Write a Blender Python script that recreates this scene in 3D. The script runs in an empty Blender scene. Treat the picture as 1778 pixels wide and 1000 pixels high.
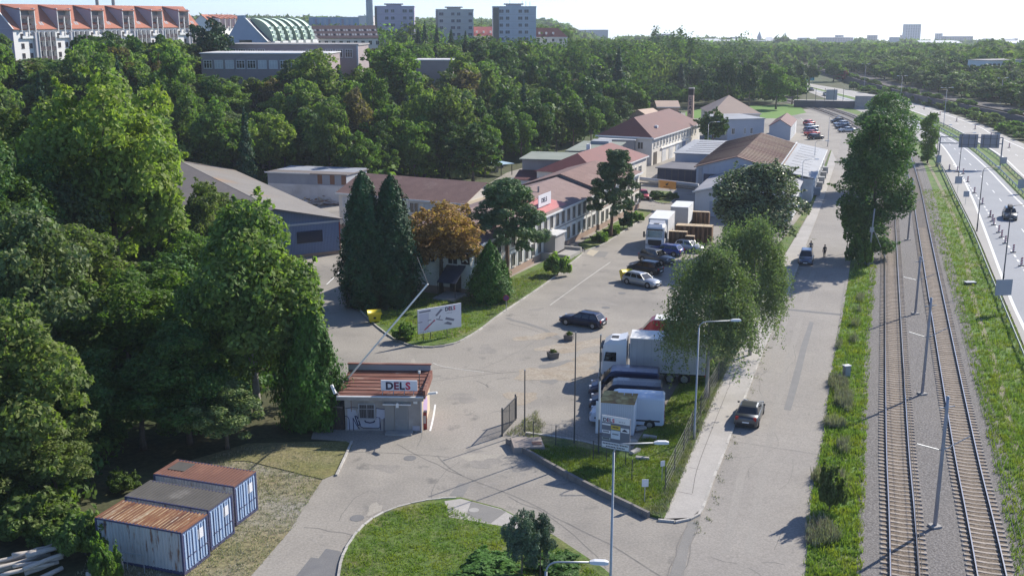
import bpy, math, random
import numpy as np
from mathutils import Vector, Matrix, noise as mnoise
from mathutils.geometry import tessellate_polygon

# ------------------------------------------------------------------ camera, sky, sun, exposure
SC = bpy.context.scene
COL = SC.collection
R = math.radians
CAM_Z, FPX, PITCH = 30.0, 1880.0, R(14.04)
SUN_AZ, SUN_EL = R(48.5), R(33.0)          # azimuth clockwise from +Y

cam_d = bpy.data.cameras.new('camera')
cam_d.sensor_fit = 'HORIZONTAL'; cam_d.sensor_width = 36.0
cam_d.lens = FPX / 1778.0 * 36.0
cam_d.clip_start = 0.5; cam_d.clip_end = 20000
cam = bpy.data.objects.new('camera', cam_d); COL.objects.link(cam)
cam.location = (0, 0, CAM_Z); cam.rotation_euler = (math.pi / 2 - PITCH, 0, 0)
SC.camera = cam

world = bpy.data.worlds.new('World'); SC.world = world; world.use_nodes = True
wn = world.node_tree.nodes; wl = world.node_tree.links
wn.clear()
sky = wn.new('ShaderNodeTexSky'); sky.sky_type = 'NISHITA'; sky.sun_disc = False
sky.sun_elevation = SUN_EL; sky.sun_rotation = SUN_AZ
sky.altitude = 500; sky.air_density = 0.6; sky.dust_density = 0.45; sky.ozone_density = 4.0
bg = wn.new('ShaderNodeBackground'); bg.inputs['Strength'].default_value = 0.13
wo = wn.new('ShaderNodeOutputWorld')
tint = wn.new('ShaderNodeVectorMath'); tint.operation = 'MULTIPLY'; tint.inputs[1].default_value = (.96, 1.0, 1.06)   # the camera's cool white balance
wl.new(sky.outputs[0], tint.inputs[0]); wl.new(tint.outputs[0], bg.inputs[0]); wl.new(bg.outputs[0], wo.inputs[0])

sun_d = bpy.data.lights.new('sun', 'SUN'); sun_d.energy = 4.6; sun_d.angle = R(0.53)
sun_d.color = (1.0, 0.93, 0.82)
sun = bpy.data.objects.new('sun', sun_d); COL.objects.link(sun)
sdir = Vector((math.sin(SUN_AZ) * math.cos(SUN_EL), math.cos(SUN_AZ) * math.cos(SUN_EL), math.sin(SUN_EL)))
sun.location = (60, 60, 120); sun.rotation_euler = sdir.to_track_quat('Z', 'Y').to_euler()

SC.view_settings.view_transform = 'Standard'; SC.view_settings.look = 'None'
SC.view_settings.exposure = 0.66; SC.view_settings.gamma = 1.0
SC.render.engine = 'CYCLES'
SC.cycles.use_denoising = True
SC.cycles.max_bounces = 6; SC.cycles.diffuse_bounces = 3; SC.cycles.glossy_bounces = 2
SC.cycles.transmission_bounces = 3; SC.cycles.transparent_max_bounces = 6; SC.cycles.volume_bounces = 0
SC.cycles.caustics_reflective = False; SC.cycles.caustics_refractive = False

# ------------------------------------------------------------------ where things stand
CP, SP = math.cos(PITCH), math.sin(PITCH)
def ray(px, py):
    u = (px - 889.0) / FPX; v = -(py - 500.0) / FPX
    return Vector((u, CP + v * SP, -SP + v * CP))
def G(px, py, z=0.0):
    """the point of the level z that is seen at this place of the photograph"""
    d = ray(px, py); t = (z - CAM_Z) / d.z
    return Vector((d.x * t, d.y * t, z))
def D(px, py, Y):
    d = ray(px, py); t = Y / d.y
    return Vector((d.x * t, Y, CAM_Z + d.z * t))
def proj(p):
    x, y, z = p[0], p[1], p[2] - CAM_Z
    w = y * CP - z * SP
    if w <= 0.1: return (-9999, -9999)
    return (889 + FPX * x / w, 500 - FPX * (y * SP + z * CP) / w)
VA = R(18.4)                                # the valley's axis: tracks, road and works run along it
def uv(x, y): return (x * math.sin(VA) + y * math.cos(VA), x * math.cos(VA) - y * math.sin(VA))
def smooth(t):
    t = max(0.0, min(1.0, t)); return t * t * (3 - 2 * t)
BANK = [(0,70),(200,66),(280,59),(345,45.5),(425,20),(500,2.5),(563,-10),(640,-36),(700,-72),(1400,-492)]
def bank_v(u):
    """where the upper railway beyond the motorway runs"""
    for (u0,v0),(u1,v1) in zip(BANK, BANK[1:]):
        if u <= u1: return v0+(v1-v0)*max(0.0,(u-u0))/(u1-u0)
    return BANK[-1][1]
def terrain_h(x, y):
    u, v = uv(x, y)
    foot = 114 - 32 * smooth((y - 185) / 50)
    l = smooth((-v - foot) / 62.0)
    w = v - bank_v(u)
    r = (smooth((w + 7) / 3.0) * 2.6 + smooth((w - 25) / 110) * 4.0) * smooth((u - 40) / 150)
    d = math.hypot(x, y)
    far = max(0.0, d - 800) * 0.0235
    hill = 10.0 * smooth((-v - 120) / 700.0) * smooth((d - 500) / 500.0)
    k = 1 - .95 * smooth((x / max(1.0, y) - .02) / .07) * smooth((u - 590) / 240)
    l *= k; hill *= k
    return 12.0 * l + r - far * (1 - 0.75 * k * smooth((-v - 150) / 250)) + hill

# ------------------------------------------------------------------ mesh helpers
class MB:
    def __init__(s): s.v = []; s.f = []
    def add(s, vs, fs):
        n = len(s.v); s.v += [tuple(p) for p in vs]; s.f += [tuple(i + n for i in f) for f in fs]; return s
    def box(s, x0, x1, y0, y1, z0, z1):
        return s.add([(x0,y0,z0),(x1,y0,z0),(x1,y1,z0),(x0,y1,z0),(x0,y0,z1),(x1,y0,z1),(x1,y1,z1),(x0,y1,z1)],
                     [(3,2,1,0),(4,5,6,7),(0,1,5,4),(1,2,6,5),(2,3,7,6),(3,0,4,7)])
    def cbox(s, c, size, rz=0.0, ry=0.0, rx=0.0):
        m = Matrix.Translation(Vector(c)) @ Matrix.Rotation(rz,4,'Z') @ Matrix.Rotation(ry,4,'Y') @ Matrix.Rotation(rx,4,'X')
        a, b, d = size[0]/2, size[1]/2, size[2]/2
        P = [m @ Vector(q) for q in [(-a,-b,-d),(a,-b,-d),(a,b,-d),(-a,b,-d),(-a,-b,d),(a,-b,d),(a,b,d),(-a,b,d)]]
        return s.add(P, [(3,2,1,0),(4,5,6,7),(0,1,5,4),(1,2,6,5),(2,3,7,6),(3,0,4,7)])
    def prism(s, poly, z0, z1):
        a = sum(poly[i][0]*poly[(i+1)%len(poly)][1]-poly[(i+1)%len(poly)][0]*poly[i][1] for i in range(len(poly)))
        if a < 0: poly = poly[::-1]
        n = len(poly)
        vs = [(p[0],p[1],z0) for p in poly] + [(p[0],p[1],z1) for p in poly]
        tri = tessellate_polygon([[Vector((p[0],p[1],0)) for p in poly]])
        fs = []
        for t in tri:
            p, q, r = [Vector((poly[i][0], poly[i][1])) for i in t]
            if (q-p).cross(r-p) < 0: t = (t[0], t[2], t[1])
            fs.append((t[0]+n, t[1]+n, t[2]+n)); fs.append((t[2], t[1], t[0]))
        fs += [(i, (i+1)%n, (i+1)%n+n, i+n) for i in range(n)]
        return s.add(vs, fs)
    def sheet(s, poly, z):
        tri = tessellate_polygon([[Vector((p[0],p[1],0)) for p in poly]])
        fs = []
        for t in tri:
            p, q, r = [Vector((poly[i][0], poly[i][1])) for i in t]
            if (q-p).cross(r-p) < 0: t = (t[0], t[2], t[1])
            fs.append(tuple(t))
        return s.add([(p[0],p[1],z) for p in poly], fs)
    def extrude(s, prof, axis, a0, a1):
        """a closed 2D outline carried along x, y or z"""
        n = len(prof)
        def put(p, a): return {'x': (a,p[0],p[1]), 'y': (p[0],a,p[1]), 'z': (p[0],p[1],a)}[axis]
        vs = [put(p,a0) for p in prof] + [put(p,a1) for p in prof]
        tri = tessellate_polygon([[Vector((p[0],p[1],0)) for p in prof]])
        fs = [tuple(t) for t in tri] + [(t[2]+n,t[1]+n,t[0]+n) for t in tri]
        fs += [(i,(i+1)%n,(i+1)%n+n,i+n) for i in range(n)]
        return s.add(vs, fs)
    def tube(s, path, r, n=8, cap=True):
        path = [Vector(p) for p in path]
        rs = r if isinstance(r, (list, tuple)) else [r]*len(path)
        vs = []
        for i, p in enumerate(path):
            t = (path[min(i+1,len(path)-1)] - path[max(i-1,0)])
            t = t.normalized() if t.length > 1e-9 else Vector((0,0,1))
            a = t.orthogonal().normalized() if abs(t.z) > .9 else t.cross(Vector((0,0,1))).normalized()
            if abs(t.z) > .9: a = (Vector((1,0,0)) - t*t.x).normalized()
            b = t.cross(a)
            for k in range(n):
                w = 2*math.pi*k/n
                vs.append(p + (a*math.cos(w) + b*math.sin(w))*rs[i])
        fs = []
        for i in range(len(path)-1):
            for k in range(n):
                fs.append((i*n+k, i*n+(k+1)%n, (i+1)*n+(k+1)%n, (i+1)*n+k))
        if cap:
            fs.append(tuple(range(n))[::-1]); fs.append(tuple((len(path)-1)*n+k for k in range(n)))
        return s.add(vs, fs)
    def loft(s, rings, cap=True):
        n = len(rings[0]); vs = [p for r in rings for p in r]; fs = []
        for i in range(len(rings)-1):
            for k in range(n):
                fs.append((i*n+k, i*n+(k+1)%n, (i+1)*n+(k+1)%n, (i+1)*n+k))
        if cap:
            fs.append(tuple(range(n))[::-1]); fs.append(tuple((len(rings)-1)*n+k for k in range(n)))
        return s.add(vs, fs)
    def quad(s, a, b, c, d): return s.add([a,b,c,d], [(0,1,2,3)])
    def slab(s, a, b, c, d, th):
        a,b,c,d = map(Vector,(a,b,c,d)); n = (b-a).cross(d-a).normalized()*th
        return s.add([a-n,b-n,c-n,d-n,a,b,c,d], [(3,2,1,0),(4,5,6,7),(0,1,5,4),(1,2,6,5),(2,3,7,6),(3,0,4,7)])
    def mesh(s, name, mats=None, smooth=False):
        me = bpy.data.meshes.new(name); me.from_pydata(s.v, [], s.f); me.update()
        for m in (mats if isinstance(mats,(list,tuple)) else [mats]):
            if m: me.materials.append(m)
        if smooth: me.shade_smooth()
        return me
    def build(s, name, mat, parent=None, smooth=False, loc=None, rz=0.0):
        return put(name, s.mesh(name, mat, smooth), parent, loc, rz)

def put(name, me, parent=None, loc=None, rz=0.0, scale=None):
    o = bpy.data.objects.new(name, me); COL.objects.link(o)
    if parent is not None: o.parent = parent
    if loc is not None: o.location = loc
    if rz: o.rotation_euler = (0, 0, rz)
    if scale is not None: o.scale = scale
    return o
def tag(o, label=None, cat=None, group=None, kind=None):
    if label: o['label'] = label
    if cat: o['category'] = cat
    if group: o['group'] = group
    if kind: o['kind'] = kind
    return o
def empty(name, loc, rz=0.0, label=None, cat=None, group=None):
    o = bpy.data.objects.new(name, None); COL.objects.link(o)
    o.empty_display_size = .3; o.location = loc; o.rotation_euler = (0,0,rz)
    return tag(o, label, cat, group)
def kids(o): return [c for c in CHILD.get(o.name, [])]
CHILD = {}
def copy_tree(o, loc, rz, label=None, scale=None, swap=None):
    """a thing with copies of its parts and sub-parts; swap maps a material to another"""
    def rec(src, par):
        c = src.copy(); COL.objects.link(c)
        if par is not None: c.parent = par
        if swap and c.type == 'MESH':
            for i, sl in enumerate(src.material_slots):
                if sl.material and sl.material.name in swap:
                    c.material_slots[i].link = 'OBJECT'; c.material_slots[i].material = swap[sl.material.name]
        for k in list(src.children): rec(k, c)
        return c
    c = rec(o, None); c.location = loc; c.rotation_euler = (0,0,rz)
    if scale is not None: c.scale = scale
    if label: c['label'] = label
    return c

# ------------------------------------------------------------------ procedural materials
MATS = {}
def M(name, c1, c2=None, scale=1.0, rough=0.8, bump=0.0, bscale=20.0, metal=0.0, c3=None, s3=.1, t3=.55, w3=.12,
      detail=5.0, spec=0.4, c4=None, s4=1.0, t4=.66, w4=.05, grain=0.0, gscale=40.0, stretch=None, coat=0.0, rand=0.0, t1=.5, w1=.2):
    if name in MATS: return MATS[name]
    m = bpy.data.materials.new(name); m.use_nodes = True; MATS[name] = m
    n = m.node_tree.nodes; l = m.node_tree.links; b = n['Principled BSDF']
    b.inputs['Roughness'].default_value = rough; b.inputs['Metallic'].default_value = metal
    b.inputs['Specular IOR Level'].default_value = spec
    if coat: b.inputs['Coat Weight'].default_value = coat; b.inputs['Coat Roughness'].default_value = .06
    tc = n.new('ShaderNodeTexCoord'); mp = n.new('ShaderNodeMapping')
    l.new(tc.outputs['Object'], mp.inputs['Vector'])
    oi = n.new('ShaderNodeObjectInfo')
    cmb = n.new('ShaderNodeVectorMath'); cmb.operation = 'SCALE'; cmb.inputs[0].default_value = (37, 91, 53)
    l.new(oi.outputs['Random'], cmb.inputs['Scale']); l.new(cmb.outputs[0], mp.inputs['Location'])
    if stretch: mp.inputs['Scale'].default_value = stretch
    def nz(sc, det=detail):
        t = n.new('ShaderNodeTexNoise'); t.inputs['Scale'].default_value = sc; t.inputs['Detail'].default_value = det
        t.inputs['Roughness'].default_value = .6; l.new(mp.outputs[0], t.inputs['Vector']); return t.outputs['Fac']
    def mix(fac, a, c, mode='MIX'):
        x = n.new('ShaderNodeMix'); x.data_type = 'RGBA'; x.blend_type = mode
        if isinstance(fac, float): x.inputs[0].default_value = fac
        else: l.new(fac, x.inputs[0])
        for k, q in ((6, a), (7, c)):
            if isinstance(q, tuple): x.inputs[k].default_value = q + (1,)
            else: l.new(q, x.inputs[k])
        return x.outputs[2]
    def ramp(f, lo, hi):
        x = n.new('ShaderNodeMapRange'); x.inputs[1].default_value = lo; x.inputs[2].default_value = hi
        l.new(f, x.inputs[0]); return x.outputs[0]
    c = c1
    if c2: c = mix(ramp(nz(scale), t1-w1, t1+w1), c1, c2)
    if c3: c = mix(ramp(nz(s3, 4), t3-w3, t3+w3), c, c3)
    if c4: c = mix(ramp(nz(s4, 6), t4-w4, t4+w4), c, c4)
    if grain:
        g = ramp(nz(gscale, 2), .3, .7)
        gm = n.new('ShaderNodeMapRange'); gm.inputs[3].default_value = 1-grain; gm.inputs[4].default_value = 1+grain
        l.new(g, gm.inputs[0])
        vm = n.new('ShaderNodeVectorMath'); vm.operation = 'SCALE'
        if isinstance(c, tuple): vm.inputs[0].default_value = c
        else: l.new(c, vm.inputs[0])
        l.new(gm.outputs[0], vm.inputs['Scale']); c = vm.outputs[0]
    if rand:
        gm = n.new('ShaderNodeMapRange'); gm.inputs[3].default_value = 1-rand; gm.inputs[4].default_value = 1+rand
        l.new(oi.outputs['Random'], gm.inputs[0])
        vm = n.new('ShaderNodeVectorMath'); vm.operation = 'SCALE'
        if isinstance(c, tuple): vm.inputs[0].default_value = c
        else: l.new(c, vm.inputs[0])
        l.new(gm.outputs[0], vm.inputs['Scale']); c = vm.outputs[0]
    if isinstance(c, tuple): b.inputs['Base Color'].default_value = c + (1,)
    else: l.new(c, b.inputs['Base Color'])
    if bump:
        bp = n.new('ShaderNodeBump'); bp.inputs['Strength'].default_value = bump; bp.inputs['Distance'].default_value = .05
        l.new(nz(bscale, 3), bp.inputs['Height']); l.new(bp.outputs[0], b.inputs['Normal'])
    return m
def leafmat(name, col, var=.35, trans=.48, yel=1.25, rough=.6, spec=.22, gain=2.0):
    col = (col[0]*gain*1.04, col[1]*gain*.95, col[2]*gain*1.3)
    if name in MATS: return MATS[name]
    m = bpy.data.materials.new(name); m.use_nodes = True; MATS[name] = m
    n = m.node_tree.nodes; l = m.node_tree.links; b = n['Principled BSDF']; out = n['Material Output']
    b.inputs['Roughness'].default_value = rough; b.inputs['Specular IOR Level'].default_value = spec
    ge = n.new('ShaderNodeNewGeometry'); oi = n.new('ShaderNodeObjectInfo')
    tc = n.new('ShaderNodeTexCoord')
    nz = n.new('ShaderNodeTexNoise'); nz.inputs['Scale'].default_value = .55; l.new(tc.outputs['Object'], nz.inputs['Vector'])
    def mr(sock, lo, hi, a=0., bb=1.):
        x = n.new('ShaderNodeMapRange'); x.inputs[1].default_value = a; x.inputs[2].default_value = bb
        x.inputs[3].default_value = lo; x.inputs[4].default_value = hi; l.new(sock, x.inputs[0]); return x.outputs[0]
    f1 = mr(ge.outputs['Random Per Island'], 1-var, 1+var)
    f2 = mr(oi.outputs['Random'], .78, 1.22)
    mu = n.new('ShaderNodeMath'); mu.operation = 'MULTIPLY'; l.new(f1, mu.inputs[0]); l.new(f2, mu.inputs[1])
    mx = n.new('ShaderNodeMix'); mx.data_type = 'RGBA'
    mx.inputs[6].default_value = col + (1,)
    mx.inputs[7].default_value = (min(1,col[0]*1.32*yel), col[1]*1.18, col[2]*.8, 1)
    l.new(mr(nz.outputs['Fac'], 0, .8, .42, .68), mx.inputs[0])
    vm = n.new('ShaderNodeVectorMath'); vm.operation = 'SCALE'; l.new(mx.outputs[2], vm.inputs[0]); l.new(mu.outputs[0], vm.inputs['Scale'])
    l.new(vm.outputs[0], b.inputs['Base Color'])
    tr = n.new('ShaderNodeBsdfTranslucent')
    vt = n.new('ShaderNodeVectorMath'); vt.operation = 'MULTIPLY'; vt.inputs[1].default_value = (1.08*yel, 1.34, .55)
    l.new(vm.outputs[0], vt.inputs[0]); l.new(vt.outputs[0], tr.inputs['Color'])
    ms = n.new('ShaderNodeMixShader'); ms.inputs[0].default_value = trans
    l.new(b.outputs[0], ms.inputs[1]); l.new(tr.outputs[0], ms.inputs[2]); l.new(ms.outputs[0], out.inputs['Surface'])
    return m
def glassmat(name, c=(.02,.025,.03), rough=.08):
    return M(name, c, rough=rough, spec=.8)
GLASS = glassmat('window glass')
WHITE = M('white paint', (.78,.78,.76), (.68,.68,.66), scale=1.5, rough=.5)
OFFWH = M('off white frame', (.7,.69,.66), rough=.5)
BLACK = M('black rubber', (.018,.018,.019), rough=.75)
DSTEEL = M('dark steel', (.07,.075,.08), (.1,.1,.1), scale=3, rough=.55, metal=.4)
GALV = M('galvanised steel', (.42,.44,.46), (.34,.36,.38), scale=4, rough=.5, metal=.5)
CONC = M('concrete', (.42,.4,.37), (.32,.31,.29), scale=1.2, rough=.9, grain=.12, bump=.2)
PLAST = M('grey plastic', (.25,.26,.27), rough=.6)

# letters as solid shapes
def text_mesh(body, size, depth=.02, bold=0.0, spacing=1.0):
    cu = bpy.data.curves.new('lettering', 'FONT'); cu.body = body; cu.size = size; cu.extrude = depth
    cu.offset = bold; cu.align_x = 'LEFT'; cu.space_character = spacing; cu.resolution_u = 3
    ob = bpy.data.objects.new('lettering', cu); COL.objects.link(ob)
    dg = bpy.context.evaluated_depsgraph_get()
    me = bpy.data.meshes.new_from_object(ob.evaluated_get(dg))
    bpy.data.objects.remove(ob); bpy.data.curves.remove(cu)
    return me
def letters(body, size, mats, parent, origin, xdir, updir, depth=.02, bold=0.0, gap=.08, name='letter', stretch=1.0, upright=False):
    """one object per letter, set along xdir from origin; upright stacks them downwards"""
    xd = Vector(xdir).normalized(); ud = Vector(updir).normalized(); nd = xd.cross(ud)
    pos = 0.0; outs = []
    for i, ch in enumerate(body):
        if ch == ' ': pos += size*.35; continue
        me = text_mesh(ch, size, depth, bold)
        xs = [v.co.x for v in me.vertices]
        x0, x1 = min(xs), max(xs)
        me.materials.clear(); me.materials.append(mats[i % len(mats)])
        o = bpy.data.objects.new(name, me); COL.objects.link(o); o.parent = parent
        if upright: org = Vector(origin) - ud*pos - xd*((x0+x1)/2*stretch); pos += size*.95
        else: org = Vector(origin) + xd*(pos - x0*stretch); pos += (x1-x0)*stretch + gap*size
        mt = Matrix.Identity(4)
        for r_ in range(3):
            mt[r_][0] = xd[r_]*stretch; mt[r_][1] = ud[r_]; mt[r_][2] = nd[r_]; mt[r_][3] = org[r_]
        o.matrix_local = mt
        outs.append(o)
    return outs
# ================================================================== the ground
def catmull(pts, step=2.0):
    P = [Vector(p[:2]) for p in pts]; P = [2*P[0]-P[1]] + P + [2*P[-1]-P[-2]]
    out = []
    for i in range(1, len(P)-2):
        n = max(2, int((P[i+1]-P[i]).length/step))
        for k in range(n):
            t = k/n
            out.append(.5*((2*P[i]) + (P[i+1]-P[i-1])*t + (2*P[i-1]-5*P[i]+4*P[i+1]-P[i+2])*t*t + (3*P[i]-P[i-1]-3*P[i+1]+P[i+2])*t**3))
    out.append(P[-2]); return out
def offs(path, d):
    """the path moved d to its right"""
    o = []
    for i, p in enumerate(path):
        t = (path[min(i+1,len(path)-1)] - path[max(i-1,0)]).normalized()
        o.append(Vector((p.x + t.y*d, p.y - t.x*d)))
    return o
def ribbon(mb, path, w, z, zf=None):
    a, b = offs(path, -w/2), offs(path, w/2); n = len(path)
    zz = [(zf(p) if zf else z) for p in path]
    vs = [(a[i].x,a[i].y,zz[i]) for i in range(n)] + [(b[i].x,b[i].y,zz[i]) for i in range(n)]
    return mb.add(vs, [(i, i+n, i+n+1, i+1) for i in range(n-1)])
def between(mb, L, Rr, z):
    n = 90
    def res(p):
        d = [0.0]
        for i in range(1,len(p)): d.append(d[-1]+(p[i]-p[i-1]).length)
        o = []
        for k in range(n):
            t = d[-1]*k/(n-1); j = max(0, min(len(p)-2, next((i for i in range(1,len(d)) if d[i] >= t-1e-6), len(d)-1)-1))
            f = (t-d[j])/max(1e-6,(d[j+1]-d[j])); o.append(p[j].lerp(p[j+1], f))
        return o
    L, Rr = res(L), res(Rr)
    vs = [(p.x,p.y,z) for p in L] + [(p.x,p.y,z) for p in Rr]
    return mb.add(vs, [(i, i+n, i+n+1, i+1) for i in range(n-1)])
def gp(l): return [Vector(G(*p)[:2]) for p in l]

M_SOIL = M('woodland soil', (.05,.06,.025), (.09,.085,.04), scale=.25, rough=.95, c3=(.06,.1,.03), s3=.05, grain=.25, gscale=3, bump=.4, bscale=2)
M_YARD = M('worn yard asphalt', (.335,.308,.27), (.27,.25,.22), scale=.2, rough=.92, c3=(.215,.2,.18), s3=.07, t3=.57, w3=.1, c4=(.18,.17,.155), s4=.55, t4=.67, w4=.06, grain=.17, gscale=7, bump=.1, bscale=25)
M_ROAD = M('road asphalt', (.32,.296,.265), (.28,.26,.235), scale=.3, rough=.92, c3=(.245,.228,.208), s3=.08, t3=.56, w3=.14, c4=(.2,.188,.172), s4=.7, t4=.69, w4=.06, grain=.17, gscale=9, bump=.1, bscale=25)
M_HWY = M('motorway asphalt', (.30,.315,.34), (.25,.265,.29), scale=.08, rough=.85, grain=.06, gscale=5, stretch=(1,1,1))
M_HWY2 = M('motorway hard shoulder', (.40,.385,.36), (.34,.33,.31), scale=.1, rough=.9, grain=.06, gscale=5)
M_PAVE = M('pavement concrete', (.43,.405,.375), (.37,.35,.325), scale=.5, rough=.9, grain=.1, gscale=9, c3=(.33,.31,.28), s3=.2, t3=.62)
M_PATCH = M('dark repair asphalt', (.15,.15,.155), (.19,.188,.185), scale=.8, rough=.9, grain=.12, gscale=14)
M_PATCH2 = M('mid repair asphalt', (.235,.225,.21), (.2,.195,.185), scale=.8, rough=.9, grain=.12, gscale=14)
M_TAR = M('tar seam', (.15,.142,.132), (.23,.215,.195), scale=1.5, rough=.8)
M_LAWN = M('lawn', (.078,.145,.022), (.12,.165,.035), scale=.8, rough=.95, c3=(.2,.175,.075), s3=.22, t3=.58, w3=.12, c4=(.05,.095,.018), s4=.6, t4=.6, w4=.1, grain=.35, gscale=5, bump=.7, bscale=9)
M_VERGE = M('verge grass', (.085,.18,.026), (.12,.2,.036), scale=.5, rough=.95, c3=(.2,.185,.085), s3=.3, t3=.58, w3=.12, c4=(.055,.11,.02), s4=.8, t4=.6, w4=.1, grain=.35, gscale=4, bump=.8, bscale=6)
M_DRY = M('dry trodden grass', (.24,.2,.115), (.17,.165,.075), scale=.5, rough=.95, c3=(.25,.235,.2), s3=.16, t3=.54, w3=.12, grain=.35, gscale=4, bump=.5, bscale=7)
M_BALL = M('ballast', (.225,.212,.203), (.115,.107,.102), scale=5.5, rough=.95, detail=2, c3=(.185,.172,.162), s3=.12, t3=.58, grain=.45, gscale=10, bump=1.0, bscale=8)
M_BALLB = M('brown ballast between rails', (.2,.155,.115), (.12,.095,.07), scale=5.5, rough=.95, detail=2, grain=.45, gscale=10, bump=1.0, bscale=8)
M_KERB = M('kerb stone', (.5,.48,.44), (.38,.36,.33), scale=2.5, rough=.9, grain=.15, gscale=12, rand=.15)
M_LINE = M('road paint', (.82,.82,.8), (.66,.66,.64), scale=2.5, rough=.7)
M_DLINE = M('worn road paint', (.6,.58,.54), (.36,.34,.31), scale=3, rough=.8)

# the land: one sheet out to the horizon
nr, na = 150, 190
rs_ = [1.5 * (4300/1.5)**(i/(nr-1)) for i in range(nr)]
vs, fs = [], []
for i in range(nr):
    for j in range(na):
        a = R(-105 + 210*j/(na-1)); x, y = rs_[i]*math.sin(a), rs_[i]*math.cos(a)
        vs.append((x, y, terrain_h(x, y) - .06))
for i in range(nr-1):
    for j in range(na-1):
        k = i*na+j; fs.append((k, k+1, k+na+1, k+na)[::-1])
mb = MB(); mb.add(vs, fs)
tag(mb.build('ground', M_SOIL, smooth=True), kind='structure')

ISL = []
def inside2(p):
    """open asphalt, off the grassed islands"""
    def ins(p, poly):
        c = False; j = len(poly)-1
        for i in range(len(poly)):
            if (poly[i][1] > p[1]) != (poly[j][1] > p[1]) and p[0] < (poly[j][0]-poly[i][0])*(p[1]-poly[i][1])/(poly[j][1]-poly[i][1])+poly[i][0]: c = not c
            j = i
        return c
    return ins(p, [tuple(q) for q in gp(yard_px)]) and not any(ins(p, [tuple(q) for q in gp(k)]) for k in ([(888,772),(930,758),(1000,768),(1095,789),(1235,590),(1330,500),(1240,690),(1153,903),(1118,893),(1005,838)],[(560,1300),(588,1000),(615,932),(690,882),(800,862),(870,882),(1110,1045)],[(604,470),(606,505),(690,592),(730,605),(785,600),(830,577),(1014,441),(890,481)],[(590,770),(590,680),(745,630),(745,760)]))
# the works yard, one asphalt sheet
yard_px = [(250,1300),(405,1035),(500,925),(560,832),(585,790),(602,766),(540,762),(560,690),(575,610),(540,520),(500,440),(440,352),
           (600,346),(700,332),(850,318),(880,300),(930,285),(1000,262),(1060,232),(1160,196),(1330,196),(1400,190),(1520,186),(1512,225),(1497,300),(1483,400),(1470,507),(1442,664),(1432,753),(1411,850),(1398,1000),(1362,1300)]
mb = MB().sheet(gp(yard_px), 0.0)
yard = tag(mb.build('yard', M_YARD), kind='structure')

# service road along the works
road_l = catmull(gp([(1160,1060),(1219,889),(1257,785),(1328,601),(1366,515),(1379,478),(1424,364),(1452,280),(1464,225),(1470,205)]), 3)
road_r = catmull(gp([(1385,1100),(1398,1000),(1411,850),(1432,753),(1442,664),(1470,507),(1483,400),(1497,300),(1512,225),(1520,205)]), 3)
mb = between(MB(), road_l, road_r, .006)
road = tag(mb.build('road', M_ROAD), kind='structure')

def patch(px, mat, z, parent, name='repair_patch'):
    o = MB().sheet(gp(px), z).build(name, mat, parent); return o
def seam(px, w, mat, z, parent, name='tar_seam', wob=.12, seed=0):
    rnd = random.Random(seed + len(px)*7 + int(px[0][0]))
    path = catmull(gp(px), 1.2)
    path = [p + Vector((rnd.uniform(-wob,wob), rnd.uniform(-wob,wob))) for p in path]
    return ribbon(MB(), path, w, z).build(name, mat, parent)
patch([(1406,558),(1413,560),(1399,612),(1388,660),(1373,713),(1361,711),(1376,656),(1391,600)], M('road repair strip', (.19,.188,.186), (.225,.22,.215), scale=.8, rough=.9, grain=.12, gscale=14), .012, road)
patch([(1368,536),(1460,545),(1460,548),(1368,539)], M_PATCH, .011, road)
seam([(1262,765),(1310,772),(1420,790)], .06, M_TAR, .011, road)
seam([(1330,697),(1380,705),(1432,712)], .05, M_TAR, .011, road)
seam([(1265,793),(1290,794),(1312,791)], .05, M_TAR, .011, road)
seam([(1235,968),(1283,980)], .06, M_TAR, .011, road)
seam([(1300,985),(1320,1000)], .06, M_TAR, .011, road)
seam([(1322,975),(1362,979)], .05, M_TAR, .011, road)
seam([(1418,504),(1438,480),(1470,470)], .04, M_TAR, .011, road)
# the strip of broken asphalt between the road and the works' entrance
patch([(1158,1012),(1180,945),(1195,905),(1215,905),(1196,950),(1185,1012)], M_PATCH2, .013, road)
seam([(1157,1005),(1178,948),(1192,910)], .06, M_TAR, .016, road)
seam([(1187,998),(1200,945),(1214,908)], .06, M_TAR, .016, road)
# yard seams, cracks and patches
for i, px in enumerate([
    [(760,792),(800,825),(890,861),(990,910),(1080,957),(1150,1000)],
    [(880,862),(960,900),(1055,985)],
    [(690,770),(725,790),(800,826)],
    [(610,785),(690,786),(780,793)],
    [(530,914),(575,922),(615,928)],
    [(732,748),(725,775)],
    [(880,560),(930,574),(980,595)],
    [(985,440),(1060,450),(1110,446)],
    [(745,640),(800,640),(870,648)],
    [(750,662),(860,648),(960,640),(1000,628)],
    [(748,870),(755,840),(775,815),(800,800)],
    [(590,905),(600,880),(640,850)],
    [(840,640),(900,610),(940,585)]]):
    seam(px, .05 if i else .09, M_TAR, .008, yard, seed=i)
seam([(880,552),(905,560),(945,573),(985,594)], .5, M_PATCH2, .007, yard, name='repair_patch')
patch([(512,1002),(540,967),(553,969),(566,952),(592,957),(586,985),(585,1012),(505,1012)], M_PATCH, .009, yard)
patch([(935,635),(985,625),(1008,627),(1000,642),(960,668),(938,663)], M_PATCH2, .007, yard)
patch([(780,860),(797,838),(817,840),(804,862)], M_PATCH2, .007, yard)
patch([(1040,436),(1057,438),(1050,447),(1030,445)], M_PATCH2, .009, yard)
patch([(1025,433),(1040,436),(1030,445),(1018,441)], M('pale concrete slab', (.5,.44,.33), (.42,.37,.29), scale=2, rough=.9), .009, yard, 'concrete_slab')
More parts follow.
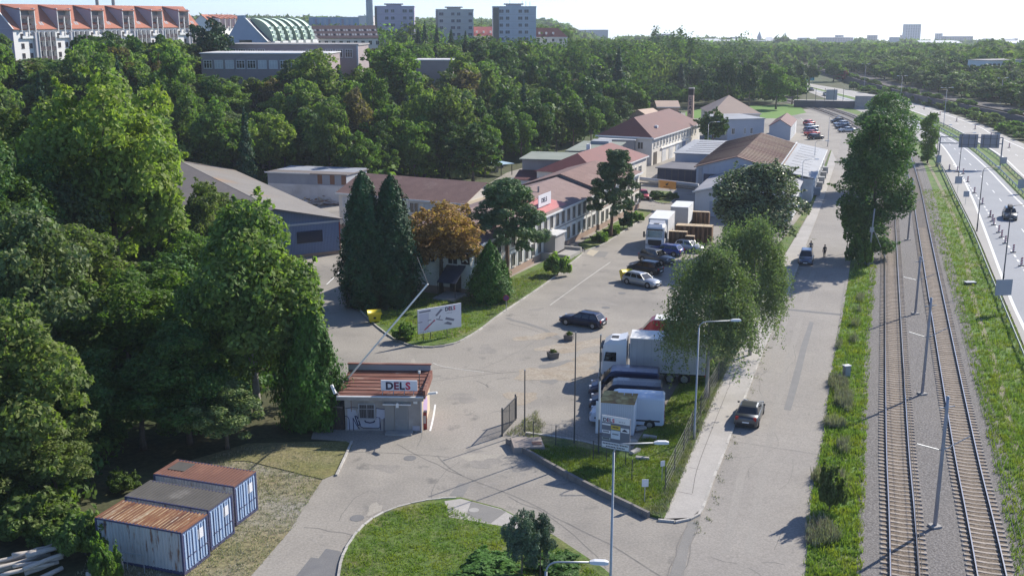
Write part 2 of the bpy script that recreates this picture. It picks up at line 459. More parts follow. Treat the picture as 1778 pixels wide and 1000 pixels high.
for px in [(1080,509),(712,795),(620,899),(1052,534)]:
    p = G(*px); patch_r = .45
    MB().tube([(p.x,p.y,0.0),(p.x,p.y,.012)], patch_r, 14).build('manhole_cover', M_PATCH, yard)
p = G(823,888); MB().tube([(p.x,p.y,.1),(p.x,p.y,.118)], .32, 14).build('manhole_cover', CONC, yard)
rc = random.Random(77)
def blot(cx, cy, r, mat, z, parent, name='stain', sx=1.0, ang=0.0):
    n = 18; ph = [rc.uniform(0,6.28) for _ in range(3)]; pts = []
    for k in range(n):
        t = 2*math.pi*k/n; q = r*(1+.28*math.sin(2*t+ph[0])+.2*math.sin(3*t+ph[1])+.14*math.sin(5*t+ph[2]))
        x, y = q*math.cos(t)*sx, q*math.sin(t); pts.append((cx+x*math.cos(ang)-y*math.sin(ang), cy+x*math.sin(ang)+y*math.cos(ang)))
    return MB().sheet(pts, z).build(name, mat, parent)
M_ST1 = M('oil stain', (.225,.21,.19), (.29,.268,.24), scale=.9, rough=.85, grain=.15, gscale=8); M_ST2 = M('dusty stain', (.37,.34,.29), (.31,.287,.25), scale=.7, rough=.95, grain=.15, gscale=8)
for i in range(22):
    px, py = rc.uniform(640,1060), rc.uniform(500,900); p = G(px,py)
    if inside2((p.x,p.y)): blot(p.x, p.y, rc.uniform(.25,1.1), M_ST1 if i%3 else M_ST2, .0045+.0001*i, yard, sx=rc.uniform(1,2.6), ang=rc.uniform(0,3))
for px,r_,sx in (((1000,600),1.6,2.2),((1035,620),1.2,1.6),((930,585),1.0,2.0),((950,650),1.8,1.5),((905,690),1.2,1.4),((1010,655),1.5,1.4),((990,640),1.4,2.4)):
    p = G(*px); blot(p.x,p.y,r_,M('bare earth stain', (.3,.25,.19), (.36,.32,.265), scale=.8, rough=.95, grain=.2, gscale=6),.0085+.0002*r_,yard,'earth_stain',sx,.4)
for i in range(7):
    x, y = rc.uniform(620,1090), rc.uniform(460,960); pts = [(x,y)]
    for k in range(rc.randrange(2,4)): pts.append((pts[-1][0]+rc.uniform(-55,55), pts[-1][1]+rc.uniform(-14,14)))
    if all(inside2(tuple(G(*q)[:2])) for q in pts): seam(pts, rc.uniform(.02,.04), M_TAR, .0105+.0001*i, yard, 'crack', wob=.16, seed=i)
for i in range(9):
    x, y = rc.uniform(1240,1420), rc.uniform(560,980); pts = [(x,y),(x+rc.uniform(-10,30),y-rc.uniform(5,30)),(x+rc.uniform(0,40),y-rc.uniform(30,60))]
    if all(1255 < q[0] < 1425 for q in pts): seam(pts, .03, M_TAR, .0125+.0001*i, road, 'crack', wob=.14, seed=i)
for k,(x0,x1) in enumerate(((1258,1392),(1300,1412))):   # wheel tracks
    seam([(x0,960),(x0+(x1-x0)*.45,700),(x1,470)], .55, M('polished wheel track', (.275,.256,.232), (.3,.28,.252), scale=.6, rough=.88, grain=.14, gscale=9), .0085, road, 'wheel_track', wob=.05)
# faded paint
seam([(747,748),(752,725),(756,702)], .14, M_LINE, .009, yard, 'painted_line', wob=.01)
seam([(752,630),(772,637),(840,646)], .12, M_DLINE, .009, yard, 'painted_line', wob=.01)
seam([(567,494),(580,482)], .14, M_LINE, .009, yard, 'painted_line', wob=.01)
seam([(584,478),(592,470)], .14, M_LINE, .009, yard, 'painted_line', wob=.01)
seam([(1390,205),(1432,245)], .2, M_DLINE, .011, yard, 'painted_line', wob=.01)
seam([(955,530),(1010,490),(1060,455)], .12, M_DLINE, .009, yard, 'painted_line', wob=.01)

# kerbs: single stones set along an edge
KST = MB().box(-.485,.485,-.075,.075,-.05,.13).mesh('kerb_stone', M_KERB)
def kerb(path, parent, dz=0.0, mesh=KST, length=1.0, jit=.012, name='kerb_stone'):
    d = 0.0; k = 0
    for i in range(len(path)-1):
        a, b = path[i], path[i+1]; L = (b-a).length
        while d <= L:
            p = a.lerp(b, d/L) if L > 0 else a
            o = put(name, mesh, parent, (p.x, p.y, dz + random.uniform(-jit,jit)), math.atan2(b.y-a.y, b.x-a.x) + random.uniform(-.015,.015))
            d += length; k += 1
        d -= L
    return k
random.seed(5)
# pavement with its kerb
pave_l = catmull(gp([(1153,903),(1240,690),(1330,500),(1412,356),(1444,262)]), 3)
pave_r = catmull(gp([(1200,901),(1219,889),(1257,785),(1328,601),(1366,515),(1379,478),(1424,364),(1452,280)]), 3)
mb = between(MB(), pave_l, pave_r, .12)
pavement = tag(mb.build('pavement', M_PAVE), kind='structure')
kerb([p for p in catmull(gp([(1157,905),(1180,906),(1205,899),(1219,885),(1240,828),(1258,783),(1328,601),(1366,515),(1379,478),(1400,428)]), 1)], pavement)
for px in [[(1246,722),(1252,705),(1262,680),(1215,800),(1202,856)][2:5], [(1178,853),(1202,858)], [(1218,770),(1236,772)],[(1197,811),(1216,815)]]:
    path = catmull(gp(px), 1.0); path = [Vector(G(*proj((q.x,q.y,0)),.12)[:2]) for q in path]
    ribbon(MB(), path, .05, .126).build('tar_seam', M_TAR, pavement)
seam([(1262,680),(1290,620),(1330,535)], .05, M_TAR, .126, pavement)
# weeds in the gutter beside the kerb come with the grass below

# grassed islands, each a raised bed with an edge
def island(name, px, h, mat=M_LAWN):
    return tag(MB().prism([tuple(p) for p in gp(px)], -.02, h).build(name, mat), kind='structure')
tri_px = [(888,772),(930,758),(1000,768),(1095,789),(1120,748),(1150,718),(1180,665),(1235,590),(1290,510),(1350,430),(1408,352),(1442,262),(1444,262),
          (1412,356),(1330,500),(1240,690),(1153,903),(1118,893),(1005,838)]
tri = island('grass_bed', tri_px, .16)
LOWW = MB().box(-.74,.74,-.11,.11,-.05,.42).mesh('edging_block', M('dark edging concrete', (.16,.15,.14), (.24,.22,.2), scale=1.5, rough=.95, grain=.15))
kerb(catmull(gp([(890,775),(1005,840),(1118,895)]), 1.5), tri, mesh=LOWW, length=1.5, name='edging_block')
KSL = MB().box(-.98,.98,-.1,.1,-.05,.2).mesh('edging_slab', M_KERB)
kerb(catmull(gp([(935,757),(1000,767),(1095,788)]), 2), tri, mesh=KSL, length=2.0, name='edging_slab')
near_px = [(560,1300),(588,1000),(596,965),(615,932),(645,903),(690,882),(750,869),(800,865),(870,884),(960,930),(1050,990),(1110,1045),(1010,1300)]
near = island('lawn_bed', near_px, .1)
kerb(catmull(gp([(575,1110),(588,1000),(596,965),(615,932),(645,903),(690,882),(750,869),(790,866)]), 1), near)
patch([(772,872),(800,868),(870,886),(945,925),(925,925),(852,912),(780,900)], M_PAVE, .105, near, 'pale_slab')
patch([(818,873),(880,890),(852,911),(810,896)], M_PATCH2, .111, near)
sign_px = [(604,470),(606,505),(622,535),(648,562),(690,592),(730,603),(785,598),(830,575),(870,545),(950,491),(1012,441),(1000,428),(890,481),(818,517),(705,505),(680,478)]
signbed = island('lawn_bed', sign_px, .1)
kerb(catmull(gp([(606,505),(622,535),(648,562),(690,592),(730,603),(785,598),(830,575),(870,545),(950,491),(1012,441)]), 1), signbed)
strip = island('lawn_bed', [(1018,436),(1050,423),(1083,402),(1118,380),(1134,366),(1110,364),(1042,402),(1004,425)], .1)
kerb(catmull(gp([(1018,436),(1050,423),(1083,402),(1118,380)]), 1), strip)
oval = island('lawn_bed', [(1130,348),(1145,353),(1162,354),(1172,346),(1165,334),(1140,332)], .12)
kerb(catmull(gp([(1130,348),(1145,353),(1162,354),(1172,346)]), 1), oval)
# trodden dry grass round the containers, and the little lawn beside the gatehouse
tag(MB().sheet(gp([(60,1300),(140,1020),(230,860),(330,800),(430,790),(560,832),(500,925),(405,1035),(250,1300)]), -.02).build('dry_grass_ground', M_DRY), kind='structure')
gl = tag(MB().prism([tuple(p) for p in gp([(330,800),(430,770),(600,766),(612,772),(585,822),(560,832),(430,800)])], -.03, .03).build('lawn_bed', M('patchy lawn', (.19,.17,.07), (.12,.14,.04), scale=.4, rough=.95, c3=(.26,.215,.13), s3=.2, grain=.3, gscale=4, bump=.5, bscale=6)), kind='structure')
kerb(catmull(gp([(609,772),(598,797),(585,824)]), 1), gl)
# playing field far behind the works
tag(MB().sheet(gp([(1190,195),(1230,187),(1310,184),(1385,181),(1400,196),(1350,206),(1190,206)]), .01).build('playing_field', M('mown field', (.1,.22,.03), (.13,.25,.04), scale=.05, rough=.95)), kind='structure')

# the railway: ballast bed, then two tracks
tc1 = [Vector((21.3-.333*60,53-60)), Vector((21.3,53)), Vector((28.6,75.5)), Vector((43.4,120)), Vector((56.4,159)), Vector((71,203)), Vector((86,252)), Vector((97,305)), Vector((102,357)), Vector((100,420)), Vector((88,500))]
T1 = catmull(tc1, 1.0); T2 = offs(T1, 4.55)
bedL = offs(T1, -2.55); bedR = offs(T1, 7.35)
tag(between(MB(), bedL, bedR, .05).build('ballast_bed', M_BALL), kind='structure')
verge_l = between(MB(), [p for p in catmull(gp([(1385,1100),(1398,1000),(1411,850),(1432,753),(1442,664),(1470,507),(1483,400),(1497,300),(1505,262)]),3)], [p for p in offs(T1,-2.5) if -8 < p.y < 262], .03)
tag(verge_l.build('verge', M_VERGE), kind='structure')
hw_l = catmull([Vector(G(1905,900)[:2])] + gp([(1778,600),(1724,474),(1696,407.6),(1661,337.5),(1636.6,288.5),(1619,264),(1596,246),(1566,225),(1480,188.5),(1424,168),(1382,152)]), 4)
verge_r = between(MB(), [p for p in offs(T1,7.3) if 20 < p.y < 400], [p for p in offs(hw_l,-.2) if p.y < 400], .03)
tag(verge_r.build('verge', M_VERGE), kind='structure')
ditch = ribbon(MB(), catmull(gp([(1608,278),(1640,341),(1671,418),(1690,520),(1733,652),(1756,748),(1790,870)]),2), .55, .05)
tag(ditch.build('drain_channel', M('earthy channel', (.3,.26,.2), (.16,.17,.07), scale=.8, rough=.95, grain=.2)), kind='structure')

M_RAILT = M('rail running surface', (.5,.48,.46), rough=.3, metal=.8)
M_RAILS = M('rusty rail side', (.14,.085,.055), (.09,.06,.045), scale=4, rough=.85)
M_SLEEP = M('concrete sleeper', (.42,.37,.32), (.3,.26,.22), scale=3, rough=.95, grain=.2, gscale=15, rand=.15)
SLP = MB().add([(-1.3,-.14,0),(1.3,-.14,0),(1.3,.14,0),(-1.3,.14,0),(-1.26,-.1,.13),(1.26,-.1,.13),(1.26,.1,.13),(-1.26,.1,.13),(0,-.14,0),(0,-.09,.07),(0,.09,.07),(0,.14,0)],
              [(0,8,9,4),(8,1,5,9),(4,9,10,7),(9,5,6,10),(7,10,11,3),(10,6,2,11),(0,4,7,3),(1,2,6,5)]).mesh('sleeper', M_SLEEP)
def track(path, label, n_single):
    root = empty('railway_track', (path[0].x, path[0].y, 0), 0, label, 'railway track', 'tracks of the double line'); org = root.location.copy()
    loc = [Vector((p.x-org.x, p.y-org.y)) for p in path]
    ribbon(MB(), loc, 2.3, .062).build('brown_bed', M_BALLB, root)
    for s in (-1, 1):
        c = offs(loc, s*.7525)
        mb = MB(); mt = MB()
        for w, z0, z1, tgt in ((.15,.12,.14,mb),(.03,.14,.24,mb),(.07,.24,.275,mb)):
            a, b = offs(c,-w/2), offs(c,w/2); n = len(c)
            vs = []
            for i in range(n): vs += [(a[i].x,a[i].y,z0),(b[i].x,b[i].y,z0),(b[i].x,b[i].y,z1),(a[i].x,a[i].y,z1)]
            fs = []
            for i in range(n-1):
                for k in range(4): fs.append((i*4+k, i*4+(k+1)%4, i*4+4+(k+1)%4, i*4+4+k))
            tgt.add(vs, fs)
        r = mb.build('rail', M_RAILS, root)
        ribbon(MB(), c, .066, .279).build('running_surface', M_RAILT, r)
    d = 0.0; acc = 0; rest = MB(); k = 0
    for i in range(len(loc)-1):
        a, b = loc[i], loc[i+1]; L = (b-a).length
        while d <= L:
            p = a.lerp(b, d/L); ang = math.atan2(b.y-a.y, b.x-a.x)+math.pi/2
            wy = p.y + org.y
            if wy > 44 and k < n_single: put('sleeper', SLP, root, (p.x,p.y,.0), ang); k += 1
            elif wy > 30 and wy < 420: rest.cbox((p.x,p.y,.055),(2.55,.22,.12), ang)
            d += .62
        d -= L
    tag(rest.build('sleeper', M_SLEEP, root), kind='stuff')
track(T1, 'railway track nearest the service road, with concrete sleepers in ballast', 190)
track(T2, 'railway track nearest the motorway, with concrete sleepers in ballast', 190)

# the motorway: two carriageways with a planted median, shoulders and painted lines
hw_e = catmull([Vector(G(1905,800)[:2])] + gp([(1778,567),(1745,491.6),(1713.6,407.6),(1689,344.5),(1664.6,295.5),(1636.6,253.5),(1608,232),(1570,212),(1490,182),(1430,163),(1384,149.5)]), 4)
hw_r = catmull([Vector(G(2050,560)[:2])] + gp([(1850,412),(1778,348),(1748,318),(1724,294),(1686,261),(1660,244),(1627,226),(1581,203),(1494,177),(1432,160),(1386,147.5)]), 4)
far_l = catmull([Vector(G(2080,480)[:2])] + gp([(1860,375),(1778,312),(1737,274),(1695,247),(1664,229.5),(1629,213),(1581,193),(1492,171.5),(1434,157.5),(1388,146)]), 4)
far_r = catmull([Vector(G(2100,360)[:2])] + gp([(1860,283),(1778,250),(1739,233),(1713,219.5),(1640,194),(1581,177),(1492,160),(1438,151),(1390,143)]), 4)
tag(between(MB(), hw_l, hw_r, .02).build('motorway', M_HWY), kind='structure')
tag(between(MB(), hw_l, hw_e, .024).build('hard_shoulder', M_HWY2), kind='structure')
tag(between(MB(), far_l, far_r, .02).build('motorway', M_HWY2), kind='structure')
med = between(MB(), hw_r, far_l, .03)
tag(med.build('median_grass', M_VERGE), kind='structure')
ml = MB()
ribbon(ml, offs(hw_e,-.05), .32, .03)
ribbon(ml, offs(hw_r,-1.0), .3, .03)
ribbon(ml, offs(far_l,.7), .3, .03)
ribbon(ml, offs(far_r,-2.6), .3, .03)
def dashes(mb, path, on, off, w, z):
    d = 0.0; acc = []
    cum = [0.0]
    for i in range(1,len(path)): cum.append(cum[-1]+(path[i]-path[i-1]).length)
    def at(t):
        j = min(len(path)-2, max(0, next((i for i in range(1,len(cum)) if cum[i] >= t), len(cum)-1)-1))
        return path[j].lerp(path[j+1], (t-cum[j])/max(1e-6,cum[j+1]-cum[j]))
    t = 0.0
    while t+on < cum[-1]:
        ribbon(mb, [at(t), at(t+on)], w, z); t += on+off
hw_mid = [ (a) for a in catmull([Vector(G(1960,600)[:2])] + gp([(1778,403),(1741,352.6),(1719.5,326.3),(1702.4,305.3),(1685.6,286.8),(1650,252),(1617,228),(1575,207),(1492,179.5),(1431,161.5)]), 3)]
dashes(ml, hw_mid, 3.0, 6.5, .16, .03)
dd = catmull([Vector(G(1900,660)[:2])] + gp([(1778,469),(1745,418),(1724,383),(1706.6,355),(1690.8,334),(1671.6,307.8),(1655,285)]), 2)
dashes(ml, dd, 1.5, 1.5, .25, .03)
fm = [far_l[int(i*(len(far_l)-1)/79)].lerp(far_r[int(i*(len(far_r)-1)/79)], .45) for i in range(80)]
dashes(ml, fm, 3.0, 6.5, .16, .03)
tag(ml.build('road_markings', M_LINE), kind='structure')
# the upper line beyond the motorway on its bank, and the wall that holds it
def bank_pt(u, dv=0.0):
    v = bank_v(u) + dv
    return Vector((u*math.sin(VA)+v*math.cos(VA), u*math.cos(VA)-v*math.sin(VA)))
bk = catmull([bank_pt(u) for u in (150,200,280,345,425,500,563,640,700)], 8)
up_bed = ribbon(MB(), bk, 8.5, 2.7)
tag(up_bed.build('ballast_bed', M('old dark ballast', (.13,.12,.115), (.09,.085,.08), scale=2, rough=.95, grain=.3, gscale=4)), kind='structure')
for dv, lab in ((-2.1,'far raised railway track nearest the motorway wall'), (2.1,'far raised railway track nearest the wooded bank')):
    root = empty('railway_track', (bk[0].x,bk[0].y,2.7), 0, lab, 'railway track', 'tracks of the raised line')
    c0 = [Vector((p.x-bk[0].x,p.y-bk[0].y)) for p in offs(bk,dv)]
    for s in (-1,1):
        a = offs(c0, s*.75); m_ = MB(); ribbon(m_, a, .12, .2); ribbon(m_, offs(a,.03), .05, .1); m_.build('rail', M_RAILS, root)

M_WIRE = M('contact wire', (.06,.055,.05), rough=.6)
for T_, lab in ((T1,'overhead wires above the track nearest the service road'),(T2,'overhead wires above the track nearest the motorway')):
    sub = [p for p in T_ if 30 < p.y < 330][::25]; o = sub[0]; w_ = empty('overhead_wire', (o.x,o.y,0), 0, lab, 'overhead wire')
    MB().tube([(p.x-o.x,p.y-o.y,5.5) for p in sub], .018, 4).build('contact_wire', M_WIRE, w_); MB().tube([(p.x-o.x,p.y-o.y,6.5-.25*math.sin(i*1.3)) for i,p in enumerate(sub)], .015, 4).build('carrying_wire', M_WIRE, w_)
# ================================================================== buildings
def bld(name, A, B, dep, label, cat='building', z=0.0, group=None):
    """a root whose x runs along the front from A to B, y goes back into the house"""
    A, B = Vector((A[0],A[1])), Vector((B[0],B[1])); L = (B-A).length; a = math.atan2(B.y-A.y, B.x-A.x)
    root = empty(name, (A.x,A.y,z), a, label, cat, group)
    yd = Vector((-math.sin(a), math.cos(a)))
    fp = [A, B, B+yd*dep, A+yd*dep]; root['footprint'] = [c for p in fp for c in (p.x,p.y)]
    return root, L
WCACHE = {}
def win(root, x, z, w, h, y=0.0, side='front', frame=None, pane=None, bars=1, hbar=False, L=0.0, name='window', prou=.09, fw=.07):
    """a window: frame standing a hand's breadth proud, pane set back inside it"""
    frame = frame or OFFWH; pane = pane or GLASS
    key = (round(w,2), round(h,2), bars, hbar, frame.name, pane.name, prou, fw)
    if key not in WCACHE:
        f = MB(); f.box(-w/2,w/2,-prou,.02,0,fw); f.box(-w/2,w/2,-prou,.02,h-fw,h)
        f.box(-w/2,-w/2+fw,-prou+.002,.02,fw,h-fw); f.box(w/2-fw,w/2,-prou+.002,.02,fw,h-fw)
        for k in range(bars): q = -w/2 + w*(k+1)/(bars+1); f.box(q-fw*.45,q+fw*.45,-prou*.75,.02,fw,h-fw)
        if hbar: f.box(-w/2+fw,w/2-fw,-prou*.6,.02,h*.66-fw*.35,h*.66+fw*.35)
        f.box(-w/2-.06,w/2+.06,-prou-.07,.02,-.06,-.004)
        g = MB().box(-w/2+fw*.6,w/2-fw*.6,-prou*.3,.015,fw*.6,h-fw*.6)
        WCACHE[key] = (f.mesh(name, frame), g.mesh('pane', pane))
    f, g = WCACHE[key]
    rz = {'front':0.0,'left':-math.pi/2,'right':math.pi/2,'back':math.pi}[side]
    loc = {'front':(x,y,z),'left':(y,x,z),'right':(y,x,z),'back':(x,y,z)}[side]
    o = put(name, f, root, loc, rz); put('pane', g, o); return o
def walls(root, L, dep, h, mat, name='wall', z0=-.3, x0=0, y0=0):
    return MB().box(x0,x0+L,y0,y0+dep,z0,h).build(name, mat, root)
def gable_roof(root, L, dep, h, rise, mat, gmat, axis='x', oh=.35, th=.14, hip=(0,0), name='roof', gname='gable'):
    """two slopes; hip gives how far the ridge is drawn in at either end (0: a gable wall)"""
    if axis == 'x':
        m = dep/2; zr = h+rise; ze = h-rise*oh/m
        r0, r1 = (Vector((hip[0] if hip[0] else -oh, m, zr)), Vector((L-hip[1] if hip[1] else L+oh, m, zr)))
        e = [Vector((-oh,-oh,ze)), Vector((L+oh,-oh,ze)), Vector((L+oh,dep+oh,ze)), Vector((-oh,dep+oh,ze))]
        mb = MB(); mb.slab(e[0],e[1],r1,r0,th); mb.slab(e[2],e[3],r0,r1,th)
        if hip[0]: mb.add([e[3],e[0],r0], [(0,1,2)])
        if hip[1]: mb.add([e[1],e[2],r1], [(0,1,2)])
        ro = mb.build(name, mat, root)
        mb = MB()
        for k, x in ((0,0.0),(1,L)):
            if not hip[k]: mb.add([(x,0,h-.01),(x,dep,h-.01),(x,m,zr-.16)], [(0,1,2) if k else (2,1,0)]); 
        if mb.v: mb.build(gname, gmat, root)
        fc = MB(); fc.box(-oh,L+oh,-oh-.05,-oh-.003,ze-.22,ze+.02); fc.build('fascia', WHITE, root)
    else:
        m = L/2; zr = h+rise; ze = h-rise*oh/m
        e = [Vector((-oh,-oh,ze)), Vector((L+oh,-oh,ze)), Vector((L+oh,dep+oh,ze)), Vector((-oh,dep+oh,ze))]
        r0, r1 = Vector((m,-oh,zr)), Vector((m,dep+oh,zr))
        mb = MB(); mb.slab(e[3],e[0],r0,r1,th); mb.slab(e[1],e[2],r1,r0,th); ro = mb.build(name, mat, root)
        mb = MB(); mb.add([(0,0,h-.01),(L,0,h-.01),(m,0,zr-.16)], [(0,1,2)]); mb.add([(0,dep,h-.01),(L,dep,h-.01),(m,dep,zr-.16)], [(2,1,0)])
        mb.build(gname, gmat, root)
    return ro
def flat_roof(root, L, dep, h, mat, oh=.25, th=.2, x0=0, y0=0, name='roof', slope=0.0):
    mb = MB(); mb.slab((x0-oh,y0-oh,h+th),(x0+L+oh,y0-oh,h+th),(x0+L+oh,y0+dep+oh,h+th+slope),(x0-oh,y0+dep+oh,h+th+slope),th)
    return mb.build(name, mat, root)
def ribs(root, p0, p1, q0, q1, n, r, mat, name='sheet_rib'):
    mb = MB()
    for i in range(n):
        f = (i+.5)/n; a = Vector(p0).lerp(Vector(p1), f); b = Vector(q0).lerp(Vector(q1), f); mb.tube([a,b], r, 4)
    return mb.build(name, mat, root)

M_CREAM = M('cream panel', (.76,.71,.62), (.67,.62,.54), scale=.35, rough=.85, grain=.06, gscale=6)
M_PANELW = M('white panel', (.82,.8,.76), (.75,.73,.69), scale=.4, rough=.85, grain=.06, gscale=6, c3=(.5,.46,.4), s3=.5, t3=.66)
M_PLINTH = M('plinth', (.4,.28,.21), (.33,.24,.19), scale=.6, rough=.9)
M_TILEBR = M('brown roof tiles', (.17,.1,.085), (.22,.135,.115), scale=.6, rough=.85, grain=.18, gscale=7, c3=(.28,.2,.17), s3=.25, t3=.66, w3=.08)
M_TILEOFF = M('office roof tiles', (.2,.135,.125), (.25,.175,.16), scale=.8, rough=.85, grain=.15, gscale=7, c3=(.45,.42,.4), s3=.7, t3=.71, w3=.03)
M_REDP = M('red painted roof', (.52,.15,.15), (.4,.16,.15), scale=.5, rough=.7, grain=.1, gscale=6)
M_REDR = M('red sheet roof', (.185,.05,.046), (.15,.046,.042), scale=.3, rough=.7, grain=.08, gscale=6)
M_DRED = M('dark red roof', (.125,.04,.04), (.1,.036,.036), scale=.3, rough=.75, grain=.08, gscale=6)
M_HALL = M('brown grey sheet roof', (.24,.22,.195), (.19,.175,.16), scale=.18, rough=.75, c3=(.3,.2,.12), s3=.09, t3=.6, w3=.08, grain=.1, gscale=4)
M_HALLG = M('grey roof felt', (.2,.175,.165), (.155,.14,.135), scale=.2, rough=.9, grain=.12, gscale=4)
M_BLUEW = M('blue sheet wall', (.15,.215,.36), (.12,.175,.3), scale=.8, rough=.5, metal=.1)
M_LGREY = M('light grey sheet', (.42,.46,.52), (.36,.4,.46), scale=.3, rough=.6)
M_WALLW = M('dirty white wall', (.66,.66,.66), (.54,.54,.54), scale=.4, rough=.85, c3=(.44,.43,.41), s3=.3, t3=.64)
M_GREYW = M('grey weathered wall', (.36,.34,.33), (.28,.27,.26), scale=.5, rough=.9, stretch=(1,1,.4))
M_MOSS = M('greenish roof felt', (.2,.23,.19), (.27,.29,.25), scale=.25, rough=.9, grain=.1)
M_RUST = M('rusty sheet roof', (.22,.145,.105), (.28,.21,.15), scale=.25, rough=.8, c3=(.17,.085,.07), s3=.12, t3=.54, w3=.1, grain=.12, gscale=4, stretch=(.5,2,1))
M_ALU = M('pale metal roof', (.36,.375,.4), (.3,.315,.34), scale=.25, rough=.75, c3=(.27,.27,.28), s3=.12, t3=.6, grain=.07, gscale=4)
M_TAN = M('tan roof', (.56,.42,.32), (.5,.37,.285), scale=.2, rough=.8)
M_NAVY = M('dark blue sheet', (.03,.04,.075), (.045,.055,.095), scale=.6, rough=.6)
M_BRICK = M('old brickwork', (.33,.22,.16), (.42,.33,.27), scale=2.5, rough=.9, grain=.2, gscale=14)
M_DOOR = M('dark door', (.09,.075,.06), rough=.6)
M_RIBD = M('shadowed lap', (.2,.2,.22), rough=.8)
M_SIGNB = M('sign face', (.78,.78,.8), (.72,.72,.75), scale=1, rough=.45)
M_NAVYINK = M('navy lettering', (.015,.014,.05), rough=.5); M_REDINK = M('crimson lettering', (.55,.03,.08), rough=.5); M_PURP = M('plum lettering', (.2,.015,.06), rough=.5)
DELS = [M_NAVYINK, M_PURP, M_NAVYINK, M_REDINK]

# ---- the long two-storey office
A1, B1 = G(818,514), G(1039,398)
off, L = bld('office_building', A1, B1, 12, 'long two-storey office with pale panel walls and a patched red-brown roof')
walls(off, L, 12, 5.6, M_PANELW)
MB().box(-.06,L+.01,-.06,12.06,-.3,.75).build('plinth', M_PLINTH, off)
mb = MB(); mb.box(0,L,-.05,-.002,2.98,3.12); mb.box(0,L,-.05,-.002,5.3,5.5); mb.build('string_course', M_GREYW, off)
ro = gable_roof(off, L, 12, 5.6, 1.9, M_TILEOFF, M_CREAM, hip=(5.5,0))
def on_slope(x, t, h=5.6, rise=1.9, dep=12, lift=.03): return Vector((x, t*dep/2, h+rise*t+lift))
for (xa,xb,t0,t1) in [(18.5,30,.03,.45),(16.8,27,.45,.95)]:
    MB().slab(on_slope(xa,t0),on_slope(xb,t0),on_slope(xb-1,t1),on_slope(xa+.6,t1),.02).build('painted_patch', M_REDP, ro)
pitch = 2.06; n = int((L-1.2)/pitch)
PANED = M('office glass', (.05,.052,.055), rough=.12, spec=.7)
for i in range(n):
    x = 1.3 + i*pitch
    for z in (.98, 3.42):
        if z < 2 and 21 < x < 25: continue
        win(off, x, z, 1.0, 1.6, bars=1, hbar=False, pane=PANED, prou=.1, fw=.045, frame=M('dull window frame', (.4,.38,.35), rough=.6))
for i in range(n+1):
    x = .27 + i*pitch; MB().box(x-.04,x+.04,-.045,-.001,.76,5.28).build('panel_joint', M_CREAM, off)
mb = MB(); mb.box(21.3,24.6,-1.6,-.002,.75,3.0); mb.build('entrance_porch', M_GREYW, off)
flat_roof(off, 3.5, 1.7, 3.0, M_WALLW, x0=21.2, y0=-1.7, name='porch_roof', oh=.12, th=.15)
mb = MB(); mb.box(20.8,25.2,-3.6,-1.62,-.1,.55); mb.box(20.2,20.75,-3.6,-.1,-.1,.9); mb.box(25.3,25.7,-3.6,-.1,-.1,.9); mb.build('entrance_step', CONC, off)
for y in (2.2,5.0,7.6,10.2): win(off, y, 3.4, 1.25, 1.6, y=0.0, side='left', bars=1, hbar=True, pane=PANED)
for y in (7.8,10.2): win(off, y, .98, 1.25, 1.6, y=0.0, side='left', bars=1, hbar=True, pane=PANED)
# the end entrance with its canopy and the letter A
MB().box(-.06,-.002,1.2,2.6,.1,2.5).build('door', M_DOOR, off)
cn = MB(); cn.slab((-2.6,2.9,1.9),(-2.6,.6,1.9),(-.05,.6,3.4),(-.05,2.9,3.4),.06); cn = cn.build('canopy', M('blue canopy sheet', (.035,.05,.085), (.05,.065,.1), scale=1, rough=.6), off)
mb = MB(); [mb.tube([(-2.55,y,.1),(-2.55,y,1.9)], .04, 6) for y in (.7,2.8)]; mb.build('post', DSTEEL, cn)
MB().box(-3.4,-.07,.5,3.0,-.1,.3).build('entrance_step', CONC, off)
sg = MB().box(-.1,-.01,.15,1.15,3.55,4.75).build('letter_sign', M('dark sign', (.05,.02,.025), rough=.5), off)
letters('A', 1.0, [M('sign white', (.85,.85,.85), rough=.5)], sg, (-.12,1.02,3.8), (0,-1,0), (0,0,1), depth=.012, bold=.03)
# rooftop board
bd = MB().box(22.6,26.9,1.25,1.33,6.2,7.75).build('roof_sign', M_SIGNB, off)
letters('DELS', .85, [M_NAVYINK], bd, (23.6,1.235,6.7), (1,0,0), (0,0,1), depth=.01, bold=.012)
for x in (22.9,24.7,26.6): MB().tube([(x,1.36,6.0),(x,1.36,7.6),(x,2.9,6.55)], .03, 5).build('brace', DSTEEL, bd)
for x,t in ((20,.8),(30,.72)):
    p = on_slope(x,t); MB().tube([p,p+Vector((0,0,.8))], .14, 8).build('vent_pipe', CONC, ro)

A2, B2 = G(1041.5,399.5), G(1110,361)
o2, L2 = bld('office_building', A2, B2, 12, 'cream two-storey office wing at the far end of the long office')
walls(o2, L2, 12, 5.95, M_CREAM, y0=.1)
MB().box(-.05,L2+.05,.04,12.1,-.3,.75).build('plinth', M_PLINTH, o2)
MB().box(0,L2,.03,.098,3.0,3.14).build('string_course', M_PLINTH, o2)
gable_roof(o2, L2, 12.2, 5.95, 1.95, M_TILEBR, M_GREYW, hip=(0,4.5))
for i in range(9):
    for z in (.98,3.45): win(o2, 1.4+i*2.15, z, 1.0, 1.6, y=.1, bars=1, pane=PANED, fw=.045, frame=M('dull window frame', (.4,.38,.35)))
